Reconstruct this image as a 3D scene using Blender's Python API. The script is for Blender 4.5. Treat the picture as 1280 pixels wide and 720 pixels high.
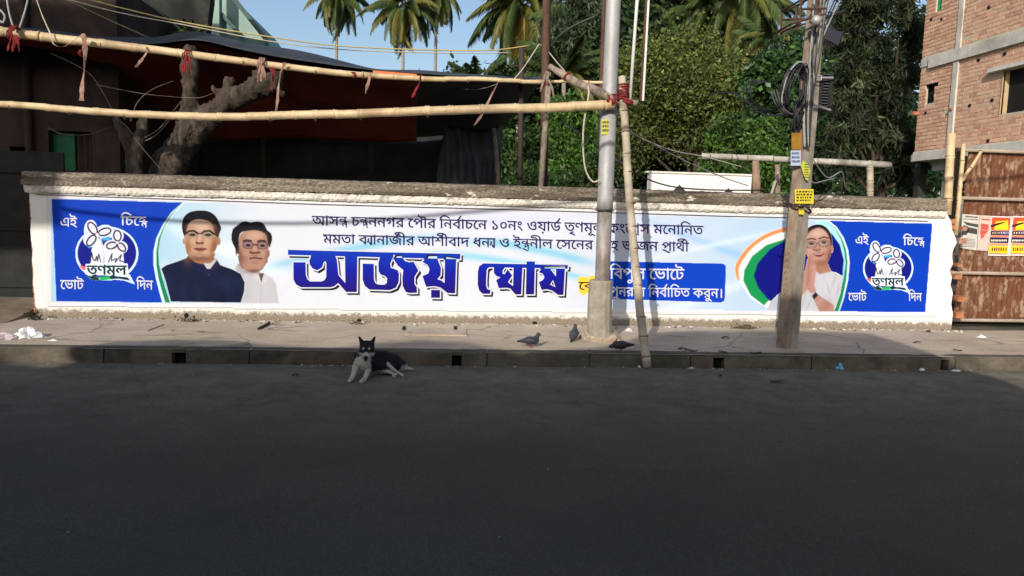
import bpy, math, random, json
import numpy as np
from mathutils import Vector, Matrix
from mathutils.geometry import delaunay_2d_cdt
random.seed(7); RNG = np.random.default_rng(7)
scene = bpy.context.scene
for o in list(bpy.data.objects): bpy.data.objects.remove(o)
COL = scene.collection

# ---------------------------------------------------------------- camera
F_PX = 950.0
CAM = np.array([0.0, -10.4535, 1.62])
def cam_axes(yaw, pitch, roll):
    cy, sy, cp, sp, cr, sr = math.cos(yaw), math.sin(yaw), math.cos(pitch), math.sin(pitch), math.cos(roll), math.sin(roll)
    Fw = np.array([sy*cp, cy*cp, sp]); Rt = np.array([cy, -sy, 0.0]); Up = np.cross(Rt, Fw)
    return Rt*cr + Up*sr, -Rt*sr + Up*cr, Fw
CR, CU, CF = cam_axes(0.0919, -0.1063, 0.0279)
cd = bpy.data.cameras.new('camera'); cam = bpy.data.objects.new('camera', cd); COL.objects.link(cam)
cd.sensor_width = 36.0; cd.lens = 36.0*F_PX/1280.0; cd.clip_start = 0.05; cd.clip_end = 3000
cam.matrix_world = Matrix(((CR[0], CU[0], -CF[0], CAM[0]), (CR[1], CU[1], -CF[1], CAM[1]), (CR[2], CU[2], -CF[2], CAM[2]), (0, 0, 0, 1)))
scene.camera = cam
def ray(px, py): return CF + CR*(px-640)/F_PX + CU*(360-py)/F_PX
def ay(px, py, y): d = ray(px, py); return CAM + d*((y-CAM[1])/d[1])     # the point of the plane y = const seen at a pixel of the photo
def az(px, py, z=0.0): d = ray(px, py); return CAM + d*((z-CAM[2])/d[2])
def ax(px, py, x): d = ray(px, py); return CAM + d*((x-CAM[0])/d[0])
def pix(P):
    d = np.asarray(P, float)-CAM; z = d @ CF
    return np.stack([640+F_PX*(d @ CR)/z, 360-F_PX*(d @ CU)/z], -1)

# ---------------------------------------------------------------- light
SUN_EL, SUN_AZ = math.radians(24.0), math.radians(23.3)       # light travels towards +y, a little to +x
SD = np.array([math.sin(SUN_AZ)*math.cos(SUN_EL), math.cos(SUN_AZ)*math.cos(SUN_EL), -math.sin(SUN_EL)])
sl = bpy.data.lights.new('sun', 'SUN'); so = bpy.data.objects.new('sun', sl); COL.objects.link(so)
sl.energy = 3.3; sl.angle = math.radians(0.5); sl.color = (1.0, 0.93, 0.82)
so.rotation_euler = Vector(SD).to_track_quat('-Z', 'Y').to_euler(); so.location = (-6, -20, 14)
world = bpy.data.worlds.new('World'); scene.world = world; world.use_nodes = True
wn = world.node_tree.nodes; wl = world.node_tree.links
sky = wn.new('ShaderNodeTexSky'); sky.sky_type = 'NISHITA'; sky.sun_disc = False
sky.sun_elevation = SUN_EL; sky.sun_rotation = math.pi + SUN_AZ; sky.altitude = 10; sky.air_density = 1.0; sky.dust_density = 2.2; sky.ozone_density = 1.5
wl.new(sky.outputs[0], wn['Background'].inputs[0]); wn['Background'].inputs[1].default_value = 0.12
scene.view_settings.view_transform = 'Standard'; scene.view_settings.look = 'None'; scene.view_settings.exposure = 0.33; scene.view_settings.gamma = 1.0

# ---------------------------------------------------------------- materials
def lin(c):
    c = [x/255.0 for x in c]
    return tuple(x/12.92 if x <= 0.04045 else ((x+0.055)/1.055)**2.4 for x in c)
class NT:
    def __init__(s, name):
        s.m = bpy.data.materials.new(name); s.m.use_nodes = True; s.t = s.m.node_tree; s.b = s.t.nodes['Principled BSDF']
    def n(s, typ, **kw):
        x = s.t.nodes.new(typ)
        for k, v in kw.items():
            if k.startswith('i_'): x.inputs[int(k[2:]) if k[2:].isdigit() else k[2:]].default_value = v
            else: setattr(x, k, v)
        return x
    def l(s, a, b): s.t.links.new(a, b)
    def coord(s, kind='Object', scale=(1, 1, 1)):
        c = s.n('ShaderNodeNewGeometry').outputs['Position'] if kind == 'World' else s.n('ShaderNodeTexCoord').outputs[kind]
        if tuple(scale) == (1, 1, 1): return c
        mp = s.n('ShaderNodeMapping'); s.l(c, mp.inputs[0]); mp.inputs['Scale'].default_value = scale
        return mp.outputs[0]
    def noise(s, c, scale, detail=5, rough=.6, dist=0.0):
        x = s.n('ShaderNodeTexNoise'); s.l(c, x.inputs['Vector']); x.inputs['Scale'].default_value = scale
        x.inputs['Detail'].default_value = detail; x.inputs['Roughness'].default_value = rough; x.inputs['Distortion'].default_value = dist
        return x.outputs['Fac']
    def ramp(s, f, stops, interp='LINEAR'):
        r = s.n('ShaderNodeValToRGB'); s.l(f, r.inputs[0]); e = r.color_ramp.elements; r.color_ramp.interpolation = interp
        while len(e) < len(stops): e.new(0.5)
        for k, (p, c) in enumerate(stops):
            e[k].position = p; e[k].color = (*c, 1) if len(c) == 3 else c
        return r.outputs[0]
    def fr(s, f, a, b):    # float ramp a..b -> 0..1
        r = s.n('ShaderNodeMapRange'); s.l(f, r.inputs[0]); r.inputs[1].default_value = a; r.inputs[2].default_value = b
        return r.outputs[0]
    def mix(s, f, a, b, typ='MIX'):
        x = s.n('ShaderNodeMix', data_type='RGBA', blend_type=typ)
        for sock, v in ((x.inputs[0], f), (x.inputs[6], a), (x.inputs[7], b)):
            if isinstance(v, (int, float)): sock.default_value = v
            elif isinstance(v, (tuple, list)): sock.default_value = (*v, 1) if len(v) == 3 else v
            else: s.l(v, sock)
        return x.outputs[2]
    def math(s, op, a, b=0.0):
        x = s.n('ShaderNodeMath', operation=op)
        for sock, v in ((x.inputs[0], a), (x.inputs[1], b)):
            if isinstance(v, (int, float)): sock.default_value = v
            else: s.l(v, sock)
        return x.outputs[0]
    def bump(s, h, strength=.3, dist=.01, normal=None):
        b = s.n('ShaderNodeBump'); b.inputs['Strength'].default_value = strength; b.inputs['Distance'].default_value = dist
        s.l(h, b.inputs['Height'])
        if normal is not None: s.l(normal, b.inputs['Normal'])
        s.l(b.outputs[0], s.b.inputs['Normal']); return b.outputs[0]
    def out(s, color=None, rough=.8, metal=0.0, spec=.3):
        if color is not None:
            if isinstance(color, (tuple, list)): s.b.inputs['Base Color'].default_value = (*color, 1)
            else: s.l(color, s.b.inputs['Base Color'])
        if isinstance(rough, (int, float)): s.b.inputs['Roughness'].default_value = rough
        else: s.l(rough, s.b.inputs['Roughness'])
        s.b.inputs['Metallic'].default_value = metal; s.b.inputs['Specular IOR Level'].default_value = spec
        return s.m
MATS = {}
def noisy(name, c1, c2, scale=6.0, rough=.85, bump=.3, bdist=.006, sc=(1, 1, 1), metal=0.0, c3=None, coord='Object', fine=60.0, lo=.35, hi=.65, spec=.25):
    if name in MATS: return MATS[name]
    t = NT(name); c = t.coord(coord, sc); a = t.noise(c, scale, 6, .65); b = t.noise(c, fine, 3, .6)
    col = t.ramp(a, [(lo, c1), (hi, c2)])
    if c3 is not None: col = t.mix(t.fr(t.noise(c, scale*.37, 4, .6, .6), .52, .68), col, c3)
    col = t.mix(.25, col, t.ramp(b, [(.3, (0.35,)*3), (.7, (1.0,)*3)]), 'MULTIPLY')
    if bump: t.bump(t.math('ADD', a, t.math('MULTIPLY', b, .5)), bump, bdist)
    MATS[name] = t.out(col, rough, metal, spec); return MATS[name]
def plain(name, c, rough=.6, metal=0.0, spec=.3):
    if name not in MATS: MATS[name] = NT(name).out(c, rough, metal, spec)
    return MATS[name]

# ---------------------------------------------------------------- mesh helpers
WL = {}                                  # world location of each root / part
class MB:
    """collects shapes; build() links them as one mesh whose origin is the bottom centre of its bounds"""
    def __init__(s): s.v = []; s.f = []; s.mi = []
    def add(s, v, f, m=0):
        k = len(s.v); s.v += [tuple(map(float, p)) for p in v]; s.f += [tuple(i+k for i in q) for q in f]; s.mi += [m]*len(f); return s
    def box(s, lo, hi, rz=0.0, m=0, jit=0.0):
        lo = np.array(lo, float); hi = np.array(hi, float); c = (lo+hi)/2
        V = np.array([(x, y, z) for z in (lo[2], hi[2]) for y in (lo[1], hi[1]) for x in (lo[0], hi[0])])
        if jit: V = V + RNG.uniform(-jit, jit, V.shape)
        if rz:
            d = V-c; V = c + np.stack([d[:, 0]*math.cos(rz)-d[:, 1]*math.sin(rz), d[:, 0]*math.sin(rz)+d[:, 1]*math.cos(rz), d[:, 2]], 1)
        return s.add(V, [(0, 2, 3, 1), (4, 5, 7, 6), (0, 1, 5, 4), (2, 6, 7, 3), (0, 4, 6, 2), (1, 3, 7, 5)], m)
    def tube(s, pts, r, n=10, cap=True, m=0, rings=None):
        P = [np.array(p, float) for p in pts]; R = r if hasattr(r, '__len__') else [r]*len(P)
        t0 = P[1]-P[0]; up = np.array([0, 0, 1.0]) if abs(t0[2]) < .9*np.linalg.norm(t0) else np.array([0, 1.0, 0])
        V = []; a = None
        for i, p in enumerate(P):
            t = P[min(i+1, len(P)-1)]-P[max(i-1, 0)]; t = t/(np.linalg.norm(t)+1e-9)
            if a is None: a = np.cross(up, t)
            a = a - t*(a @ t); a = a/(np.linalg.norm(a)+1e-9); b = np.cross(t, a)
            for j in range(n):
                w = 2*math.pi*j/n; V.append(p+(a*math.cos(w)+b*math.sin(w))*R[i])
        Fc = [(i*n+j, i*n+(j+1) % n, (i+1)*n+(j+1) % n, (i+1)*n+j) for i in range(len(P)-1) for j in range(n)]
        if cap: Fc += [tuple(range(n))[::-1], tuple((len(P)-1)*n+j for j in range(n))]
        return s.add(V, Fc, m)
    def prism(s, poly, axis, a, b, m=0):     # polygon given in the two other axes, extruded along axis from a to b
        def P(u, v, w): return {'x': (w, u, v), 'y': (u, w, v), 'z': (u, v, w)}[axis]
        n = len(poly); V = [P(u, v, a) for u, v in poly]+[P(u, v, b) for u, v in poly]
        return s.add(V, [tuple(range(n)), tuple(range(2*n-1, n-1, -1))]+[(i, (i+1) % n, n+(i+1) % n, n+i) for i in range(n)], m)
    def quad(s, a, b, c, d, m=0): return s.add([a, b, c, d], [(0, 1, 2, 3)], m)
    def build(s, name, mats, parent=None, smooth=False, recentre=True, bevel=0.0, cols=None, fcols=None):
        me = bpy.data.meshes.new(name)
        V = np.array(s.v, float); lo = V.min(0); hi = V.max(0)
        org = np.array([(lo[0]+hi[0])/2, (lo[1]+hi[1])/2, lo[2]]) if recentre else np.zeros(3)
        me.from_pydata((V-org).tolist(), [], s.f)
        mats = mats if isinstance(mats, (list, tuple)) else [mats]
        for m in mats: me.materials.append(m)
        if len(mats) > 1: me.polygons.foreach_set('material_index', s.mi)
        if smooth: me.polygons.foreach_set('use_smooth', [True]*len(me.polygons))
        if cols is not None:
            at = me.color_attributes.new('tint', 'FLOAT_COLOR', 'POINT'); C4 = np.ones((len(V), 4)); C4[:, :cols.shape[1]] = cols; at.data.foreach_set('color', C4.ravel())
        fix_normals(me)
        o = bpy.data.objects.new(name, me); COL.objects.link(o)
        place(o, org, parent)
        if bevel:
            b = o.modifiers.new('bevel', 'BEVEL'); b.width = bevel; b.segments = 2; b.limit_method = 'ANGLE'
        return o
def fix_normals(me):
    import bmesh
    if len(me.polygons) > 60000: return
    bm = bmesh.new(); bm.from_mesh(me); bmesh.ops.recalc_face_normals(bm, faces=bm.faces); bm.to_mesh(me); bm.free()
def place(o, org, parent):
    WL[o.name] = np.array(org, float)
    if parent is not None:
        o.parent = parent; o.location = Vector(WL[o.name]-WL[parent.name])
    else: o.location = Vector(org)
def np_mesh(name, V, Q, mats, parent=None, smooth=False, cols=None, org=None):
    V = np.asarray(V, float); Q = np.asarray(Q); lo = V.min(0); hi = V.max(0)
    if org is None: org = np.array([(lo[0]+hi[0])/2, (lo[1]+hi[1])/2, lo[2]])
    me = bpy.data.meshes.new(name); k = Q.shape[1]
    me.vertices.add(len(V)); me.vertices.foreach_set('co', (V-org).ravel())
    me.loops.add(Q.size); me.loops.foreach_set('vertex_index', Q.ravel().astype(np.int32))
    me.polygons.add(len(Q)); me.polygons.foreach_set('loop_start', np.arange(0, Q.size, k, dtype=np.int32)); me.polygons.foreach_set('loop_total', np.full(len(Q), k, dtype=np.int32))
    me.polygons.foreach_set('use_smooth', np.full(len(Q), smooth))
    for m in (mats if isinstance(mats, (list, tuple)) else [mats]): me.materials.append(m)
    if cols is not None:
        at = me.color_attributes.new('tint', 'FLOAT_COLOR', 'POINT'); C4 = np.ones((len(V), 4)); C4[:, :cols.shape[1]] = cols; at.data.foreach_set('color', C4.ravel().astype(np.float32))
    me.update(calc_edges=True)
    o = bpy.data.objects.new(name, me); COL.objects.link(o); place(o, org, parent); return o
def empty(name, loc, label=None, cat=None, group=None):
    o = bpy.data.objects.new(name, None); COL.objects.link(o); o.empty_display_size = .2; place(o, np.array(loc, float), None)
    if label: tag(o, label, cat, group)
    return o
def tag(o, label=None, cat=None, group=None, kind=None):
    if label: o['label'] = label
    if cat: o['category'] = cat
    if group: o['group'] = group
    if kind: o['kind'] = kind
    return o
def lerp(a, b, t): return a+(b-a)*t
def cat_rom(pts, n=6):
    P = [np.array(p, float) for p in pts]; P = [2*P[0]-P[1]]+P+[2*P[-1]-P[-2]]; out = []
    for i in range(1, len(P)-2):
        for j in range(n):
            t = j/n; a, b, c, d = P[i-1:i+3]
            out.append(.5*((2*b)+(c-a)*t+(2*a-5*b+4*c-d)*t*t+(3*b-a-3*c+d)*t**3))
    out.append(P[-2]); return out

# smooth union of round cones, meshed by surface nets: one continuous skin
def sdf_cones(P, prims, k):
    D = None; W = []
    for (a, b, ra, rb) in prims:
        a = np.array(a, float); b = np.array(b, float); ab = b-a; t = np.clip(((P-a) @ ab)/(ab @ ab+1e-12), 0, 1)
        d = np.linalg.norm(P-a-t[..., None]*ab, axis=-1)-(ra+(rb-ra)*t)
        if D is None: D = d
        else:
            h = np.clip(.5+.5*(D-d)/k, 0, 1); D = D*(1-h)+d*h-k*h*(1-h)
    return D
def surface_nets(prims, h, k, noise=None):
    A = np.array([p for q in prims for p in (q[0], q[1])], float); R = max(max(q[2], q[3]) for q in prims)
    lo = A.min(0)-R-3*h; hi = A.max(0)+R+3*h; n = np.ceil((hi-lo)/h).astype(int)+1
    g = np.stack(np.meshgrid(*[lo[i]+h*np.arange(n[i]) for i in range(3)], indexing='ij'), -1)
    Fd = sdf_cones(g, prims, k)
    if noise: Fd = Fd+noise(g)
    S = Fd < 0; c = S[:-1, :-1, :-1]; allin = c.copy(); anyin = c.copy()
    for dx in (0, 1):
        for dy in (0, 1):
            for dz in (0, 1):
                q = S[dx:n[0]-1+dx, dy:n[1]-1+dy, dz:n[2]-1+dz]; allin &= q; anyin |= q
    act = anyin & ~allin; idx = -np.ones(act.shape, int); ii = np.argwhere(act); idx[act] = np.arange(len(ii))
    acc = np.zeros((len(ii), 3)); cnt = np.zeros(len(ii))
    cor = [(a, b, c_) for a in (0, 1) for b in (0, 1) for c_ in (0, 1)]
    for p in cor:
        for ax_ in range(3):
            if p[ax_]: continue
            q = list(p); q[ax_] = 1; a = ii+np.array(p); b = ii+np.array(q)
            fa = Fd[a[:, 0], a[:, 1], a[:, 2]]; fb = Fd[b[:, 0], b[:, 1], b[:, 2]]; m = (fa < 0) != (fb < 0)
            t = np.where(m, fa/(fa-fb+1e-12), 0); acc += np.where(m[:, None], a+t[:, None]*(np.array(q)-np.array(p)), 0); cnt += m
    V = lo+h*acc/cnt[:, None]; Q = []
    for ax_ in range(3):
        u, w = (ax_+1) % 3, (ax_+2) % 3
        a = S.take(range(0, n[ax_]-1), ax_); b = S.take(range(1, n[ax_]), ax_); e = np.argwhere(a != b)
        e = e[(e[:, u] > 0) & (e[:, w] > 0) & (e[:, u] < n[u]-1) & (e[:, w] < n[w]-1)]
        du = np.eye(3, dtype=int)[u]; dw = np.eye(3, dtype=int)[w]
        q = np.stack([idx[tuple((e-du-dw).T)], idx[tuple((e-dw).T)], idx[tuple(e.T)], idx[tuple((e-du).T)]], 1)
        ins = S[tuple(e.T)]; q[~ins] = q[~ins][:, ::-1]; Q.append(q)
    return V, np.concatenate(Q)
def seg_of(V, prims):
    D = []
    for (a, b, ra, rb) in prims:
        a = np.array(a, float); b = np.array(b, float); ab = b-a; t = np.clip(((V-a) @ ab)/(ab @ ab+1e-12), 0, 1)
        D.append(np.linalg.norm(V-a-t[:, None]*ab, axis=1)-(ra+(rb-ra)*t))
    return np.argmin(np.array(D), 0)

def tint_mat(name, rough=.7, spec=.3, bump=0.0, transl=0.0, mul=1.0):
    t = NT(name); a = t.n('ShaderNodeVertexColor', layer_name='tint'); c = a.outputs[0]
    if mul != 1.0: c = t.mix(1.0, c, (mul,)*3, 'MULTIPLY')
    if bump: t.bump(t.noise(t.coord('Object'), 90, 3), bump, .004)
    m = t.out(c, rough, 0, spec)
    if transl:
        tr = t.n('ShaderNodeBsdfTranslucent'); t.l(c, tr.inputs[0]); mx = t.n('ShaderNodeMixShader', i_0=transl)
        t.l(t.b.outputs[0], mx.inputs[1]); t.l(tr.outputs[0], mx.inputs[2]); t.l(mx.outputs[0], t.t.nodes['Material Output'].inputs[0])
    return m

# ================================================================ SETTING
def asphalt():
    t = NT('asphalt'); c = t.coord('World'); a = t.noise(c, .5, 4); b = t.noise(c, 160, 2, .7); d = t.noise(c, 3, 5, .65)
    st = t.noise(t.coord('World', (.7, 1.6, 1)), .9, 6, .62)
    col = t.ramp(a, [(.3, (.068, .060, .041)), (.7, (.092, .081, .056))]); col = t.mix(t.math('MULTIPLY', t.fr(st, .48, .75), .55), col, (.105, .088, .066))
    y = t.n('ShaderNodeSeparateXYZ'); t.l(c, y.inputs[0])
    dust = t.math('MULTIPLY', t.fr(y.outputs[1], -5.2, -2.2), t.fr(d, .25, .75)); col = t.mix(dust, col, (.25, .225, .175))
    col = t.mix(.75, col, t.ramp(t.noise(c, 75, 3, .8), [(.32, (.35,)*3), (.68, (1.4,)*3)]), 'MULTIPLY'); vo = t.n('ShaderNodeTexVoronoi', feature='DISTANCE_TO_EDGE', i_Scale=.45); wv = t.mix(.12, c, t.n('ShaderNodeTexNoise', i_Scale=2.5).outputs['Color'], 'ADD'); t.l(wv, vo.inputs['Vector']); ck = t.math('MULTIPLY', t.fr(vo.outputs['Distance'], .006, .0), t.fr(a, .45, .55)); col = t.mix(t.math('MULTIPLY', ck, .22), col, (.02, .018, .015)); t.bump(t.math('ADD', b, d), .8, .006)
    return t.out(col, .85, 0, .3)
def dusty():
    t = NT('dusty_concrete'); c = t.coord('World'); a = t.noise(c, 1.1, 6, .62); b = t.noise(c, 45, 4, .7); d = t.noise(t.coord('World', (.5, 1.6, 1)), 2.5, 6, .7)
    col = t.ramp(a, [(.3, (.42, .335, .245)), (.68, (.60, .50, .385))]); col = t.mix(t.fr(d, .55, .75), col, (.21, .18, .15))
    col = t.mix(t.fr(t.noise(c, 9, 3), .64, .7), col, (.5, .46, .41))
    y = t.n('ShaderNodeSeparateXYZ'); t.l(c, y.inputs[0])
    wall_dust = t.math('MULTIPLY', t.fr(y.outputs[1], -.7, -.05), t.fr(t.noise(c, 6, 5), .42, .6)); col = t.mix(wall_dust, col, (.5, .44, .36))
    vo = t.n('ShaderNodeTexVoronoi', feature='DISTANCE_TO_EDGE', i_Scale=.7); wv = t.mix(.25, c, t.n('ShaderNodeTexNoise', i_Scale=3).outputs['Color'], 'ADD'); t.l(wv, vo.inputs['Vector']); ck = t.math('MULTIPLY', t.fr(vo.outputs['Distance'], .012, .0), t.fr(a, .42, .56)); col = t.mix(t.math('MULTIPLY', ck, .75), col, (.08, .06, .045)); sp = t.noise(c, 22, 4, .8); col = t.mix(t.math('MULTIPLY', t.fr(sp, .62, .68), .6), col, (.13, .10, .075)); col = t.mix(.55, col, t.ramp(b, [(.3, (.45,)*3), (.7, (1.2,)*3)]), 'MULTIPLY'); t.bump(t.math('ADD', a, t.math('MULTIPLY', b, .6)), .55, .012)
    return t.out(col, .92, 0, .15)
M_ASPH, M_DUST = asphalt(), dusty()
M_CONC = noisy('old_concrete', (.20, .18, .15), (.36, .33, .28), 5, .9, .5, .006, c3=(.14, .125, .10))
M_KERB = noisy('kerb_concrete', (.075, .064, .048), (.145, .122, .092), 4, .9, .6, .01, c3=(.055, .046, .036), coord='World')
M_EARTH = noisy('earth', (.10, .085, .06), (.2, .165, .12), 2, .95, .5, .02, c3=(.07, .08, .04))
M_BLACK = plain('deep_black', (.008, .008, .009), .9)
def sheet(name, x0, x1, y0, y1, z, m, nx=1, ny=1, amp=0.0):
    xs = np.linspace(x0, x1, nx+1); ys = np.linspace(y0, y1, ny+1); X, Y = np.meshgrid(xs, ys)
    Z = np.full_like(X, z)
    if amp: Z = Z+amp*(np.sin(X*3.1+Y*2)*.5+np.sin(X*1.3-Y*5+1)*.5)+RNG.normal(0, amp*.25, X.shape); 
    V = np.stack([X, Y, Z], -1).reshape(-1, 3); i = np.arange(ny)[:, None]*(nx+1)+np.arange(nx)
    return np_mesh(name, V, np.stack([i, i+1, i+nx+2, i+nx+1], -1).reshape(-1, 4), m, smooth=bool(amp))
tag(sheet('ground', -1500, 1500, -1500, 1500, -.25, M_EARTH), kind='structure')
tag(sheet('road', -70, 70, -9.6, -2.155, -.15, M_ASPH, 200, 20, .003), kind='structure')
KY = -2.13
tag(sheet('pavement', -14, 60, KY-.0, -.02, 0.0, M_DUST, 300, 14, .004), kind='structure')
tag(sheet('yard', -60, 60, -.02, 50, -.012, M_EARTH, 60, 40, .01), kind='structure')
tag(sheet('far_pavement', -70, 70, -12.4, -9.6, -.02, M_DUST), kind='structure')
# kerb: cast stones with open drain holes
kerb = empty('kerb', (0, KY-.07, -.16)); tag(kerb, kind='structure')
holes = [(az(222, 447, -.08)[0], .075), (az(571, 450, -.08)[0], .055), (az(905, 456, -.08)[0], .065), (az(1193, 459, -.08)[0], .05)]
x = -13.0; k = 0
edges = []
while x < 22:
    w = random.uniform(1.1, 1.9); edges.append((x, x+w)); x += w
for (a, b) in edges:
    cuts = [h for h in holes if a+.12 < h[0] < b-.12]; segs = []; s0 = a+.006
    for h in cuts: segs.append((s0, h[0]-h[1])); s0 = h[0]+h[1]
    segs.append((s0, b-.006)); mb = MB(); dz = random.uniform(-.006, .004); dy = random.uniform(-.008, .008)
    for (p, q) in segs:
        n = max(2, int((q-p)/.12)); xs = np.linspace(p, q, n+1); V = []; Fc = []
        for i, xx in enumerate(xs):
            j = RNG.normal(0, .004, 6)
            V += [(xx, KY-.012+dy+j[0], -.17), (xx, KY-.006+dy+j[1], -.07), (xx, KY+dy+j[2], -.022+dz), (xx, KY+.022+dy+j[3], .007+dz), (xx, KY+.15+j[4]*2, .009+dz), (xx, KY+.17, -.17)]
        for i in range(n): Fc += [(i*6+j, i*6+(j+1) % 6, i*6+6+(j+1) % 6, i*6+6+j) for j in range(6)]
        Fc += [tuple(range(6)), tuple(n*6+j for j in range(6))[::-1]]; mb.add(V, Fc)
    for h in cuts:
        mb.box((h[0]-h[1], KY+.005+dy, -.035), (h[0]+h[1], KY+.15, .006+dz)); mb.box((h[0]-h[1], KY+.10, -.17), (h[0]+h[1], KY+.14, -.036), m=1)
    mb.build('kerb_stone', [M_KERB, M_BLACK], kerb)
# rubble and dust against the kerb foot and along the wall foot
def rubble(name, n, fx, fy, fz, s0, s1, m, cols):
    V = []; Q = []; C = []
    base = np.array([(-1, -1, 0), (1, -1, 0), (1, 1, 0), (-1, 1, 0), (-.6, -.5, 1), (.7, -.6, .8), (.5, .6, 1.1), (-.6, .5, .7)], float)
    fq = np.array([(0, 1, 5, 4), (1, 2, 6, 5), (2, 3, 7, 6), (3, 0, 4, 7), (4, 5, 6, 7)])
    for i in range(n):
        s = s0+(s1-s0)*random.random()**3; a = random.random()*6.28; b = base*RNG.uniform(.6, 1.2, (8, 3))*s*np.array([1, 1, .8])
        b = np.stack([b[:, 0]*math.cos(a)-b[:, 1]*math.sin(a), b[:, 0]*math.sin(a)+b[:, 1]*math.cos(a), b[:, 2]], 1)
        V.append(b+np.array([fx(), fy(), fz()])); Q.append(fq+8*i); C.append(np.tile(np.array(random.choice(cols))*random.uniform(.7, 1.15), (8, 1)))
    return tag(np_mesh(name, np.concatenate(V), np.concatenate(Q), m, cols=np.concatenate(C)), kind='stuff')
M_RUB = tint_mat('rubble_mix', .95, .1)
dustc = [(.40, .35, .28), (.55, .5, .42), (.25, .2, .16), (.62, .58, .52), (.12, .1, .09)]
tag(rubble('wall_foot_rubble', 1500, lambda: random.uniform(-5.3, 7.6), lambda: -.04-abs(random.gauss(0, .09)), lambda: -.002, .004, .022, M_RUB, dustc), 'crumbled plaster and grit lying along the foot of the painted wall', 'rubble')
tag(rubble('kerb_foot_litter', 320, lambda: random.uniform(-6, 8), lambda: KY-.03-abs(random.gauss(0, .04)), lambda: -.152, .004, .013, M_RUB, dustc), 'fine grit and crumbs gathered along the foot of the kerb', 'grit')
tag(rubble('road_grit', 260, lambda: random.uniform(-7, 9), lambda: random.uniform(-8, -2.4), lambda: -.152, .002, .008, M_RUB, [(.15, .14, .12), (.3, .28, .25), (.06, .06, .05)]), 'loose specks of grit scattered on the shaded asphalt', 'grit')
# access slab let into the pavement
sb = MB(); p0 = az(506, 419); p1 = az(572, 406)
sb.box((p0[0], p0[1], -.02), (p1[0]+.1, p0[1]+.5, .013), jit=.003); tag(sb.build('pavement_slab', M_DUST, bevel=.004), kind='structure')
for a in ((505, 411), (569, 411)):
    p = az(*a); g = MB(); g.box((p[0]-.02, p[1]-.14, .0135), (p[0]+.02, p[1]+.1, .021)); tag(g.build('lifting_slot', M_BLACK), 'dark slot in the pavement slab, %s of the dog' % ('straight above' if a[0] < 540 else 'to the right'), 'slot')

# ---------------------------------------------------------------- boundary wall
def plaster():
    t = NT('whitewash'); c = t.coord('World'); y = t.n('ShaderNodeSeparateXYZ'); t.l(c, y.inputs[0]); z = y.outputs[2]
    n1 = t.noise(c, 2.2, 5, .6); n2 = t.noise(c, 14, 6, .7); n3 = t.noise(c, 55, 4, .7)
    col = t.ramp(n1, [(.3, (.73, .71, .655)), (.7, (.80, .785, .74))])
    edge = t.math('ADD', z, t.math('MULTIPLY', t.math('SUBTRACT', n2, .5), -.22)); edge = t.math('ADD', edge, t.math('MULTIPLY', t.math('SUBTRACT', n3, .5), -.12))
    g = t.fr(edge, .125, .075); col = t.mix(t.math('MULTIPLY', g, .95), col, t.ramp(n3, [(.3, (.075, .058, .042)), (.66, (.36, .29, .21))]))
    col = t.mix(t.math('MULTIPLY', t.fr(n2, .6, .72), .25), col, (.5, .44, .36)); t.bump(t.math('MULTIPLY', t.math('ADD', n2, n3), t.math('ADD', t.math('MULTIPLY', g, 2.0), .35)), .4, .01)
    return t.out(col, .9, 0, .15)
def coping_mat():
    t = NT('weathered_coping'); c = t.coord('World', (1, 1, 2.2)); n1 = t.noise(c, 3.2, 6, .7, .5); n2 = t.noise(c, 24, 5, .75); n3 = t.noise(t.coord('World', (.35, 1, 3)), 3, 5, .65)
    col = t.ramp(n2, [(.34, (.09, .074, .055)), (.5, (.23, .195, .15)), (.66, (.42, .365, .29))]); col = t.mix(t.math('MULTIPLY', t.fr(n3, .45, .58), .8), col, (.095, .076, .055))
    col = t.mix(t.fr(n1, .60, .64), col, (.66, .61, .52)); t.bump(t.math('ADD', n1, n2), .8, .015)
    return t.out(col, .95, 0, .1)
def drip_mat():
    t = NT('rough_white_render'); c = t.coord('World'); n2 = t.noise(c, 38, 5, .75); n1 = t.noise(c, 5, 4, .6)
    col = t.ramp(n2, [(.34, (.34, .29, .23)), (.46, (.76, .71, .63)), (.7, (.86, .83, .77))]); col = t.mix(t.fr(n1, .56, .68), col, (.45, .41, .36)); t.bump(n2, .7, .018)
    return t.out(col, .95, 0, .1)
wall = empty('boundary_wall', (1.1, .12, 0), 'long low whitewashed compound wall behind the pavement, carrying the blue and white banner', 'wall')
wb = MB()
def wy(px, py): p = ay(px, py, 0.0); return (p[0], p[2])
right_edge = [wy(a, b) for a, b in ((1180, 258), (1184, 268), (1189, 277), (1190, 287), (1194, 296), (1196, 303), (1192, 311), (1190, 318), (1191, 330), (1187, 338), (1190, 347), (1188, 356), (1191, 366), (1189, 380), (1191, 392), (1190, 402))]
left_edge = [wy(a, b) for a, b in ((46, 392), (44, 380), (43, 366), (41, 352), (42, 340), (40, 326), (41, 312), (39, 300), (38, 288), (39, 274), (38, 262), (37, 250))]
ztop = 1.66
outline = [(right_edge[0][0], ztop)]+right_edge+[(right_edge[-1][0]+.0, -.02), (left_edge[0][0], -.02)]+left_edge+[(left_edge[-1][0], ztop)]
wb.prism([(x, z) for x, z in outline], 'y', 0.0, .25, 0); wob = wb.build('plaster', plaster(), wall)
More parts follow.
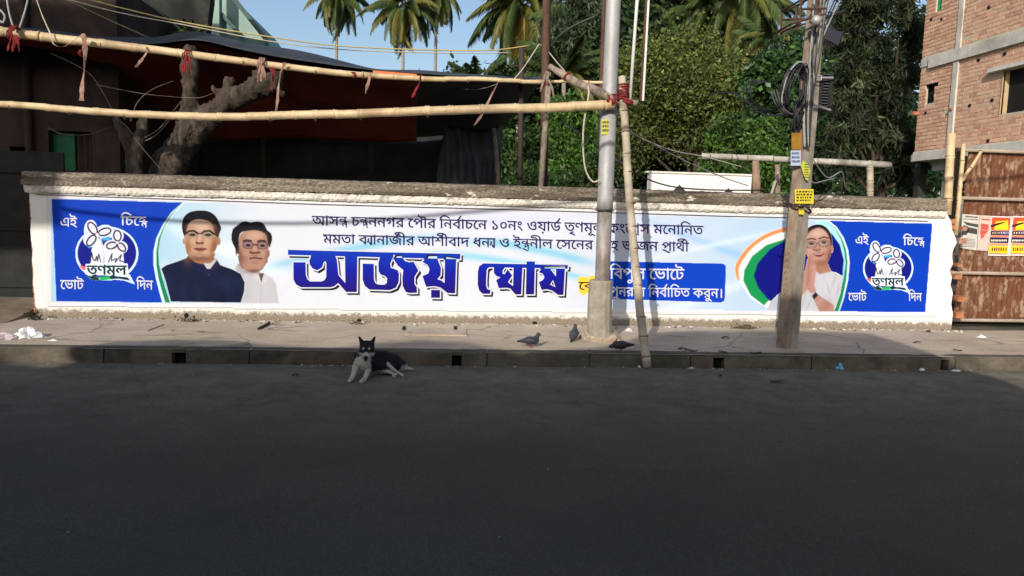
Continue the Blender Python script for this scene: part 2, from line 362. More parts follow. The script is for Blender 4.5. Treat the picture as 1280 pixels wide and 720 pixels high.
# exposed brickwork where the plaster is broken at both ends
bk = MB(); exl = []
M_RAWB = noisy('raw_brick', (.30, .10, .05), (.46, .20, .10), 8, .95, .5, .006, c3=(.4, .33, .26))
for side, xe, rows in ((-1, left_edge[3][0], 19), (1, right_edge[7][0], 19)):
    for r in range(rows):
        b = MB(); zz = .06+r*.083; L = random.uniform(.0, .035)
        x0, x1 = (xe-.012-L*.4, xe+.15) if side < 0 else (xe-.15, xe+.02+L)
        b.box((x0, .035+random.uniform(-.008, .008), zz), (x1, .20, zz+.068), jit=.003); b.build('brick', M_RAWB, wall)
# coping: three moulded courses
def ribbon(name, x0, x1, prof, m, parent, n=420, amp=.0028, closed=True):
    xs = np.linspace(x0, x1, n); V = []; k = len(prof); wob_ = np.convolve(RNG.normal(0, amp*2.5, n+20), np.ones(21)/21, 'valid')[:n]
    for i, xx in enumerate(xs):
        for (y, z) in prof: V.append((xx, y+RNG.normal(0, amp), z+RNG.normal(0, amp)+wob_[i]))
    Q = [(i*k+j, i*k+(j+1) % k, (i+1)*k+(j+1) % k, (i+1)*k+j) for i in range(n-1) for j in range(k)]
    mb = MB(); mb.add(V, Q+[tuple(range(k)), tuple((n-1)*k+j for j in range(k))[::-1]]); return mb.build(name, m, parent, smooth=False)
M_COP, M_DRIP = coping_mat(), drip_mat()
xl = ay(30, 225, 0)[0]; xr = ay(1181, 255, 0)[0]
ribbon('coping', xl, xr, [(-.075, 1.735), (-.085, 1.77), (-.08, 1.80), (-.045, 1.815), (-.055, 1.85), (-.05, 1.89), (-.02, 1.905), (.12, 1.915), (.3, 1.90), (.32, 1.73)], M_COP, wall)
ribbon('drip_band', xl+.02, xr+.005, [(-.03, 1.632), (-.052, 1.66), (-.055, 1.70), (-.06, 1.728), (.28, 1.728), (.28, 1.632)], M_DRIP, wall, amp=.0032)

# ================================================================ BANNER (flat print)
BY = -0.020
def B(px, py, k=0):
    y = BY-.0012*k; p = ay(px, py, y); return (p[0], y, p[2])
def pdist(P, poly):
    P = np.asarray(P, float); A = np.array(poly, float); Bp = np.roll(A, -1, 0); best = np.full(P.shape[:-1], 1e9); inside = np.zeros(P.shape[:-1], bool)
    for a, b in zip(A, Bp):
        ab = b-a; t = np.clip(((P-a) @ ab)/(ab @ ab+1e-9), 0, 1); best = np.minimum(best, np.linalg.norm(P-a-t[..., None]*ab, axis=-1))
        c = ((a[1] > P[..., 1]) != (b[1] > P[..., 1])); xi = a[0]+(P[..., 1]-a[1])*(b[0]-a[0])/((b[1]-a[1]) if abs(b[1]-a[1]) > 1e-9 else 1e-9); inside ^= c & (P[..., 0] < xi)
    return np.where(inside, -best, best)
def ldist(P, pts):
    P = np.asarray(P, float); best = np.full(P.shape[:-1], 1e9)
    for a, b in zip(pts[:-1], pts[1:]):
        a = np.array(a, float); b = np.array(b, float); ab = b-a; t = np.clip(((P-a) @ ab)/(ab @ ab+1e-9), 0, 1); best = np.minimum(best, np.linalg.norm(P-a-t[..., None]*ab, axis=-1))
    return best
class Paint:
    def __init__(s, x0, y0, x1, y1, step):
        s.nx = int((x1-x0)/step)+1; s.ny = int((y1-y0)/step)+1; X, Y = np.meshgrid(np.linspace(x0, x1, s.nx), np.linspace(y0, y1, s.ny))
        s.P = np.stack([X, Y], -1); s.C = np.ones((s.ny, s.nx, 3)); s.A = np.zeros((s.ny, s.nx))
    dim = 1.0; sf = 1.0; lw = 1.0
    def put(s, mask, c, a=1.0):
        m = np.clip(mask*a, 0, 1)[..., None]; s.C = s.C*(1-m)+np.array(lin(tuple(x*s.dim for x in c)))*m; s.A = np.maximum(s.A, m[..., 0]); return s
    def poly(s, pts, c, soft=.5, a=1.0, sm=0):
        if sm: pts = [tuple(p) for p in cat_rom(list(pts)+[pts[0]], sm)[:-1]]
        return s.put(np.clip(.5-pdist(s.P, pts)/(2*soft*s.sf), 0, 1), c, a)
    def ell(s, cx, cy, rx, ry, c, soft=.5, a=1.0, rot=0.0):
        d = s.P-np.array([cx, cy]); u = d[..., 0]*math.cos(rot)+d[..., 1]*math.sin(rot); v = -d[..., 0]*math.sin(rot)+d[..., 1]*math.cos(rot)
        r = np.sqrt((u/rx)**2+(v/ry)**2); return s.put(np.clip(.5-(r-1)*min(rx, ry)/(2*soft*s.sf), 0, 1), c, a)
    def line(s, pts, w, c, soft=.4, a=1.0): return s.put(np.clip(.5-(ldist(s.P, pts)-w*s.lw/2)/(2*soft*s.sf), 0, 1), c, a)
    def grad(s, cx, cy, rx, ry, c, a, rot=0.0):
        d = s.P-np.array([cx, cy]); u = d[..., 0]*math.cos(rot)+d[..., 1]*math.sin(rot); v = -d[..., 0]*math.sin(rot)+d[..., 1]*math.cos(rot)
        return s.put(np.exp(-(u/rx)**2-(v/ry)**2)*(s.A > 0 if s.A.any() else 1), c, a)
    def mesh(s, name, mat, parent, k, cut=False):
        V = []; y = BY-.0012*k
        d = CF+CR*((s.P[..., :1]-640)/F_PX)+CU*((360-s.P[..., 1:])/F_PX); t = (y-CAM[1])/d[..., 1:2]; V = (CAM+d*t).reshape(-1, 3)
        i = (np.arange(s.ny-1)[:, None]*s.nx+np.arange(s.nx-1)); Q = np.stack([i, i+s.nx, i+s.nx+1, i+1], -1).reshape(-1, 4)
        if cut: Am = s.A.reshape(-1); Q = Q[(Am[Q] > .5).sum(1) >= 3]; used = np.unique(Q); mp = -np.ones(len(V), int); mp[used] = np.arange(len(used)); V = V[used]; Q = mp[Q]; C = s.C.reshape(-1, 3)[used]
        else: C = s.C.reshape(-1, 3)
        return np_mesh(name, V, Q, mat, parent, cols=C)
def vinyl(name, color=None):
    t = NT(name); c = t.coord('World'); n = t.noise(t.coord('World', (1, 1, .6)), 1.6, 3, .5, .8); n2 = t.noise(c, 30, 3)
    col = t.n('ShaderNodeVertexColor', layer_name='tint').outputs[0] if color is None else color
    if color is None: col = t.mix(.12, col, t.ramp(t.noise(c, 3, 4), [(.3, (.8,)*3), (.7, (1,)*3)]), 'MULTIPLY')
    elif isinstance(color, tuple): col = t.mix(t.noise(c, 4, 3), color, tuple(x*.85 for x in color))
    t.bump(t.math('ADD', n, t.math('MULTIPLY', n2, .03)), .35, .05); return t.out(col, .6, 0, .12)
M_PRINT = vinyl('printed_vinyl')
banner = empty('banner', (1.1, BY, .2), 'wide blue and white printed banner with Bengali lettering and portraits, fixed along the whole wall', 'banner')
bg = Paint(58, 243, 1172, 399, 1.6)
bg.A[:] = 1; P = bg.P; X, Y = P[..., 0], P[..., 1]
top = 248+(X-64)*(279-248)/1102.0; bot = 377+(X-70)*(391-377)/1087.0; V01 = (Y-top)/(bot-top)
base = np.array(lin((206, 210, 222)))*np.ones((*X.shape, 3)); bg.C = base
def streak(f, w, c, a, x0=-1e9, x1=1e9, fe=40):
    m = np.exp(-((V01-f(X))/w)**2)*np.clip((X-x0)/fe, 0, 1)*np.clip((x1-X)/fe, 0, 1); bg.put(m, c, a)
bg.put(np.clip((X-700)/260, 0, 1)*np.clip((1010-X)/40+1, 0, 1), (158, 192, 222), .75)
bg.put(np.clip((330-X)/130, 0, 1), (150, 196, 220), .85)
for f, w, c, a, x0, x1 in ((lambda x: .55+.25*np.sin(x/120.0), .05, (96, 186, 216), .75, 180, 760), (lambda x: .68+.22*np.sin(x/120.0+.2), .04, (112, 194, 220), .75, 180, 760), (lambda x: .42+.3*np.sin(x/140.0-.5), .07, (214, 214, 230), .8, 180, 900),
        (lambda x: .8-.5*((x-900)/160.0), .06, (206, 220, 232), .7, 760, 960), (lambda x: .1+.35*((x-820)/120.0), .05, (120, 178, 226), .6, 800, 985), (lambda x: .45-.25*((x-820)/120.0), .03, (208, 222, 234), .6, 780, 985),
        (lambda x: .15+.08*((x-560)/120.0)*-1, .05, (190, 200, 232), .5, 560, 740), (lambda x: .3+.3*((x-230)/100.0), .07, (226, 238, 246), .6, 195, 360)): streak(f, w, c, a, x0, x1)
dl = np.clip((X-1045)/2, 0, 1)
bg.put(((V01 < -.0) | (V01 > 1.0)).astype(float), (214, 213, 220))
mg = ((X < 63.5) | (X > 1166.5)).astype(float); bg.put(mg, (214, 212, 214)); bg.A = ((V01 > -.045) & (V01 < 1.05)).astype(float)
bg.mesh('print_base', M_PRINT, banner, 0, True)
BLUE = (2, 56, 176)
pl = Paint(62, 246, 232, 381, 1.0)
pl.poly([(64, 248), (229, 252.6), (214, 266), (204, 281), (197, 297), (194, 313), (194, 330), (197, 347), (201, 362), (206, 378.7), (70, 377)], BLUE, .45)
pl.poly([(230, 252.6), (214, 267), (203, 282), (195.5, 298), (192, 314), (192, 331), (195, 348), (198.5, 362), (203, 378.5), (214, 379), (208, 362), (203.5, 347), (199.5, 330), (199, 313), (202, 298), (208, 282), (217, 268), (232, 252.6)], (206, 240, 244), .5)
pl.poly([(228, 253.5), (213.5, 268), (205, 282), (198, 298), (195.2, 314), (195.2, 331), (198, 348), (202, 363), (206.5, 378.3), (213, 378.6), (207.5, 362), (203, 347), (199, 330), (198.3, 313), (200.8, 298), (206.5, 282), (215.5, 268)], (14, 120, 84), .5)
pl.mesh('print_panel', M_PRINT, banner, 1, True)
pr_ = Paint(915, 272, 1170, 394, 1.0)
pr_.poly([(1034, 275.4), (1045, 284), (1054, 298), (1059, 314), (1061, 330), (1060, 346), (1056, 362), (1051, 378), (1047, 389.7), (1157, 391), (1166, 279)], BLUE, .45)
inner = [(959, 373), (948, 360), (942, 345), (947, 329), (962, 312), (982, 300), (1003, 291), (1022, 287), (1040, 292), (1050, 306), (1055, 325), (1053, 350), (1047, 372), (1043, 389.6), (975, 388)]
pr_.poly([(1034, 275.4), (1047, 289), (1056, 304), (1060, 328), (1057, 358), (1048, 389.6), (1030, 389), (1040, 330), (1020, 276)], (160, 222, 240), .5)
pr_.poly([(1010, 281), (984, 283), (955.5, 293), (933, 310), (920, 329), (919, 342), (923, 351), (925, 349), (923.5, 338), (928, 327), (940, 311), (958, 298), (984, 289), (1010, 287)], (246, 140, 84), .6, sm=3)
pr_.poly([(1010, 287), (984, 289), (958, 298), (940, 311), (928, 327), (923.5, 338), (925, 350), (932, 364), (940, 374), (955, 383), (970, 388), (1000, 330), (1010, 300)], (240, 242, 240), .6)
pr_.poly([(1010, 292), (983, 298), (958, 306), (940, 320), (930, 338), (929, 351), (938, 369), (955, 382), (966, 371), (960, 340), (990, 310), (1010, 300)], (18, 140, 78), .6)
pr_.poly(inner, (8, 14, 120), .6)
pr_.poly([(1032.5, 275.6), (1044, 285), (1052, 298), (1056.5, 312), (1058.5, 328), (1056, 350), (1050, 372), (1045, 389.6), (1049, 389.8), (1055, 372), (1060, 350), (1062, 328), (1060, 312), (1054.5, 297), (1046, 284), (1036, 275.6)], (214, 240, 246), .4)
pr_.poly([(1033.3, 276), (1044, 286), (1051, 299), (1055, 313), (1057, 328), (1054, 350), (1047, 372), (1041.5, 389.5), (1048, 389.7), (1053.5, 372), (1058, 350), (1059.6, 328), (1057.7, 312), (1052.5, 298), (1044.5, 285)], (16, 124, 84), .5)
pr_.mesh('print_panel', M_PRINT, banner, 1, True)

# portraits, printed
def z5(x, y): return (220+x/10.29, 255+y/10.29)
def z2(x, y): return (180+x/4.5, 240+y/4.5)
def z6(x, y): return (285+x/12.0, 270+y/12.0)
def z7(x, y): return (990+x/5.76, 270+y/5.76)
p1 = Paint(198, 258, 308, 380, .62); p1.sf = 1.0; p1.dim = .80
p1.poly([z2(*a) for a in ((95, 430), (125, 410), (200, 385), (240, 370), (250, 355), (330, 400), (405, 372), (430, 410), (500, 435), (545, 460), (568, 510), (565, 560), (545, 624), (150, 618), (120, 500))], (9, 22, 62), .7)
p1.poly([z5(*a) for a in ((150, 640), (500, 640), (490, 720), (440, 760), (330, 770), (200, 740))], (196, 138, 104), .7)
p1.poly([z5(*a) for a in ((105, 420), (112, 520), (135, 620), (190, 690), (270, 712), (350, 708), (430, 680), (495, 600), (530, 520), (548, 430), (520, 270), (430, 190), (300, 170), (180, 200), (120, 290))], (232, 186, 160), .9, sm=3)
p1.grad(*z5(180, 560), 8, 12, (206, 146, 96), .7); p1.grad(*z5(480, 560), 6, 14, (196, 134, 86), .8); p1.grad(*z5(300, 260), 12, 6, (240, 204, 188), .7)
p1.grad(*z5(320, 560), 9, 12, (240, 196, 168), .6)
p1.ell(*z5(552, 480), 2.2, 5, (214, 160, 134)); p1.ell(*z5(98, 480), 1.4, 4, (206, 150, 120))
p1.poly([z5(*a) for a in ((105, 430), (75, 330), (78, 220), (110, 150), (190, 95), (330, 78), (440, 100), (520, 165), (560, 250), (585, 310), (565, 370), (545, 430), (520, 420), (490, 350), (465, 270), (430, 225), (330, 200), (240, 205), (180, 235), (150, 300), (125, 380))], (8, 12, 26), .7, sm=3)
for cx in (205, 405):
    p1.ell(*z5(cx, 395), 7.4, 3.3, (205, 190, 168), .6, .9); p1.ell(*z5(cx+8, 395), 3.6, 1.5, (72, 60, 50), .8, .9)
    p1.line([z5(cx-70, 375), z5(cx-40, 347), z5(cx+30, 345), z5(cx+75, 380)], 1.7, (44, 34, 32), .6); p1.line([z5(cx-60, 430), z5(cx+50, 435)], .5, (225, 215, 200), .5, .6)
p1.line([z5(110, 390), z5(135, 370)], 1.2, (50, 44, 40)); p1.line([z5(470, 375), z5(525, 400)], 1.4, (40, 34, 34)); p1.line([z5(275, 378), z5(340, 378)], .9, (110, 84, 70))
p1.line([z5(262, 495), z5(280, 505), z5(310, 500), z5(345, 502)], 2.0, (120, 66, 48), .8); p1.grad(*z5(300, 450), 2.5, 5, (246, 208, 184), .7)
p1.poly([z5(*a) for a in ((232, 575), (270, 555), (305, 562), (340, 556), (395, 578), (345, 612), (295, 616), (260, 600))], (172, 100, 88), .7); p1.line([z5(235, 575), z5(300, 580), z5(392, 578)], .9, (110, 50, 44), .6)
p1.grad(*z5(300, 690), 11, 3, (150, 96, 68), .6)
p1.poly([z2(*a) for a in ((240, 365), (256, 372), (330, 425), (372, 432), (400, 400), (412, 385), (408, 420), (365, 470), (300, 440), (245, 400))], (12, 26, 70), .6)
p1.poly([z2(*a) for a in ((335, 402), (372, 400), (395, 380), (405, 372), (408, 385), (372, 432), (355, 432))], (236, 236, 240), .5); p1.ell(*z2(363, 466), 1.2, 1.6, (40, 60, 110))
p1.grad(*z2(470, 520), 16, 10, (26, 44, 96), .5); p1.line([z2(362, 440), z2(360, 620)], .7, (4, 10, 34), .5, .7)
S1 = lambda x, y, rx, ry, c, a, rot=0.0: p1.grad(*z5(x, y), rx, ry, c, a, rot)
S1(150, 560, 4, 14, (168, 108, 72), .75); S1(500, 540, 5, 15, (150, 96, 66), .85, .15); S1(300, 700, 16, 4, (120, 76, 54), .8); S1(200, 300, 6, 5, (196, 150, 130), .5); S1(470, 300, 4, 6, (176, 124, 104), .6); S1(330, 300, 7, 4, (246, 214, 196), .6)
S1(205, 395, 7, 3, (150, 108, 86), .5); S1(405, 395, 7, 3, (140, 100, 80), .5); S1(270, 455, 1.2, 5, (170, 116, 90), .6, .15); S1(345, 470, 1.4, 4, (160, 106, 82), .6); S1(215, 480, 4, 3, (244, 204, 180), .5); S1(420, 480, 4, 3, (238, 190, 164), .5); S1(300, 535, 5, 1.2, (176, 118, 96), .6); S1(300, 640, 5, 1.4, (176, 116, 88), .7); S1(300, 665, 4, 2, (224, 172, 142), .6)
for q_ in range(60):
    a_ = random.uniform(0, 6.28); p1.grad(*z5(330+210*math.cos(a_)*random.uniform(.6, 1), 190+100*math.sin(a_)*random.uniform(.4, 1)), 2.4, .5, (30, 36, 56) if q_ % 2 else (4, 6, 14), .25, random.uniform(-.5, .5)) if math.sin(a_) < .2 else None
for fx_, fy_ in ((150, 520), (220, 560), (440, 600), (520, 560), (300, 570)): p1.grad(*z2(fx_, fy_), 4, 14, (22, 40, 92) if fx_ % 40 else (3, 9, 34), .5, random.uniform(-.5, .5))
p1.lw = 1.35
for cx in (205, 405):
    p1.line([z5(cx-72, 378), z5(cx-40, 350), z5(cx+30, 346), z5(cx+75, 380)], 1.7, (30, 24, 26), .5); p1.ell(*z5(cx+6, 398), 3.8, 1.7, (50, 38, 34), .7, .95); p1.line([z5(cx-70, 392), z5(cx-66, 425), z5(cx-10, 440), z5(cx+55, 432), z5(cx+72, 395)], .5, (120, 96, 84), .5, .35)
p1.line([z5(262, 497), z5(282, 508), z5(312, 503), z5(347, 505)], 1.7, (112, 62, 46), .7, .9); p1.line([z5(236, 577), z5(300, 582), z5(392, 580)], .9, (96, 40, 38), .6)
p1.line([z5(112, 392), z5(135, 372)], 1.2, (40, 34, 34)); p1.line([z5(478, 378), z5(525, 400)], 1.4, (36, 30, 30)); p1.line([z5(278, 378), z5(338, 378)], .9, (70, 52, 46))
p1.mesh('portrait_man', M_PRINT, banner, 3, True)
p2 = Paint(283, 274, 352, 381, .62); p2.sf = 1.0; p2.dim = .80
p2.poly([z2(*a) for a in ((505, 430), (530, 400), (560, 410), (640, 450), (670, 455), (720, 480), (745, 520), (760, 628), (545, 626), (568, 560), (566, 500))], (226, 226, 236), .8)
p2.poly([z6(*a) for a in ((140, 600), (600, 560), (590, 690), (520, 800), (400, 860), (200, 780))], (176, 128, 108), .7)
p2.poly([z6(*a) for a in ((150, 430), (160, 560), (180, 680), (240, 790), (330, 840), (430, 840), (520, 770), (580, 660), (605, 540), (610, 440), (590, 300), (500, 210), (330, 200), (190, 270))], (208, 160, 140), .9, sm=3)
p2.grad(*z6(400, 300), 12, 6, (226, 184, 160), .8); p2.grad(*z6(220, 640), 6, 10, (160, 108, 92), .7); p2.grad(*z6(540, 680), 5, 8, (190, 136, 124), .6)
p2.ell(*z6(125, 530), 1.6, 5.5, (168, 116, 98)); p2.ell(*z6(612, 560), 1.4, 4.5, (196, 146, 134))
p2.poly([z6(*a) for a in ((100, 480), (45, 350), (65, 200), (120, 150), (200, 90), (270, 75), (340, 95), (400, 78), (490, 85), (550, 130), (590, 210), (640, 250), (668, 320), (655, 400), (620, 480), (595, 410), (570, 290), (500, 235), (400, 215), (290, 225), (200, 250), (172, 310), (165, 400), (170, 560), (140, 560))], (14, 12, 30), .8, sm=2)
for cx, cy in ((300, 435), (515, 440)):
    p2.ell(*z6(cx, cy), 6.6, 4.6, (128, 104, 116), .6); p2.ell(*z6(cx, cy), 5.6, 3.7, (186, 150, 150), .6); p2.ell(*z6(cx+2, cy+5), 2.6, 1.4, (44, 32, 44), .7); p2.line([z6(cx-70, cy-50), z6(cx-20, cy-65), z6(cx+50, cy-52)], 1.3, (44, 26, 34), .6)
p2.line([z6(380, 432), z6(440, 435)], 1.3, (52, 40, 56)); p2.line([z6(165, 425), z6(225, 425)], 1.0, (196, 180, 190))
p2.line([z6(330, 540), z6(370, 552), z6(430, 550), z6(475, 545)], 1.6, (110, 60, 52), .8); p2.line([z6(325, 632), z6(400, 625), z6(505, 640)], 1.2, (112, 54, 56), .7); p2.line([z6(340, 655), z6(480, 660)], 1.6, (186, 116, 112), .8, .7)
p2.grad(*z6(400, 480), 2.5, 5, (226, 182, 162), .7)
p2.poly([z2(*a) for a in ((610, 455), (640, 450), (660, 520), (625, 495))], (238, 238, 244), .5); p2.poly([z2(*a) for a in ((665, 452), (700, 485), (690, 505), (658, 520), (668, 480))], (238, 238, 244), .5)
p2.poly([z2(*a) for a in ((645, 460), (676, 455), (660, 510))], (120, 80, 84), .5); p2.line([z2(658, 520), z2(655, 626)], .6, (180, 180, 200), .5, .7); p2.grad(*z2(560, 560), 8, 10, (196, 198, 216), .5)
S2 = lambda x, y, rx, ry, c, a, rot=0.0: p2.grad(*z6(x, y), rx, ry, c, a, rot)
S2(180, 620, 3.5, 12, (134, 88, 76), .8); S2(590, 600, 3, 12, (150, 100, 88), .8); S2(400, 830, 14, 3, (112, 70, 60), .8); S2(300, 440, 6, 4, (140, 100, 96), .45); S2(515, 440, 6, 4, (140, 100, 96), .45); S2(400, 290, 8, 4, (236, 196, 174), .6); S2(220, 330, 4, 5, (170, 122, 106), .5); S2(560, 330, 3, 5, (168, 118, 104), .5)
S2(350, 500, 1.2, 4, (150, 102, 92), .6); S2(455, 500, 1.3, 4, (150, 100, 90), .6); S2(270, 560, 4, 3, (226, 178, 158), .5); S2(530, 560, 3.5, 3, (222, 174, 156), .5); S2(400, 595, 5, 1.2, (156, 104, 94), .6); S2(410, 700, 5, 1.4, (156, 106, 92), .6)
p2.lw = 1.35
for cx, cy in ((300, 435), (515, 440)):
    p2.line([z6(cx-80, cy-15), z6(cx-50, cy-48), z6(cx, cy-55), z6(cx+55, cy-45), z6(cx+78, cy-10), z6(cx+60, cy+40), z6(cx, cy+55), z6(cx-60, cy+42), z6(cx-80, cy-15)], .7, (70, 52, 64), .5, .7); p2.ell(*z6(cx+2, cy+4), 3.0, 1.6, (30, 20, 30), .7, .95); p2.line([z6(cx-70, cy-62), z6(cx-20, cy-76), z6(cx+50, cy-64)], 1.2, (34, 20, 28), .6)
p2.line([z6(378, 430), z6(442, 434)], 1.2, (34, 26, 40)); p2.line([z6(332, 545), z6(370, 557), z6(430, 555), z6(472, 548)], 1.5, (96, 50, 46), .7); p2.line([z6(328, 634), z6(400, 627), z6(502, 641)], 1.1, (92, 42, 46), .6)
p2.mesh('portrait_man', M_PRINT, banner, 2, True)
p3 = Paint(955, 278, 1056, 391, .62); p3.sf = 1.0; p3.dim = .80
p3.poly([(958, 388), (962, 378), (972, 368), (984, 360), (994, 352), (1000, 344), (1012, 340), (1030, 337), (1044, 340), (1054, 345), (1051, 366), (1043, 389.4)], (228, 230, 240), .8)
p3.grad(975, 378, 14, 8, (200, 214, 236), .7)
p3.poly([z7(*a) for a in ((90, 130), (115, 85), (160, 62), (215, 62), (262, 95), (288, 150), (290, 215), (275, 300), (240, 340), (150, 330), (95, 250), (85, 180))], (16, 12, 24), .7, sm=3)
p3.poly([z7(*a) for a in ((150, 290), (250, 280), (262, 350), (285, 400), (200, 420), (150, 380))], (190, 132, 106), .8)
p3.poly([z7(*a) for a in ((100, 150), (135, 110), (190, 85), (235, 105), (265, 150), (275, 200), (268, 260), (240, 315), (190, 345), (140, 330), (105, 280), (88, 215))], (222, 172, 156), .9, sm=3)
p3.ell(*z7(287, 240), 2.0, 5.0, (206, 150, 132)); p3.grad(*z7(180, 130), 8, 4, (240, 198, 184), .8); p3.grad(*z7(245, 260), 5, 9, (190, 130, 112), .7)
for cx, cy in ((140, 205), (230, 195)):
    p3.ell(*z7(cx, cy), 7.0, 4.2, (120, 104, 110), .6, .8); p3.ell(*z7(cx, cy), 6.2, 3.5, (222, 190, 182), .6, .9); p3.ell(*z7(cx, cy-8), 3.0, 1.2, (40, 26, 30), .7); p3.line([z7(cx-38, cy-30), z7(cx, cy-42), z7(cx+32, cy-34)], 1.1, (60, 36, 36), .6, .8)
p3.line([z7(176, 198), z7(192, 196)], 1.0, (90, 70, 70)); p3.line([z7(160, 240), z7(200, 242)], 1.3, (170, 104, 92), .7)
p3.poly([z7(*a) for a in ((155, 268), (190, 262), (232, 268), (215, 292), (185, 298), (160, 285))], (178, 84, 84), .6); p3.line([z7(165, 275), z7(222, 273)], .9, (240, 226, 220), .5)
p3.poly([z7(*a) for a in ((50, 530), (70, 440), (95, 380), (105, 320), (140, 262), (165, 262), (172, 330), (170, 420), (160, 500), (175, 540), (140, 560), (110, 530), (60, 590))], (214, 160, 146), .7)
p3.line([z7(128, 285), z7(118, 400), z7(112, 500)], .8, (160, 104, 96), .6, .8); p3.line([z7(150, 270), z7(146, 400)], .5, (176, 120, 110), .5, .7)
p3.poly([z7(*a) for a in ((150, 590), (185, 565), (240, 600), (300, 640), (305, 688), (200, 690), (180, 650))], (208, 152, 138), .7)
p3.poly([z7(*a) for a in ((142, 575), (170, 545), (190, 570), (158, 602))], (24, 22, 40), .5); p3.grad(*z7(250, 480), 9, 12, (244, 244, 248), .5)
p3.line([z7(230, 430), z7(215, 560)], .8, (196, 200, 216), .8, .7)
S3 = lambda x, y, rx, ry, c, a, rot=0.0: p3.grad(*z7(x, y), rx, ry, c, a, rot)
S3(100, 240, 3, 9, (168, 116, 104), .7); S3(262, 250, 4, 11, (168, 110, 94), .7); S3(190, 335, 10, 3, (150, 98, 82), .7); S3(140, 205, 7, 4, (176, 126, 114), .4); S3(230, 197, 7, 4, (176, 126, 114), .4); S3(185, 125, 7, 4, (244, 206, 190), .6); S3(120, 250, 4, 3, (240, 194, 178), .5); S3(235, 240, 4, 3, (238, 190, 174), .5)
S3(165, 222, 1.2, 4, (186, 130, 116), .6); S3(197, 222, 1.2, 4, (180, 122, 108), .6); S3(230, 330, 8, 4, (176, 116, 94), .7); S3(120, 420, 3, 16, (186, 128, 116), .5); S3(158, 400, 3, 16, (232, 182, 166), .5); S3(250, 650, 5, 9, (178, 122, 108), .5, .5)
for fx_, fy_, r_ in ((300, 470, .3), (330, 540, .2), (260, 520, -.3), (120, 640, .4), (90, 600, .2), (200, 610, .9)): p3.grad(*z7(fx_, fy_), 1.4, 10, (186, 190, 206), .55, r_)
p3.lw = 1.35
for cx, cy in ((140, 205), (230, 195)):
    p3.line([z7(cx-38, cy-12), z7(cx-30, cy+22), z7(cx+5, cy+28), z7(cx+34, cy+16), z7(cx+38, cy-14), z7(cx, cy-22), z7(cx-38, cy-12)], .6, (86, 66, 72), .5, .65); p3.ell(*z7(cx, cy-4), 2.6, 1.3, (30, 20, 26), .7, .9); p3.line([z7(cx-36, cy-33), z7(cx, cy-45), z7(cx+30, cy-37)], 1.0, (50, 30, 32), .6, .9)
p3.line([z7(155, 243), z7(180, 250), z7(204, 243)], 1.1, (150, 88, 78), .7); p3.line([z7(160, 278), z7(192, 284), z7(226, 274)], 1.0, (130, 44, 50), .6); p3.line([z7(168, 275), z7(218, 272)], .6, (230, 214, 208), .5)
p3.mesh('portrait_woman', M_PRINT, banner, 2, True)

# round printed emblem of two three-petalled flowers
def emblem(fx, fy, s, k):
    q = Paint(fx(-6), fy(-2), fx(84), fy(90), .5*s)
    def T(x, y): return (fx((x-100)/7.2), fy((y-70)/7.2))
    e = lambda x, y, rx, ry, c, rot=0, a=1, soft=.35: q.ell(*T(x, y), rx/7.2*s, ry/7.2*s, c, soft*s, a, rot)
    L = lambda pts, w, c: q.line([T(*p) for p in pts], w/7.2*s, c, .35*s)
    PP = lambda pts, c: q.poly([T(*p) for p in pts], c, .4*s)
    e(385, 375, 285, 245, (196, 222, 244)); PP([(500, 560), (590, 560), (640, 655), (540, 620), (430, 610)], (196, 222, 244)); e(385, 372, 265, 226, (10, 20, 128))
    e(240, 170, 62, 100, (205, 215, 240)); e(370, 180, 80, 66, (205, 215, 240)); e(245, 255, 72, 62, (205, 215, 240)); e(480, 215, 56, 62, (205, 215, 240)); e(430, 305, 70, 52, (205, 215, 240)); e(515, 320, 58, 56, (205, 215, 240))
    PP([(250, 330), (330, 230), (350, 300), (440, 330), (530, 350), (540, 470), (230, 470)], (222, 230, 246))
    PP([(340, 238), (410, 222), (420, 250), (350, 262)], (60, 160, 214)); PP([(195, 300), (240, 310), (230, 330)], (60, 160, 214))
    for (x, y, rx, ry, ro) in ((256, 148, 66, 40, 1.0), (365, 180, 64, 38, -.28), (245, 258, 62, 38, -.9), (480, 215, 54, 40, 1.45), (428, 303, 54, 36, -.25), (517, 318, 52, 34, .85)):
        e(x, y, rx, ry, (20, 16, 60), ro); e(x, y, rx-15, ry-15, (232, 222, 240), ro); L([(x-18*math.cos(ro), y-18*math.sin(ro)), (x+18*math.cos(ro), y+18*math.sin(ro))], 3, (150, 90, 110))
    e(298, 205, 14, 14, (240, 226, 232)); e(478, 278, 12, 12, (240, 226, 232))
    L([(318, 225), (350, 330), (352, 460)], 6, (130, 140, 180)); L([(338, 300), (344, 460)], 4, (238, 240, 250)); L([(470, 300), (390, 350), (365, 390), (362, 460)], 5, (130, 140, 180))
    L([(235, 460), (248, 365), (262, 430), (280, 440), (292, 400), (300, 445), (312, 380), (330, 450)], 11, (14, 12, 40)); L([(400, 450), (432, 375), (425, 440), (470, 420), (460, 455), (516, 385), (500, 440), (545, 452)], 11, (14, 12, 40))
    PP([(135, 478), (205, 500), (195, 530), (160, 515)], (236, 96, 86)); PP([(200, 570), (310, 590), (320, 620), (250, 615)], (8, 60, 50)); PP([(310, 585), (410, 580), (420, 606), (330, 620)], (30, 168, 80)); PP([(410, 585), (560, 580), (600, 620), (480, 600), (420, 608)], (6, 30, 60))
    PP([(195, 470), (570, 465), (585, 590), (440, 575), (190, 565)], (226, 236, 248)); q.mesh('emblem', M_PRINT, banner, k, True)
    return T
Tl = emblem(lambda u: 94+u*1.0, lambda v: 274.5+v*1.0, 1.0, 3)
Tr = emblem(lambda u: 1078.5+u*.80, lambda v: 300.5+v*.82, .8, 3)

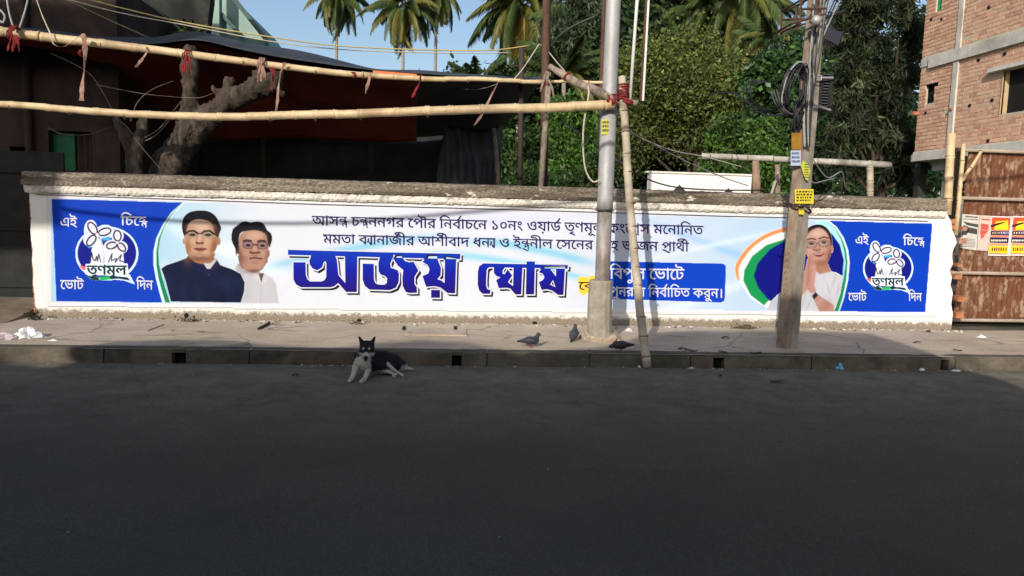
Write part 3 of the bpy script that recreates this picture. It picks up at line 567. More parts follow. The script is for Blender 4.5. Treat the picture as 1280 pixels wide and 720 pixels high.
# ---- lettering: stroke outlines of the letters, filled by a constrained triangulation (non-zero rule)
GL = json.loads('''{"অ":[447,[[452,311,452,275,399,275,399,0,361,0,325,52,279,90,291,123,331,93,362,55,361,69,361,82,361,97,361,275,-5,275,-5,311],[188,46,123,62,65,116,47,144,30,180,15,221,51,233,89,148,133,99,189,84,233,92,258,116,265,150,249,197,210,215,185,208,177,186,178,177,181,166,143,158,137,177,136,194,146,225,172,244,207,250,258,237,291,201,303,147,291,97,252,60],[172,233,157,261,122,278,134,301,156,295,197,270,212,234]]],"আ":[579,[[449,311,449,275,399,275,399,0,361,0,325,52,279,90,291,123,331,93,362,55,361,69,361,82,361,97,361,275,-5,275,-5,311],[188,46,123,62,65,116,47,144,30,180,15,221,51,233,89,148,133,99,189,84,233,92,258,116,265,150,249,197,210,215,185,208,177,186,178,177,181,166,143,158,137,177,136,194,146,225,172,244,207,250,258,237,291,201,303,147,291,97,252,60],[172,233,157,261,122,278,134,301,156,295,197,270,212,234],[584,311,584,275,532,275,532,0,493,0,493,240,474,267,449,275,444,275,444,311,449,311,475,303,495,280,494,291,493,307,493,344,520,344,531,311]]],"ই":[265,[[179,311,169,341,139,350,103,350,52,354,22,368,2,394,-5,430,-4,443,-3,456,35,454,33,443,33,435,35,415,42,401,62,389,100,386,128,386,171,382,197,367,210,345,215,311],[121,250,185,237,221,203,232,163,229,137,219,115,203,98,181,84,153,75,118,71,123,76,171,58,221,30,270,-5,247,-32,190,8,140,38,87,60,23,77,31,112,64,104,104,102,158,111,185,133,193,160,173,201,124,215,95,212,79,201,74,185,75,177,77,169,41,162,37,177,35,192,46,224,76,243],[88,233,73,261,37,278,49,301,72,295,112,270,127,234],[270,311,270,275,-5,275,-5,311]]],"এ":[379,[[256,314,290,310,313,297,328,277,334,245,334,0,296,0,285,25,266,39,241,44,207,42,175,37,136,35,100,39,62,53,34,84,23,139,25,164,29,189,68,183,64,165,62,140,69,105,86,84,111,75,138,72,184,76,231,81,268,74,295,53,295,232,293,258,285,271,257,279,223,271,194,250,174,223,167,197,169,186,177,177,196,173,207,173,217,174,221,139,207,136,188,135,145,150,127,196,137,237,166,275,207,303]]],"ও":[369,[[255,315,314,295,336,242,323,199,290,166,240,141,225,177,277,203,296,241,285,269,255,279,221,273,192,258,173,238,166,220,171,206,193,198,183,161,140,180,126,216,136,250,164,282,205,306],[341,113,337,87,327,65,310,46,287,32,259,24,227,21,160,34,102,73,53,146,14,254,52,265,96,148,153,81,228,59,280,72,300,114,287,147,255,169,295,187,329,156]]],"ক":[404,[[409,311,409,275,246,275,246,245,246,237,246,0,208,0,167,56,108,99,38,122,19,170,116,220,219,259,208,238,208,275,-5,275,-5,311],[208,234,218,219,165,201,112,177,65,152,123,131,177,93,214,45,210,44,208,67,208,95],[381,144,374,113,353,89,312,79,297,80,283,82,286,118,293,117,303,117,334,126,342,148,316,193,240,219,241,257,311,237,362,198]]],"গ":[328,[[242,0,242,213,252,181,220,224,191,255,162,272,132,278,89,264,60,233,53,229,75,239,108,244,145,235,166,212,173,185,153,132,91,86,66,123,113,148,133,183,125,201,100,209,76,206,52,196,11,229,44,274,82,304,128,315,173,306,214,280,254,236,245,242,243,263,242,293,242,344,269,344,280,311,333,311,333,275,281,275,281,0]]],"চ":[284,[[289,311,289,275,86,275,86,261,84,229,86,211,86,189,86,103,89,72,95,59,122,48,159,58,190,81,211,113,219,148,210,170,184,175,182,175,145,178,118,189,96,204,81,224,86,267,108,237,136,218,181,212,189,212,218,209,236,202,253,182,259,153,244,95,208,48,167,22,119,12,88,18,66,32,53,55,48,96,48,275,-5,275,-5,311]]],"জ":[459,[[201,32,144,42,93,76,50,138,15,233,53,243,91,143,139,87,202,70,258,86,277,134,273,161,265,179,295,179,266,153,233,135,196,128,161,136,138,158,129,192,145,237,197,277,174,276,149,275,-5,275,-5,311,464,311,464,275,307,275,286,276,268,277,204,243,175,214,168,190,176,170,194,164,228,173,262,198,305,183,312,158,315,127,304,80,267,45],[401,103,405,56,418,5,381,-4,367,53,362,111,366,159,378,194,313,204,268,230,238,272,275,280,296,254,328,236,376,230,389,230,403,231,423,196,406,152]]],"ট":[284,[[289,311,289,275,86,275,86,103,89,72,95,59,122,48,159,58,190,81,212,114,220,150,212,174,185,182,172,181,159,179,153,214,173,218,195,220,228,213,250,191,259,152,244,94,208,48,167,22,120,12,88,18,66,32,53,55,48,96,48,275,-5,275,-5,311],[198,311,188,341,158,350,111,350,60,354,30,368,10,394,3,430,4,442,6,456,43,454,41,444,41,435,43,415,50,401,70,389,108,386,147,386,189,382,216,367,229,345,234,311]]],"ড":[356,[[361,311,361,275,178,275,178,186,183,165,197,158,216,164,239,183,265,217,295,221,319,173,328,123,314,66,274,27,209,12,147,24,95,61,51,129,15,233,53,243,92,131,142,69,207,50,268,70,290,122,284,160,268,187,291,196,260,154,228,129,197,121,176,124,159,134,145,154,140,197,140,275,-5,275,-5,311]]],"ণ":[310,[[315,311,315,275,263,275,263,0,224,0,224,213,234,182,191,236,151,268,111,278,84,272,67,256,61,232,69,205,93,187,138,178,135,136,76,150,35,182,20,231,32,277,64,305,106,315,153,306,194,279,235,237,227,239,225,261,224,288,224,344,251,344,262,311]]],"ত":[354,[[204,25,127,45,63,111,45,145,29,185,15,233,53,243,91,141,139,82,203,63,242,69,268,85,282,109,287,139,279,177,256,205,222,215,193,206,185,184,186,173,189,161,151,153,146,172,144,190,154,223,181,243,220,250,275,236,312,196,325,137,312,80,272,40],[359,311,359,275,-5,275,-5,311]]],"থ":[323,[[328,311,328,275,275,275,275,0,237,0,192,52,132,94,58,119,46,166,72,148,146,124,201,89,238,49,237,72,237,97,237,344,263,344,275,311],[106,312,158,302,190,273,200,232,196,208,186,186,168,169,144,154,114,144,79,138,55,143,46,166,113,178,149,201,160,233,146,266,105,278,69,268,58,247,62,234,75,223,53,192,36,206,24,225,19,249,29,281,59,304]]],"দ":[302,[[307,311,307,275,80,275,80,127,73,137,118,179,174,214,238,243,270,211,255,177,246,143,244,103,248,56,261,5,224,-4,210,53,205,111,208,150,216,182,227,205,233,203,177,175,124,137,71,88,41,108,41,275,-5,275,-5,311]]],"ধ":[298,[[303,311,303,275,251,275,251,0,212,0,171,55,111,98,38,122,19,170,118,222,224,262,212,241,212,311],[212,237,223,223,143,192,65,152,123,132,179,95,219,44,215,44,213,67,212,95],[120,315,133,314,147,312,144,276,136,277,126,277,102,271,94,255,106,232,147,212,117,189,84,209,62,233,55,262,62,288,83,307]]],"ন":[302,[[307,311,307,275,255,275,255,0,216,0,216,122,224,94,188,135,148,165,108,176,77,166,64,137,75,111,107,92,88,57,40,90,23,139,35,179,65,204,102,212,150,203,190,178,226,142,219,140,217,163,216,186,216,275,-5,275,-5,311]]],"প":[358,[[363,311,363,275,311,275,311,0,272,0,272,198,283,166,246,217,213,252,183,272,149,278,113,271,83,251,58,224,54,223,70,230,87,233,130,217,143,178,143,168,141,160,133,163,144,176,156,188,169,200,231,258,255,232,113,98,84,125,125,164,107,143,92,131,104,149,110,172,102,192,80,199,65,197,49,190,11,226,52,272,96,303,146,315,196,304,240,273,284,221,275,223,273,249,272,279,272,344,299,344,310,311]]],"ব":[298,[[303,311,303,275,251,275,251,0,212,0,171,55,111,98,38,122,19,170,118,222,224,262,212,241,212,275,-5,275,-5,311],[212,237,223,223,143,192,65,152,123,132,179,95,219,44,215,44,213,67,212,95]]],"ভ":[361,[[211,22,150,32,97,67,52,132,15,233,53,243,93,136,145,78,210,60,255,69,284,95,294,134,291,161,283,182,271,199,295,238,323,185,332,133,318,76,277,36],[192,142,143,158,125,201,128,224,136,243,176,231,169,219,166,203,174,184,193,178,214,182,237,197,264,233,295,238,291,211,263,173,231,150],[366,311,366,275,-5,275,-5,311]]],"ম":[311,[[316,311,316,275,264,275,264,0,225,0,225,68,234,41,199,90,161,127,118,141,87,131,74,103,86,75,122,56,109,17,65,40,41,70,33,104,45,144,75,168,112,177,164,166,204,136,236,95,227,93,226,116,225,141,225,275,-5,275,-5,311],[150,162,149,156,149,150,111,161,101,208,72,234,19,247,26,283,49,277,91,267,123,245,143,210]]],"য":[313,[[318,311,318,275,266,275,266,0,227,0,181,49,122,85,42,106,24,152,57,172,91,190,126,207,82,233,24,251,40,285,41,275,-5,275,-5,311],[227,275,68,275,57,280,99,264,139,240,168,216,171,188,133,171,95,152,62,133,57,140,132,120,189,86,235,42,229,40,228,62,227,86]]],"র":[298,[[303,311,303,275,251,275,251,0,212,0,171,55,111,98,38,122,19,170,118,222,224,262,212,241,212,275,-5,275,-5,311],[212,237,223,223,143,192,65,152,123,132,179,95,219,44,215,44,213,67,212,95],[93,-3,71,5,62,26,71,48,93,56,114,48,123,26,114,5]]],"ল":[366,[[371,311,371,275,318,275,318,0,280,0,280,168,282,155,259,180,233,190,217,187,204,177,199,154,199,144,200,136,168,133,157,168,135,190,107,197,84,192,69,178,64,158,79,124,121,101,107,64,64,84,34,116,23,160,34,199,64,224,104,233,150,223,185,192,177,192,196,217,226,226,257,219,286,199,281,191,280,212,280,234,280,275,-5,275,-5,311]]],"শ":[339,[[344,311,344,275,291,275,291,0,252,0,252,256,255,266,253,284,252,304,252,344,279,344,291,311],[181,315,217,307,246,286,267,255,265,202,229,258,182,278,150,267,138,236,154,203,207,189,203,150,149,164,118,194,108,237,118,281,145,306],[39,315,78,306,109,279,121,231,111,192,80,162,27,150,24,189,64,196,85,213,91,234,78,266,38,278,20,277,-1,273,-5,310,18,314]]],"ষ":[317,[[322,311,322,275,269,275,269,0,231,0,180,50,121,86,42,106,24,152,79,183,140,213,170,216,171,188,119,164,71,138,136,118,188,88,232,50,231,67,231,86,231,156,233,167,231,192,231,217,231,275,-5,275,-5,311],[39,285,59,278,122,254,183,219,234,178,234,132,190,172,137,207,80,234,24,251]]],"স":[341,[[346,311,346,275,294,275,294,0,255,0,255,177,267,145,240,177,218,188,205,184,192,168,172,134,147,94,124,71,94,64,68,69,44,87,18,122,48,141,71,109,90,102,106,107,123,125,145,161,156,177,181,214,208,225,237,215,268,187,258,187,256,208,255,229,255,275,-5,275,-5,311],[136,136,125,190,107,221,73,238,19,248,27,286,54,275,101,264,132,246,150,218,158,178]]],"হ":[265,[[121,250,185,237,221,203,232,163,229,137,219,115,203,98,181,84,153,75,118,71,123,76,171,58,221,30,270,-5,247,-32,190,8,140,38,87,60,23,77,31,112,64,104,104,102,158,111,185,133,193,160,173,201,124,215,95,212,79,201,74,185,75,177,77,169,41,162,37,177,35,192,46,224,76,243],[88,233,73,261,37,278,49,301,72,295,112,270,127,234],[270,311,270,275,-5,275,-5,311]]],"ং":[219,[[62,157,121,112,173,56,212,-4,180,-21,139,36,94,83,37,125],[39,243,48,279,73,303,110,311,146,303,171,279,180,243,171,207,146,183,110,175,73,183,48,207],[73,243,84,217,110,207,136,217,146,243,136,269,110,279,84,269]]],"ঘ":[316,[[321,311,321,275,268,275,268,0,230,0,189,41,130,74,59,90,42,133,64,149,86,164,110,179,138,175,127,172,117,172,69,179,38,201,28,235,43,274,86,308,120,291,81,266,69,236,82,210,112,202,136,206,166,221,187,191,150,167,112,141,79,117,72,126,166,96,231,46,230,64,230,83,230,275,-5,275,-5,311]]],"া":[133,[[138,311,138,275,86,275,86,0,47,0,47,235,29,264,-1,275,-5,275,-5,311,3,311,28,303,49,280,48,291,47,307,47,344,74,344,85,311]]],"ি":[133,[[138,311,138,275,86,275,86,0,47,0,47,275,-5,275,-5,311,41,311,25,331,10,352,47,406,93,444,157,459,207,452,255,433,303,404,353,366,332,339,269,385,216,413,163,422,115,413,80,386,53,347,64,330,80,311]]],"ী":[133,[[138,275,86,275,86,0,47,0,47,275,-5,275,-5,311,47,311,30,366,-8,400,-62,419,-126,424,-177,421,-210,412,-221,396,-209,384,-183,382,-135,382,-93,377,-68,363,-54,340,-50,308,-84,308,-87,327,-95,339,-107,345,-127,346,-177,346,-213,349,-238,357,-256,374,-261,395,-252,421,-228,441,-203,451,-170,457,-129,459,-67,455,-14,443,27,423,58,394,78,357,87,311,138,311]]],"ু":[0,[[-143,-133,-173,-127,-200,-109,-211,-76,-192,-35,-137,-20,-77,-31,-19,-62,45,-109,22,-136,-39,-89,-91,-61,-140,-52,-167,-59,-176,-77,-166,-96,-143,-102,-113,-94,-96,-75,-88,-51,-86,-30,-86,4,-48,4,-48,-23,-51,-55,-64,-92,-93,-121]]],"ূ":[0,[[-89,-121,-119,-115,-144,-99,-154,-69,-134,-31,-86,-18,-86,4,-48,4,-48,-28,-64,-51,-72,-50,-83,-50,-109,-55,-118,-70,-110,-85,-90,-90,-52,-80,-19,-51,31,-77,82,-109,61,-136,23,-110,-11,-92,-33,-107,-59,-117]]],"ৃ":[0,[[-178,-40,-138,-22,-96,-4,-53,13,-40,-21,-75,-32,-109,-44,-139,-57,-145,-51,-77,-63,-25,-83,18,-107,-1,-136,-52,-108,-103,-90,-161,-80]]],"ে":[173,[[178,311,178,275,168,275,135,260,101,230,74,186,64,131,75,74,102,44,134,35,155,37,174,46,192,16,163,2,132,-3,76,14,38,60,25,130,40,204,82,261,140,294,108,278,89,276,65,275,-5,275,-5,311]]],"্":[0,[[-67,-9,56,-107,35,-134,-93,-41]]],"ৗ":[133,[[86,0,47,0,47,275,-5,275,-5,311,138,311,138,275,86,275],[50,311,40,341,10,350,-75,350,-125,354,-155,368,-175,394,-182,430,-181,443,-180,456,-143,454,-144,443,-145,435,-142,415,-135,401,-115,389,-77,386,-1,386,41,382,68,367,81,345,86,311]]],"০":[296,[[145,46,89,58,50,94,36,157,48,212,85,255,150,272,215,257,249,216,260,160,248,104,210,62],[151,237,113,227,86,199,77,156,83,118,105,91,146,81,185,91,211,120,220,162,212,202,189,228]]],"১":[296,[[144,0,81,18,62,61,74,97,117,122,132,84,109,75,103,60,113,44,143,38,191,53,208,91,202,117,182,142,144,172,95,209,70,237,62,265,69,290,89,316,122,298,110,283,106,268,108,256,116,243,135,226,169,202,215,166,239,132,247,91,233,43,197,11]]],"।":[190,[[97,311,138,311,138,0,97,0]]],"য়":[313,[[318,311,318,275,266,275,266,0,227,0,181,49,122,85,42,106,24,152,57,172,91,190,126,207,82,233,24,251,40,285,41,275,-5,275,-5,311],[227,275,68,275,57,280,99,264,139,240,168,216,171,188,133,171,95,152,62,133,57,140,132,120,189,86,235,42,229,40,228,62,227,86],[186,-92,164,-84,156,-62,164,-41,186,-33,207,-41,216,-62,207,-84]]]}''')
def fill(contours, rule='nonzero', holes=()):
    vs = []; es = []
    allc = [c for c in contours]+[h for h in holes]
    for c in allc:
        k = len(vs); vs += [Vector((float(x), float(y))) for x, y in c]; es += [(k+i, k+(i+1) % len(c)) for i in range(len(c))]
    ov, oe, of, *_ = delaunay_2d_cdt(vs, es, [], 0, 1e-6)
    V = np.array([(v.x, v.y) for v in ov]); T = np.array([f for f in of if len(f) == 3])
    cen = V[T].mean(1)
    def wind(cs):
        w = np.zeros(len(cen))
        for c in cs:
            c = np.array(c, float); d = np.roll(c, -1, 0)
            for a, b in zip(c, d):
                s = (b[0]-a[0])*(cen[:, 1]-a[1])-(cen[:, 0]-a[0])*(b[1]-a[1])
                w += ((a[1] <= cen[:, 1]) & (b[1] > cen[:, 1]) & (s > 0)).astype(int); w -= ((a[1] > cen[:, 1]) & (b[1] <= cen[:, 1]) & (s < 0)).astype(int)
        return w
    ins = wind(contours) != 0
    if holes:
        for h in holes: ins &= wind([h]) == 0
    return V, T[ins]
def offset(c, d):
    c = np.array(c, float); a = np.roll(c, 1, 0); b = np.roll(c, -1, 0); area = .5*np.sum(c[:, 0]*b[:, 1]-b[:, 0]*c[:, 1]); sg = 1 if area > 0 else -1
    e1 = c-a; e2 = b-c; n1 = np.stack([e1[:, 1], -e1[:, 0]], 1); n2 = np.stack([e2[:, 1], -e2[:, 0]], 1)
    n1 /= np.linalg.norm(n1, axis=1, keepdims=True)+1e-9; n2 /= np.linalg.norm(n2, axis=1, keepdims=True)+1e-9
    m = n1+n2; m /= np.linalg.norm(m, axis=1, keepdims=True)+1e-9; k = np.clip(1/np.maximum((m*n1).sum(1), .3), 1, 1.9)
    return (c+sg*d*m*k[:, None]).tolist()
GC = {}
def glyph(ch, bold):
    if (ch, bold) not in GC:
        adv, cs = GL[ch]; cs = [list(zip(c[::2], c[1::2])) for c in cs]; out = []
        for c in cs:
            a = sum(c[i][0]*c[(i+1) % len(c)][1]-c[(i+1) % len(c)][0]*c[i][1] for i in range(len(c)))
            out.append(offset(c, bold if a < 0 else bold)) if False else out.append(c)
        V, T = fill(out)
        if bold:                                    # thicken: push rim vertices outwards, sideways
            Vs = []; Ts = []; n = 0
            for dx, dy in ((-bold, 0), (bold, 0), (0, bold*.7), (0, -bold*.7)): Vs.append(V+np.array([dx, dy])); Ts.append(T)
            GC[(ch, bold)] = (adv, Vs, Ts, True)
        else: GC[(ch, bold)] = (adv, [V], [T], False)
    return GC[(ch, bold)]
def compose(s):
    """s is in visual order; {..} = stacked conjunct, ^ reph, _ ra-phala, y ya-phala. Returns placed glyphs [(ch, ox, oy, sx, sy)], width"""
    out = []; x = 0.0; i = 0; toks = []
    while i < len(s):
        if s[i] == '{': j = s.index('}', i); toks.append(s[i:j+1]); i = j+1
        elif s[i] == 'য' and i+1 < len(s) and s[i+1] == '়': toks.append('য়'); i += 2
        else: toks.append(s[i]); i += 1
    lastw = 300; lastx = 0
    for t in toks:
        if t == ' ': x += 130; continue
        if t[0] == '{':
            a, b = t[1], t[2]; wa = GL[a][0]
            out.append((a, x, 95, .92, .695)); wb_ = GL[b][0]; out.append((b, x+wa*.34, -60, .66, .72)); lastx = x; lastw = wa*.92; x += max(lastw, wa*.34+wb_*.66)
            if len(t) > 4: out.append(('*ra', x-lastw*1.0, -62, .8, .8))
            continue
        if t == '^': out.append(('*reph', lastx+lastw*.5, 0, 1, 1)); continue
        if t == '_': out.append(('*ra', lastx, 0, 1, 1)); continue
        if t == 'y': out.append(('*ya', x-8, 0, 1, 1)); x += 190; continue
        adv = GL[t][0]; out.append((t, x, 0, 1, 1))
        if adv > 0 and t not in 'িাী': lastx = x; lastw = adv
        x += adv
    return out, x
GL['*reph'] = [0, [[0, 315, 45, 330, 130, 455, 165, 440, 95, 330, 60, 300]]]
GL['*ra'] = [0, [[30, 20, 110, 5, 200, -45, 285, -75, 300, -45, 215, -10, 120, 48, 40, 60]]]
GL['*ya'] = [190, [[0, 311, 190, 311, 190, 270, 175, 270, 175, -20, 120, -20, 60, 70, 85, 92, 130, 45, 130, 270, 0, 270], [20, 200, 60, 210, 75, 130, 30, 60, 0, 75, 35, 130]]]
def text(parent, s, x0, yh0, x1, yh1, h, mat, k=4, name='lettering', bold=0, hr=None):
    out, W = compose(s); Vs = []; Ts = []; n = 0
    hr = h if hr is None else hr
    for gi, (ch, ox, oy, sx, sy) in enumerate(out):
        adv, VV, TT, multi = glyph(ch, bold)
        for li, (V, T) in enumerate(zip(VV, TT)):
            if not len(T): continue
            gx = (ox+V[:, 0]*sx)/W; gy = 1-(oy+V[:, 1]*sy)/311.0; hh = h+(hr-h)*gx
            P3 = np.array([B(x0+(x1-x0)*g, lerp(yh0, yh1, g)+v*q, k) for g, v, q in zip(gx, gy, hh)]); P3[:, 1] -= .00005*((gi*4+li) % 14)
            Vs.append(P3); Ts.append(T+n); n += len(P3)
    return np_mesh(name, np.concatenate(Vs), np.concatenate(Ts), mat, parent)
M_INK = vinyl('navy_ink', lin((36, 22, 92))); M_WINK = vinyl('white_ink', lin((212, 214, 224))); M_BINK = vinyl('black_ink', lin((26, 22, 40))); M_DG = vinyl('dark_green_ink', lin((10, 50, 60)))
text(banner, 'আস{নন} চ{নদ}ননগর েপৗর িনব^াচেন ১০নং ওয়াড^ তৃণমূল কংেগ_স মেনািনত', 390, 270, 879, 282.5, 11.2, M_INK, bold=6)
text(banner, 'মমতা বyানাজ^ীর আশ^ীবাদ ধনy ও ই{নদ_}নীল েসেনর েস{নহ}'.replace('েস{নহ}', 'ে{সন}হ')+' ভাজন প_াথ^ী', 404, 293, 861, 303.5, 11.0, M_INK, bold=6)
blue = Paint(748, 325, 912, 383, .8)
rr = []
for cx, cy, a0 in ((902, 335, -90), (900.5, 372.5, 0), (757, 368, 90), (757, 332, 180)):
    rr += [(cx+6*math.cos(math.radians(a0+t)), cy+6*math.sin(math.radians(a0+t))) for t in (0, 22, 45, 67, 90)]
blue.poly(rr, (4, 60, 184), .45); blue.mesh('print_box', M_PRINT, banner, 1, True)
tg = Paint(718, 341, 747, 373, .6); tg.poly([(722, 347), (730, 345), (735, 347), (743, 344), (745, 370), (736, 366), (730, 369), (724, 366)], (250, 196, 66), .5, sm=2); tg.mesh('print_box', M_PRINT, banner, 2, True)
text(banner, 'েক', 723.5, 352.5, 745, 353, 9.5, M_BINK, 4, bold=7)
text(banner, 'িবপুল েভােট', 762, 335.4, 855, 336.5, 13.0, M_WINK, 4, bold=7)
text(banner, 'পুনরায় িনব^ািচত করুন।', 762, 359.0, 904, 361.3, 11.0, M_WINK, 4, bold=6)
for (s, a, b, c, d, h) in (('এই', 75, 272, 96, 272.6, 10.8), ('িচে{হন}', 151, 270.4, 184, 271.3, 11), ('েভাট', 75.5, 350.2, 104.5, 350.6, 11), ('িদন', 170.5, 350.4, 191, 351, 11),
                        ('এই', 1069, 295.3, 1085.5, 295.6, 9.6), ('িচে{হন}', 1129, 296.6, 1155.5, 297.2, 9.8), ('েভাট', 1060.5, 366.2, 1083, 366.5, 9.6), ('িদন', 1135.5, 366.3, 1152, 366.6, 9.8)):
    text(banner, s, a, b, c, d, h, M_WINK, 4, bold=7)
a, b = Tl(205, 485), Tl(560, 485); text(banner, 'তৃণমূল', a[0], a[1], b[0], b[1], 11.2, M_DG, 5, bold=16)
a, b = Tr(205, 485), Tr(560, 485); text(banner, 'তৃণমূল', a[0], a[1], b[0], b[1], 9.2, M_DG, 5, bold=16)
# the two big words, drawn letter by letter
def q1(x, y): return (355+x/9.0, 305+y/9.0)
def q2(x, y): return (465+x/9.0, 305+y/9.0)
def q3(x, y): return (590+x/9.846, 315+y/9.846)
big = [[q1(45, 65), q1(1080, 92), q2(995, 110), q2(992, 170), q2(90, 150), q1(825, 142), q1(45, 122)],
 [q1(*p) for p in ((105, 205), (242, 205), (246, 350), (262, 395), (295, 422), (420, 422), (455, 408), (475, 370), (476, 215), (465, 192), (447, 205), (430, 260), (375, 296), (322, 276), (290, 230), (285, 190), (300, 145), (315, 100), (560, 100), (595, 175), (612, 350), (690, 440), (685, 100), (825, 100), (820, 540), (700, 540), (610, 440), (565, 475), (520, 487), (190, 487), (135, 455), (107, 400))],
 [q2(*p) for p in ((-105, 220), (20, 225), (22, 400), (40, 442), (75, 458), (140, 458), (166, 438), (170, 385), (145, 358), (100, 345), (75, 310), (72, 215), (85, 160), (100, 120), (245, 120), (222, 180), (205, 225), (212, 268), (250, 280), (290, 298), (303, 335), (300, 430), (268, 492), (200, 520), (-30, 512), (-82, 470), (-105, 400))],
 [q2(*p) for p in ((240, 120), (240, 165), (262, 200), (292, 245), (352, 292), (342, 380), (345, 470), (380, 540), (420, 551), (505, 549), (505, 488), (478, 450), (477, 370), (522, 300), (468, 200), (420, 205), (378, 195), (340, 155), (330, 120))],
 [q2(*p) for p in ((620, 120), (600, 165), (568, 203), (625, 235), (648, 282), (635, 330), (568, 362), (610, 482), (700, 474), (770, 490), (850, 552), (935, 555), (948, 150), (820, 130), (816, 440), (780, 412), (735, 395), (772, 350), (776, 270), (735, 165), (730, 120))],
 [q2(*p) for p in ((665, 515), (765, 517), (765, 606), (665, 605))],
 [q3(*p) for p in ((140, 140), (670, 150), (1180, 160), (1178, 206), (190, 186), (100, 180))],
 [q3(*p) for p in ((140, 140), (250, 142), (250, 186), (205, 190), (182, 215), (174, 330), (174, 420), (190, 458), (228, 470), (222, 515), (130, 515), (88, 472), (70, 400), (72, 240), (88, 175))],
 [q3(*p) for p in ((268, 170), (405, 170), (400, 198), (378, 225), (377, 268), (402, 272), (440, 215), (495, 290), (442, 370), (505, 420), (512, 170), (622, 175), (605, 522), (535, 522), (470, 450), (430, 440), (330, 445), (298, 345), (350, 312), (300, 295), (270, 258))],
 [q3(*p) for p in ((672, 115), (775, 117), (765, 522), (662, 522))],
 [q3(*p) for p in ((875, 170), (860, 205), (820, 248), (870, 268), (892, 310), (870, 347), (822, 372), (858, 467), (920, 458), (985, 475), (1060, 528), (1125, 528), (1146, 170))]]
bholes = [[q3(*p) for p in ((962, 208), (1035, 208), (1032, 300))], [q3(*p) for p in ((998, 345), (1026, 432), (960, 400))]]
def bigtext(d, dx, dy, k, mat, name):
  for big_, hs in ((big[:6], []), (big[6:], bholes)):
    V, T = fill([offset(c, d) if d else c for c in big_], holes=[offset(h, -d*.8) if d else h for h in hs] if d < 1.6 else [])
    P3 = np.array([B(x+dx, y+dy, k) for x, y in V]); np_mesh(name, P3, T, mat, banner)
bigtext(2.2, 1.9, 2.1, 1.5, M_WINK, 'letter_edge'); bigtext(.9, 2.6, 2.8, 2, M_BINK, 'letter_shadow'); bigtext(1.5, 0, 0, 3, M_WINK, 'letter_outline')
t = NT('name_blue'); y_ = t.n('ShaderNodeSeparateXYZ'); t.l(t.coord('World'), y_.inputs[0])
M_NAME = t.out(t.ramp(t.fr(y_.outputs[2], .42, .98), [(0.0, lin((26, 8, 108))), (.5, lin((10, 20, 150))), (1.0, lin((2, 52, 170)))]), .6, 0, .12)
bigtext(0, 0, 0, 4, M_NAME, 'lettering')
# thin black cord the banner hangs from
cd_ = MB(); cd_.tube([B(45, 243, 3), B(400, 255.5, 6), B(640, 262, 6), B(900, 270, 6), B(1160, 276.5, 6)], .006, 6); cd_.build('hem_cord', plain('cord_dark', (.03, .03, .035), .7), banner)

# ================================================================ POLES
M_STEEL = noisy('galvanised_steel', (.36, .355, .35), (.50, .495, .49), 5, .6, .25, .003, sc=(1, 1, .4), metal=.3, c3=(.28, .25, .22), spec=.4)
M_STEELR = noisy('stained_steel', (.22, .17, .14), (.46, .44, .42), 5, .6, .3, .003, sc=(1, 1, .5), metal=.35, c3=(.30, .19, .13))
M_RUST = noisy('rusty_iron', (.06, .034, .025), (.13, .07, .05), 9, .85, .5, .003, sc=(1, 1, .3))
M_BAMB = noisy('bamboo_cane', (.50, .36, .19), (.72, .56, .34), 4, .5, .15, .002, c3=(.42, .30, .17), spec=.4)
M_BAMG = noisy('grey_bamboo', (.36, .30, .22), (.56, .49, .38), 5, .7, .2, .002, c3=(.25, .20, .15))
M_BAMDK = plain('bamboo_joint', (.13, .08, .04), .8)
M_BARK = noisy('bark', (.025, .019, .014), (.085, .064, .048), 9, .95, 1.0, .03, sc=(1, 1, .35), c3=(.12, .092, .07))  # bark darkened to carry the shade on the pruned trunks
M_BARKL = noisy('grey_branch', (.18, .14, .11), (.38, .31, .25), 12, .95, .8, .006, c3=(.12, .09, .07))
M_REDC = noisy('red_cloth', (.13, .012, .014), (.27, .03, .034), 20, .9, .4, .004)
M_PINKC = noisy('faded_pink_cloth', (.24, .11, .09), (.42, .28, .22), 16, .9, .4, .004, c3=(.2, .04, .045))
M_ROPE = noisy('rope', (.42, .37, .28), (.62, .56, .46), 60, .95, .6, .003)
M_WIREK = plain('black_cable', (.018, .018, .02), .5, 0, .4)
M_DGREY = plain('dark_grey_cable', (.09, .09, .09), .6)
M_WIREG = plain('grey_cable', (.30, .30, .29), .6)
M_WHITE = noisy('white_pipe', (.70, .69, .65), (.82, .81, .78), 8, .5, .05, .001)
M_YEL = plain('yellow_paper', lin((208, 188, 48)), .8)
M_YELD = noisy('ochre_plate', lin((132, 96, 30)), lin((160, 120, 40)), 8, .7, .1, .001)
M_DARKINK = plain('dark_print', (.03, .03, .03), .8)

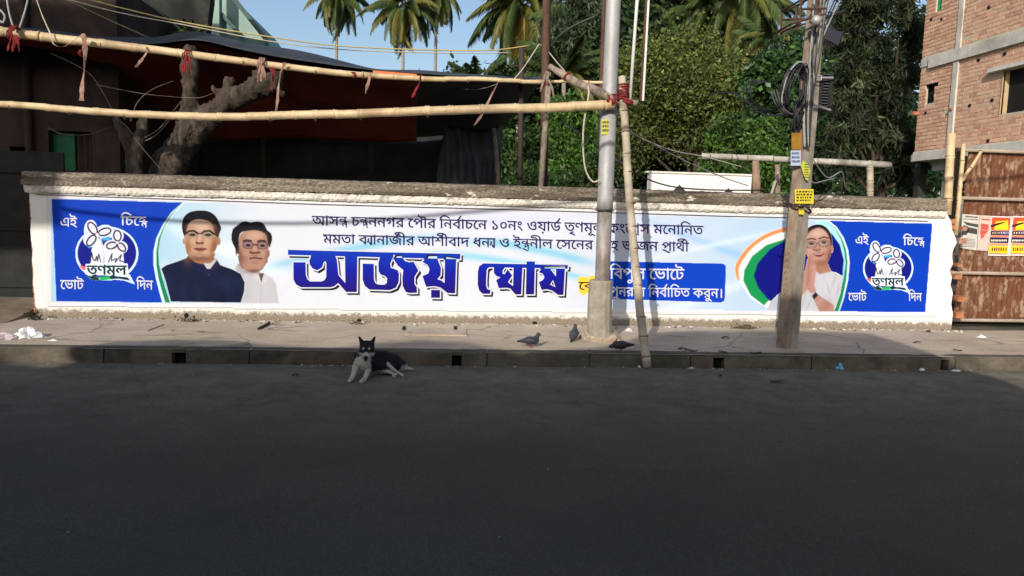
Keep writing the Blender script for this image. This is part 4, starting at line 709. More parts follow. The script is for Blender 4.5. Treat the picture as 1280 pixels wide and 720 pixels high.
def cyl_pole(name, pts, r, mat, parent, n=20): mb = MB(); mb.tube(pts, r, n); return mb.build(name, mat, parent, smooth=True)
def bamboo(label, cat, pts, r0, r1, mat, nodes=.42, group=None, name='bamboo_pole', holes=True):
    root = empty(name, ((np.array(pts[0])+np.array(pts[-1]))/2), label, cat, group)
    P = cat_rom(pts, 12) if len(pts) > 2 else [lerp(np.array(pts[0]), np.array(pts[1]), t) for t in np.linspace(0, 1, 40)]
    P = np.array(P); s = np.concatenate([[0], np.cumsum(np.linalg.norm(np.diff(P, axis=0), axis=1))]); L = s[-1]
    at = lambda u: np.array([np.interp(u, s, P[:, i]) for i in range(3)])
    us = [0.0]; u = random.uniform(.1, nodes); js = []
    while u < L: js.append(u); u += nodes*random.uniform(.68, 1.3)
    prof = [(0, 1.0)]
    for j in js: k_ = random.uniform(1.07, 1.14); prof += [(j-.035, .97), (j-.012, k_), (j, .94), (j+.012, k_-.02), (j+.035, .98)]
    prof += [(L, .96)]; prof = sorted(p for p in prof if 0 <= p[0] <= L)
    dense = []
    for (a, fa), (b, fb) in zip(prof[:-1], prof[1:]):
        m = max(1, int((b-a)/.15)); dense += [(lerp(a, b, k/m), lerp(fa, fb, k/m)) for k in range(m)]
    dense.append(prof[-1]); mb = MB(); w = np.cumsum(RNG.normal(0, .0022, (len(dense), 3)), 0); w -= np.linspace(0, 1, len(dense))[:, None]*w[-1]
    mb.tube([at(a)+w[i] for i, (a, f) in enumerate(dense)], [lerp(r0, r1, a/L)*f for a, f in dense], 12); mb.build('cane', mat, root, smooth=True)
    for j in js[::2 if holes else 1]:
        t = at(min(j+.05, L))-at(max(j-.05, 0)); t /= np.linalg.norm(t); rr_ = lerp(r0, r1, j/L); c = at(j); m2 = MB(); m2.tube([c-t*.006, c+t*.006], rr_*1.10, 12); m2.build('node_ring', M_BAMDK, root)
    return root
def strip(pts, w, name, mat, label=None, cat=None, parent=None, group=None, th=.004, twist=.5):
    P = cat_rom(pts, 5); V = []; Fc = []; ph = random.random()*6
    for i, p in enumerate(P):
        a = ph+twist*i*.4; ww = w*(.72+.16*math.sin(i*1.3+ph)+random.uniform(-.06, .06)); d = np.array([math.cos(a)*.9, math.sin(a)*.5, 0])*ww/2; e = np.array([-math.sin(a), math.cos(a), 0])*th
        V += [p-d-e, p+d-e, p+d+e, p-d+e]
    for i in range(len(P)-1): Fc += [(i*4+j, i*4+(j+1) % 4, i*4+4+(j+1) % 4, i*4+4+j) for j in range(4)]
    Fc += [(0, 1, 2, 3), tuple(len(V)-4+j for j in (3, 2, 1, 0))]; mb = MB(); mb.add(V, Fc); o = mb.build(name, mat, parent)
    if label: tag(o, label, cat, group)
    return o
def wrap(c, axis, r, n, w, name, mat, parent):      # turns of cloth or cord round a pole
    axis = np.array(axis, float)/np.linalg.norm(axis); a = np.cross(axis, [0.3, .2, .9]); a /= np.linalg.norm(a); b = np.cross(axis, a); mb = MB()
    pts = []; 
    for i in range(n*12+1):
        t = i/12*2*math.pi; pts.append(np.array(c)+(a*math.cos(t)+b*math.sin(t))*(r+random.uniform(0, .006))+axis*(w*(i/(n*12)-.5)+random.uniform(-.004, .004)))
    mb.tube(pts, .009, 6); return mb.build(name, mat, parent, smooth=True)

# tall tubular steel pole on a concrete collar
PYM = -1.235
mp = empty('steel_pole', az(750, 425), 'tall round galvanised steel pole rising from a concrete sleeve, in front of the banner', 'pole')
def mpt(px, py): return ay(px, py, PYM)
cyl_pole('lower_tube', [mpt(750, 380), mpt(753.2, 340), mpt(756.0, 262)], [.094, .092, .091], M_STEELR, mp)
cyl_pole('middle_tube', [mpt(756.0, 262), mpt(756.5, 248), mpt(761.2, 130)], [.099, .0975, .096], M_STEEL, mp)
cyl_pole('upper_tube', [mpt(761.2, 130), mpt(761.7, 122), mpt(767, 0), mpt(771, -110)], [.093, .090, .088, .084], M_STEEL, mp)
cb = MB(); P_ = [az(749.5, 425), mpt(749.5, 392), mpt(751.2, 352), mpt(751.3, 350)]
cb.tube([P_[0], lerp(P_[0], P_[1], .5), P_[1], P_[2], P_[3]], [.162, .158, .156, .152, .135], 14); cb.build('concrete_sleeve', noisy('sleeve_concrete', (.26, .225, .18), (.42, .37, .30), 6, .92, .5, .008, c3=(.2, .17, .14)), mp)
fb = MB(); c = az(750.5, 424); n = 22; V = []
for k, (rr2, z) in enumerate(((.255, -.01), (.245, .045), (.215, .085), (.16, .10))):
    for j in range(n): a = 2*math.pi*j/n; q = rr2*(1+random.uniform(-.09, .09)); V.append((c[0]+q*math.cos(a), c[1]+q*math.sin(a)*.9, z+random.uniform(-.012, .012)))
fb.add(V, [(k*n+j, k*n+(j+1) % n, k*n+n+(j+1) % n, k*n+n+j) for k in range(3) for j in range(n)]+[tuple(range(n)), tuple(3*n+j for j in range(n))[::-1]])
fb.build('concrete_footing', noisy('pinkish_footing', (.34, .26, .19), (.52, .42, .33), 9, .95, .8, .015, c3=(.30, .15, .09)), mp)
def sticker(px0, py0, px1, py1, y, mat, name, parent, rows=0, curve=0.0, ink=None, tagd=None, th=.003):
    mb = MB(); a, b, c_, d = ay(px0, py0, y), ay(px1, py0, y), ay(px1, py1, y), ay(px0, py1, y); n = 6; V = []
    for i in range(n+1):
        u = i/n; dy = curve*((2*u-1)**2)
        V += [lerp(a, b, u)+[0, dy, 0], lerp(d, c_, u)+[0, dy, 0], lerp(a, b, u)+[0, dy+th, 0], lerp(d, c_, u)+[0, dy+th, 0]]
    for i in range(n): k = i*4; mb.add([], []); mb.f += [(k, k+1, k+5, k+4), (k+2, k+6, k+7, k+3), (k, k+4, k+6, k+2), (k+1, k+3, k+7, k+5)]; mb.mi += [0]*4
    mb.f += [(0, 2, 3, 1), (n*4, n*4+1, n*4+3, n*4+2)]; mb.mi += [0]*2; mb.v = [tuple(map(float, v)) for v in V]
    o = mb.build(name, mat, parent)
    if rows:
        mk = MB()
        for r in range(rows):
            v0 = .12+.8*r/rows; v1 = v0+.45/rows; x = .08
            while x < .86:
                w = random.uniform(.06, .16); 
                pts = [lerp(lerp(a, b, u), lerp(d, c_, u), v)+[0, curve*((2*u-1)**2)-.002, 0] for u, v in ((x, v0), (min(x+w, .93), v0+random.uniform(-.02, .02)), (min(x+w*.9, .93), v1), (x+.01, v1))]
                mk.quad(*pts[::-1]); x += w+random.uniform(.02, .05)
        mk.build('print_mark', ink or M_DARKINK, o if (parent is None or o.parent is None) else o)
    if tagd: tag(o, *tagd)
    return o
sticker(752.5, 149, 765, 168, PYM-.098, plain('lime_paper', lin((186, 186, 74)), .8), 'handbill', None, 3, .03, None, ('small lime yellow handbill pasted on the round steel pole', 'handbill'))
# thin cord round the pole at the height of the wall top
pc = mpt(756, 263); ww = wrap(pc, (0, 0, 1), .105, 1, .004, 'cord_loop', M_WIREK, None); tag(ww, 'thin dark cord looped round the steel pole just above the banner', 'cord')

# square concrete pole leaning right
CY = -1.587
cp = empty('concrete_pole', az(982, 434), 'weathered square concrete utility pole with two faces showing, crowded with cables and notices', 'utility pole')
M_PCON = noisy('pole_concrete', (.17, .145, .115), (.36, .32, .26), 5, .92, .6, .008, sc=(1, 1, .4), c3=(.13, .10, .08))
M_PCON2 = noisy('pole_brown_face', (.17, .12, .09), (.33, .26, .20), 7, .92, .6, .008, sc=(1, 1, .5), c3=(.30, .17, .11))
def cpt(px, py): return ay(px, py, CY)
b0 = cpt(981.5, 435); b1 = cpt(1025, -60); pm = MB(); V = []
for k, t in enumerate(np.linspace(0, 1, 24)):
    c_ = lerp(b0, b1, t); hw = lerp(.128, .10, t)
    for (u, v) in ((-1.0, -.25), (-.3, -1.0), (1.0, -.6), (.75, .7), (-.6, .9)): V.append((c_[0]+u*hw+random.uniform(-.003, .003), c_[1]+v*hw*.9+random.uniform(-.003, .003), c_[2]))
Fc = [(k*5+j, k*5+(j+1) % 5, k*5+5+(j+1) % 5, k*5+5+j) for k in range(23) for j in range(5)]+[(4, 3, 2, 1, 0), tuple(115+j for j in range(5))]
pm.add(V, Fc); pm.mi = [1 if (f[1]-f[0] == 1 and f[0] % 5 == 0 and len(f) == 4) else 0 for f in pm.f]; pm.build('shaft', [M_PCON, M_PCON2], cp)
for (px0, py0, px1, py1, k) in ((978, 312, 985, 396, 0),):     # worn painted letters down the brown face
    mk = MB(); yy = py0
    while yy < py1:
        x = 984.6-(yy-py0)*.062; p = lambda dx, dy: ay(x+dx, yy+dy, CY-.118)
        mk.quad(p(-2.3, 0), p(2.0, .3), p(2.0, 1.0), p(-2.3, .8)); mk.quad(p(-2.3, 1.2), p(-1.5, 1.2), p(-1.5, 4.5), p(-2.3, 4.4)); mk.quad(p(.8, 1.4), p(1.6, 1.5), p(1.4, 4.6), p(.6, 4.6)); yy += random.uniform(6, 8.5)
    mk.build('faded_marking', plain('faded_marking', (.30, .17, .12), .9), cp)
# notices fixed on the concrete pole
pg = 'notices on the concrete pole'
sticker(989.5, 166, 1001.5, 187, CY-.15, M_YELD, 'metal_plate', None, 0, 0, None, ('plain ochre yellow metal plate, topmost of the notices on the concrete pole', 'plate', pg), .004)
sticker(988.5, 188, 1001, 207, CY-.15, plain('pale_blue_plate', lin((168, 178, 196)), .6), 'notice', None, 3, 0, plain('navy_print', (.04, .06, .16), .7), ('pale blue notice with dark writing under the ochre plate on the concrete pole', 'notice', pg), .004)
st = MB(); pts = [(1004, 201), (1010, 205), (1013, 213), (1010, 226), (1006.5, 224), (1003, 214), (1001, 206)]
st.add([ay(a, b, CY-.142) for a, b in pts]+[ay(a, b, CY-.139) for a, b in pts], [tuple(range(7))[::-1], tuple(range(7, 14))]+[(i, (i+1) % 7, 7+(i+1) % 7, 7+i) for i in range(7)]); s0 = st.build('notice', plain('lime_notice', lin((176, 180, 62)), .8)); tag(s0, 'torn leaf shaped lime notice with short black lines on the concrete pole', 'notice', pg)
mk = MB()
for i in range(6): yy = 205+i*3.2; mk.quad(ay(1005.5, yy, CY-.1445), ay(1011, yy+.3, CY-.1445), ay(1011, yy+1.3, CY-.1445), ay(1005.5, yy+1.0, CY-.1445))
mk.build('print_mark', M_DARKINK, s0)
sticker(993.5, 236.5, 1017, 254.5, CY-.165, M_YEL, 'notice', None, 4, .0, None, ('square bright yellow printed notice on the concrete pole at wall top height', 'notice', pg))
sticker(998.5, 256, 1005, 268, CY-.15, M_YEL, 'notice', None, 1, .0, None, ('narrow yellow notice hanging below the cord on the concrete pole', 'notice', pg))
w2 = MB(); w2.tube(cat_rom([cpt(983, 254)+[0, -.06, 0], cpt(988, 258)+[0, -.16, 0], cpt(996, 257)+[0, -.19, 0], cpt(1006, 263)+[0, -.14, 0], cpt(1011, 266)+[0, 0, 0], cpt(1000, 262)+[0, .16, 0], cpt(984, 256)+[0, .1, 0]], 5), .013, 6); tag(w2.build('wire_tie', noisy('dark_brown_wire', (.04, .02, .02), (.1, .06, .05), 20), None, smooth=True), 'thick dark twisted wire tied round the concrete pole below the yellow notice', 'wire tie')
# cables climbing the pole
def cable(pts, r, mat, name='cable', label=None, cat=None, group=None, parent=None, n=6, k=6):
    mb = MB(); mb.tube(cat_rom(pts, k) if len(pts) > 2 else pts, r, n); o = mb.build(name, mat, parent, smooth=True)
    if label: tag(o, label, cat, group)
    return o
bund = empty('cable_bundle', cpt(1003, 140)+[0, -.12, 0], 'loose bundle of grey and black service cables running up the concrete pole', 'cable bundle')
for i in range(11):
    o1 = random.uniform(-7, 7); dy = -.12-random.uniform(0, .06); o2 = random.uniform(-9, 9)
    cable([cpt(1003+o1*.3, 185)+[0, dy, 0], cpt(1004+o1*.7, 150)+[0, dy, 0], cpt(1006+o1, 112)+[0, dy-.02, 0], cpt(1009+o2, 60)+[0, dy-.03, 0], cpt(1016+o2, 10)+[0, dy-.02, 0], cpt(1022+o2*1.8, -50)+[0, dy, 0]], random.choice((.006, .008, .011)), random.choice((M_WIREK, M_WIREK, M_DGREY, M_WIREG)), 'cable', parent=bund)
cable([cpt(999, 185)+[0, -.14, 0], cpt(998, 150)+[0, -.14, 0], cpt(1001, 120)+[0, -.15, 0], cpt(1004, 88)+[0, -.15, 0], cpt(1008, 40)+[0, -.15, 0], cpt(1013, -40)+[0, -.14, 0]], .016, M_WIREG, 'conduit', parent=bund)
for i in range(7): cable([cpt(1014+i*2.2, 55)+[0, .05, 0], cpt(1020+i*3.0, 25)+[0, 0, 0], cpt(1030+i*3.5, -10)+[0, -.1, 0], cpt(1038+i*5, -60)+[0, -.3, 0]], .009, random.choice((M_WIREK, M_WIREG)), 'cable', parent=bund)
# coiled cable slack
coil = empty('cable_coil', cpt(985, 112)+[0, -.1, 0], 'big tangled coil of black cable slack hung on the left of the concrete pole', 'cable coil')
def loop(cx, cy, rx, ry, a0, a1, r, mat, dy, parent, tilt=0.0):
    pts = []
    for i in range(int(abs(a1-a0)/14)+2):
        a = math.radians(a0+(a1-a0)*i/(int(abs(a1-a0)/14)+1)); u, v = rx*math.cos(a), ry*math.sin(a); pts.append(cpt(cx+u*math.cos(tilt)-v*math.sin(tilt), cy+u*math.sin(tilt)+v*math.cos(tilt))+[0, dy+.04*math.sin(a*1.3), 0])
    mb = MB(); mb.tube(pts, r, 6, cap=False); return mb.build('loop', mat, parent, smooth=True)
for i in range(16): loop(988+random.uniform(-2, 3), 113+random.uniform(-3, 3), random.uniform(9, 19), random.uniform(24, 34), 0, 360, random.choice((.006, .008, .01)), random.choice((M_WIREK,)*6+(M_WIREG,)), random.uniform(-.22, -.05), coil, random.uniform(0, .3))
for i in range(4): loop(948+i*1.5, 122, 29-i*1.7, 20-i*1.5, 20, 250+i*20, .006, M_WIREK, -.1-.03*i, coil, .12)
for i in range(3): loop(972+i*2, 116, 16, 30, 70, 190, .009, M_DGREY, -.15-.03*i, coil, -.3)
for i in range(9): loop(990+random.uniform(-5, 5), 148+random.uniform(-8, 10), random.uniform(3, 8), random.uniform(8, 22), 0, 360, .010, M_WIREK, random.uniform(-.18, -.08), coil, random.uniform(-.6, .6))
# angle iron cage bracket
cg = empty('iron_bracket', cpt(990, 38)+[0, -.2, 0], 'rusty angle iron cage bracket sticking out left near the top of the concrete pole', 'bracket')
def bar(a, b, w, mat, parent, name='bar'):
    mb = MB(); mb.tube([a, b], w, 4); return mb.build(name, mat, parent)
f0 = lambda px, py, d=0: cpt(px, py)+[0, d, 0]
for d in (-.35, .15):
    for a, b in (((984, 10), (983, 38)), ((984, 10), (1012, 0)), ((983, 21), (1014, 20)), ((974, 38), (1014, 26)), ((1003, 3), (1003, 36))): bar(f0(*a, d), f0(*b, d), .014, M_RUST, cg)
for a in ((984, 10), (983, 38), (1003, 3), (974, 38)): bar(f0(*a, -.35), f0(*a, .15), .014, M_RUST, cg)
im = MB(); im.tube([f0(1001, 35, -.42), f0(1001, 35, -.39), f0(1002, 34, -.33), f0(1002, 33, -.22)], [.03, .055, .055, .02], 16); tag(im.build('lamp_reflector', plain('dull_glass', (.45, .44, .42), .35, .4), None, smooth=True), 'small round dusty lamp hanging under the iron bracket', 'lamp')
# tilted black flood light on its arm
fl = empty('flood_light', cpt(1041, 44), 'tilted black flood light on an arm at the right of the concrete pole top', 'flood light')
m = MB(); hh = [f0(1037, 33), f0(1055, 41), f0(1048, 58), f0(1030, 49)]; bb = [p+np.array([.03, .22, .03]) for p in hh]; m.add(hh+bb, [(0, 3, 2, 1), (4, 5, 6, 7)]+[(i, (i+1) % 4, 4+(i+1) % 4, 4+i) for i in range(4)]); M_BLKP = noisy('black_housing', (.012, .012, .014), (.03, .03, .033), 8, .55, .1, .001); m.build('housing', M_BLKP, fl, bevel=.01)
bar(f0(1018, 27), f0(1057, 14), .022, M_BLKP, fl, 'arm'); bar(f0(1040, 20), f0(1044, 40, .05), .012, M_BLKP, fl, 'yoke')
hh = [lerp(np.array(hh[i]), sum(np.array(h) for h in hh)/4, .14)-np.array([0, .004, 0]) for i in range(4)]; m = MB(); m.quad(*hh[::-1]); m.build('lens', plain('dark_glass', (.02, .02, .025), .12, 0, .6), fl)
# louvred junction box
jb = empty('junction_box', f0(1029, 140, -.02), 'black louvred junction box clamped to the right side of the concrete pole', 'junction box')
for (x0, x1, nm) in ((1023, 1024.3, 'side_rail'), (1034.5, 1035.8, 'side_rail')): m = MB(); a = f0(x0, 92, -.05); b = f0(x1, 139, .1); m.box((a[0], a[1], b[2]), (b[0], b[1], a[2])); m.build(nm, M_BLKP, jb)
m = MB(); a = f0(1023, 92, .06); b = f0(1036, 139, .1); m.box((a[0]+.005, a[1], b[2]), (b[0]-.005, b[1]-.002, a[2])); m.build('back_plate', M_BLKP, jb)
for i in range(13):
    a = f0(1024.5, 93+i*3.6, -.07); b = f0(1034.3, 94.6+i*3.6, .05); m = MB(); m.box((a[0], a[1]+.02, b[2]), (b[0], b[1], a[2])); m.build('louvre', plain('louvre_grey', (.07, .07, .075), .5), jb)
for q_ in ((f0(1010, 99.5, -.15), f0(1036, 99, -.1)), (f0(1010, 133, -.15), f0(1033, 139, -.1))): m = MB(); m.tube(q_, .012, 6); m.build('clamp', M_STEEL, jb)
m = MB()
for u0, v0, u1, v1 in ((1010, 97, 1018.5, 98), (1010, 102.5, 1018.5, 103.5), (1010, 97, 1011, 103.5), (1017.5, 97, 1018.5, 103.5)): a = f0(u0, v0, -.17); b = f0(u1, v1, -.17); m.box((a[0], a[1], b[2]), (b[0], a[1]+.02, a[2]))
m.build('buckle', M_STEEL, jb)

# slim uprights behind the steel pole
def slim(name, label, cat, pts, r, mat, y, group=None): mb = MB(); mb.tube([ay(px, py, y) for px, py in pts], r, 8); return tag(mb.build(name, mat, None, smooth=True), label, cat, group)
slim('iron_rod', 'thin rusty iron upright seen just left of the steel pole', 'iron post', [(757, -60), (755.5, 0), (751.5, 118), (749, 250)], .036, M_RUST, .9)
slim('iron_post', 'rusty iron post standing behind the wall near the right end of the tarpaulin', 'iron post', [(685, -70), (683.3, 0), (681, 110), (679.5, 245)], .062, M_RUST, 1.2)
slim('timber_post', 'thin split timber post lashed beside the rusty iron post', 'timber post', [(685.5, 108), (681.5, 160), (675.5, 245)], .045, M_BARKL, .95)
slim('iron_post', 'dark thin post half hidden by leaves, between the shed and the rusty post', 'iron post', [(652, 60), (651, 150), (650, 246)], .045, plain('dark_iron', (.05, .035, .03), .8), 2.5)
# bamboo rig in front of the wall
low = bamboo('long pale bamboo pole tied level across the view, the lower of the two', 'bamboo pole', [ay(-70, 128.5, -1.0), ay(0, 132, -1.05), ay(190, 146, -1.15), ay(400, 146, -1.25), ay(600, 138.5, -1.33), ay(768, 131, -1.40)], .037, .058, M_BAMB, .33)
upp = bamboo('long pale bamboo pole sloping down to the right, the upper of the two', 'bamboo pole', [ay(-60, 30, -.9), ay(0, 39, -.85), ay(110, 53, -.7), ay(245, 70, -.5), ay(400, 90.5, -.3), ay(520, 98.5, -.1), ay(684, 103, .15)], .058, .028, M_BAMB, .40)
bamboo('thin far bamboo running on from the rusty post to behind the steel pole', 'bamboo pole', [ay(660, 101.5, .2), ay(770, 103.5, .1)], .022, .022, M_BAMB, .3)
upr = bamboo('upright grey bamboo prop standing at the kerb and leaning back against the steel pole', 'bamboo prop', [az(809, 460, -.15), ay(802, 400, -1.97), ay(793, 300, -1.82), ay(784, 190, -1.62), ay(777.5, 96, -1.45)], .052, .046, M_BAMG, .30, holes=False)
br = MB(); br.tube(cat_rom([ay(687, 83, -.7), ay(700, 91, -.8), ay(722, 104, -1.0), ay(745, 113, -1.25), ay(768, 125, -1.42), ay(797, 129, -1.5)], 4), [.03+.012*random.random()+.018*math.sin(i*.16) for i in range(21)], 9); tag(br.build('branch', M_BARKL, None, smooth=True), 'short crooked branch tied to the top of the bamboo prop beside the steel pole', 'branch')
jt = ay(780, 122, -1.46)
for i, (px, py, y, a, r, n, w) in enumerate(((767, 126, -1.40, (1, 0, 0), .075, 3, .07), (778.5, 118, -1.5, (0, 0, 1), .06, 5, .12), (779, 108, -1.47, (0, 0, 1), .055, 3, .07), (783, 127, -1.5, (.3, 0, 1), .068, 4, .05), (708, 95.5, -.87, (1, 0, -.5), .05, 3, .045), (759, 126, -1.38, (1, 0, 0), .066, 2, .03))):
    L_ = ('red cloth lashing where the lower bamboo meets the steel pole', 'red cloth lashing wound round the top of the bamboo prop', 'red cloth lashing at the very tip of the bamboo prop', 'dark red lashing below the joint of prop and branch', 'red cloth lashing halfway along the crooked branch', 'narrow red lashing at the right tip of the lower bamboo')[i]
    tag(wrap(ay(px, py, y), a, r, n, w, 'cloth_lashing', M_REDC, None), L_, 'lashing', 'red lashings round the bamboo joint')
slim('pipe', 'thin white pipe standing up from the bamboo joint, the left one of two', 'pipe', [(800, -60), (796.5, 0), (787.6, 124)], .020, M_WHITE, -1.45, 'thin pipes above the joint')
rp = empty('pipe', ay(803, 127, -1.48), 'thin pipe half rusty and half white right of the plain white one', 'pipe', 'thin pipes above the joint')
for dx, mt, nm in ((-1.6, M_RUST, 'rusty_bar'), (1.2, M_WHITE, 'white_bar')): m = MB(); m.tube([ay(813+dx, -60, -1.48), ay(809.5+dx, 0, -1.48), ay(802.5+dx, 126, -1.48)], .015, 6); m.build(nm, mt, rp)
rl = MB(); rl.tube(cat_rom([ay(735, 108, -1.3), ay(736, 118, -1.34), ay(732, 140, -1.34), ay(729, 165, -1.34), ay(729.5, 195, -1.34), ay(733, 215, -1.34), ay(741, 227, -1.34), ay(750, 225, -1.36)], 6), .011, 6); rp2 = rl.build('rope', M_ROPE, None, smooth=True); tag(rp2, 'pale rope hanging in a loop from the branch left of the steel pole', 'rope')
# scraps of cloth tied on the bamboo
grp = 'cloth scraps tied along the bamboo'
def cl(label, pts, w, mat, y=-.8): strip([ay(a, b, y-.07) for a, b in pts], w, 'cloth_tie', mat, label, 'cloth tie', None, grp)
def knot(px, py, y, r, mat, label, n=3):
    root = empty('cloth_knot', ay(px, py, y), label, 'cloth knot', grp); tag(wrap(ay(px, py, y), (1, 0, -.15), r, n, .07, 'winding', mat, root)); 
    for i in range(4):
        a = random.uniform(-8, 8); strip([ay(px+a*.4, py+2, y-.07), ay(px+a, py+10+random.uniform(0, 4), y-.08), ay(px+a*1.3, py+17+random.uniform(0, 8), y-.07)], .04, 'tail', mat, parent=root)
knot(18, 42, -.9, .085, M_REDC, 'bunched red rag knotted round the left end of the upper bamboo', 4)
cl('long faded pink strip hanging straight down from the upper bamboo near the left', [(104, 42), (106, 56), (106, 80), (103, 105), (102, 126)], .085, M_PINKC)
cl('long white cord looped round the left part of the upper bamboo', [(46, 0), (53, 20), (62, 40), (67, 55), (80, 58), (95, 48), (103, 43)], .02, M_ROPE)
cl('short red rag on the upper bamboo right of the long pink strip', [(101, 62), (99, 67), (103, 71)], .05, M_REDC)
cl('twisted red rag with a pale tip under the upper bamboo', [(184, 59), (182, 68), (176, 76), (170, 84)], .06, M_PINKC, -.6)
knot(234, 69, -.55, .06, M_REDC, 'red rag wound where the cut branch meets the upper bamboo', 3)
knot(327, 80, -.42, .07, M_PINKC, 'pink rag bunch above the thick tree limb', 4)
cl('dark red rag hanging straight below the pink bunch', [(340, 84), (341, 95), (339, 112)], .085, M_REDC, -.4)
cl('long thin pink rag tail right of the pink bunch', [(356, 78), (351, 92), (348, 110), (347, 124), (345, 140)], .05, M_PINKC, -.4)
cl('short red rag wound on the middle of the upper bamboo', [(441, 90), (444, 94), (442, 98)], .075, M_REDC, -.28)
cl('pale pink strip hanging diagonally from the middle of the upper bamboo', [(463, 90), (462, 98), (459, 108), (457, 117)], .06, M_PINKC, -.25)
cl('dark red strip slanting down where the red tarpaulin ends', [(526, 93), (524, 104), (519, 114), (515, 122)], .055, M_REDC, -.2)
cl('long pink strip slanting down across the lower bamboo', [(622, 104), (613, 122), (603, 142), (593, 157)], .055, M_PINKC, -.1)
cl('pale frayed cord drooping between two strips on the far bamboo', [(578, 111), (592, 112), (606, 110), (621, 105)], .018, M_ROPE, -.1)
knot(683, 97, .05, .075, M_BARKL, 'grey brown rag knot where bamboo and rusty post cross', 4)
cl('small red rag below the knot at the rusty post', [(683, 103), (679, 109), (676, 113)], .05, M_REDC, .05)

# ================================================================ SHED WITH TARPAULINS
M_TARPK = noisy('black_tarpaulin', (.028, .031, .034), (.055, .06, .066), 2.5, .55, .5, .03, sc=(1, 1, 1), spec=.4)
M_TARPD = noisy('dark_tarpaulin_inside', (.012, .013, .014), (.026, .028, .03), 2.0, .75, .5, .04)
M_TARPR = noisy('red_tarpaulin', (.30, .05, .032), (.40, .08, .045), 1.6, .8, .8, .06, c3=(.18, .035, .028))
def cloth_grid(rows, nu, nv, amp, name, mat, th=.012, label=None, cat=None, group=None, seed=1):
    """rows: list of polylines (world points) from front to back"""
    rs = [np.array(cat_rom(r, 8)) for r in rows]; rs = [np.stack([np.interp(np.linspace(0, 1, nu), np.linspace(0, 1, len(r)), r[:, i]) for i in range(3)], 1) for r in rs]
    G = []; rg = np.random.default_rng(seed)
    for v in np.linspace(0, len(rs)-1, nv): i = min(int(v), len(rs)-2); G.append(lerp(rs[i], rs[i+1], v-i))
    G = np.array(G); U, W = np.meshgrid(np.linspace(0, 1, nu), np.linspace(0, 1, nv)); wv = 0
    for k in range(6): wv = wv+np.sin(U*rg.uniform(6, 34)+W*rg.uniform(-14, 14)+rg.uniform(0, 6))/(1+k*.5)
    G[..., 2] += amp*wv*np.sin(np.clip(W, 0, 1)*math.pi)*.6; G[..., 1] += amp*wv*.4
    V = np.concatenate([G.reshape(-1, 3), G.reshape(-1, 3)+[0, 0, th]]); i = (np.arange(nv-1)[:, None]*nu+np.arange(nu-1)); Q = np.stack([i, i+1, i+nu+1, i+nu], -1).reshape(-1, 4); N_ = nu*nv
    ed = list(range(0, nu))+[k*nu+nu-1 for k in range(1, nv)]+[(nv-1)*nu+k for k in range(nu-2, -1, -1)]+[k*nu for k in range(nv-2, 0, -1)]
    E = np.array([(ed[k], ed[(k+1) % len(ed)], ed[(k+1) % len(ed)]+N_, ed[k]+N_) for k in range(len(ed))])
    o = np_mesh(name, V, np.concatenate([Q[:, ::-1], Q+N_, E]), mat, smooth=True)
    if label: tag(o, label, cat, group)
    return o
ridge = [(-90, 40), (40, 36), (125, 47), (190, 47), (238, 41), (300, 50), (360, 63), (460, 84), (540, 90), (640, 97), (680, 99)]
front = [(-90, 46), (40, 43), (125, 56), (190, 55), (245, 50), (300, 62), (360, 73), (460, 87), (540, 93), (640, 101), (682, 104.5)]
back = [(-90, 60), (60, 92), (130, 138), (200, 165), (250, 170), (300, 173), (360, 168), (460, 173), (520, 172), (575, 167), (628, 160)]
tr = [[ay(a, b, 2.0) for a, b in front], [ay(a, b, 3.0) for a, b in ridge], [ay(a, b, 7.0) for a, b in back]]
cloth_grid(tr, 110, 40, .035, 'tarpaulin', M_TARPK, .012, 'large dark grey tarpaulin roof stretched over the yard behind the wall', 'tarpaulin')
def cut(pl, dz): return [ay(a, b+dz, 0)*0+np.array([a, b+dz, 0]) for a, b in pl if a <= 470]+[np.array([521.0, np.interp(521, [q[0] for q in pl], [q[1] for q in pl])+dz, 0])]
rows_ = [[ay(q[0], q[1], yy) for q in cut(pl, dz)] for pl, dz, yy in ((front, 4.5, 2.35), (front, 10, 3.2), (back, 5, 6.7))]
cloth_grid(rows_, 100, 30, .035, 'tarpaulin', M_TARPR, .01, 'maroon red tarpaulin sagging under the dark roof sheet', 'tarpaulin', None, 5)
orl = MB(); orl.add([ay(466, 88, 1.95), ay(521, 92.5, 1.95), ay(521, 96.5, 1.93), ay(466, 91.5, 1.93), ay(466, 88, 1.99), ay(521, 92.5, 1.99), ay(521, 96.5, 1.97), ay(466, 91.5, 1.97)], [(0, 1, 2, 3), (7, 6, 5, 4), (0, 4, 5, 1), (2, 6, 7, 3), (1, 5, 6, 2), (0, 3, 7, 4)]); tag(orl.build('tarpaulin_lit_edge', noisy('sunlit_orange_edge', (.55, .13, .04), (.68, .2, .07), 6, .6, .2, .003)), 'orange coloured sunlit edge of the red tarpaulin above the upper bamboo', 'tarpaulin edge')  # brighter orange strip painting the sunlit edge of the red sheet
bl = [(100, 112), (140, 138), (200, 150), (300, 158), (400, 156), (520, 158), (575, 155), (626, 152)]; bl2 = [(100, 262)]+[(a, 262) for a, b in bl[1:]]
cloth_grid([[ay(a, b, 7.1) for a, b in bl], [ay(a, b, 7.3) for a, b in bl2]], 80, 16, .06, 'tarpaulin_curtain', M_TARPD, .01, 'black tarpaulin curtain closing the back of the yard', 'tarpaulin curtain', None, 8)
bl = [(556, 156), (580, 160), (606, 162), (628, 156)]; bl3 = [(540, 262), (575, 262), (606, 262), (622, 262)]
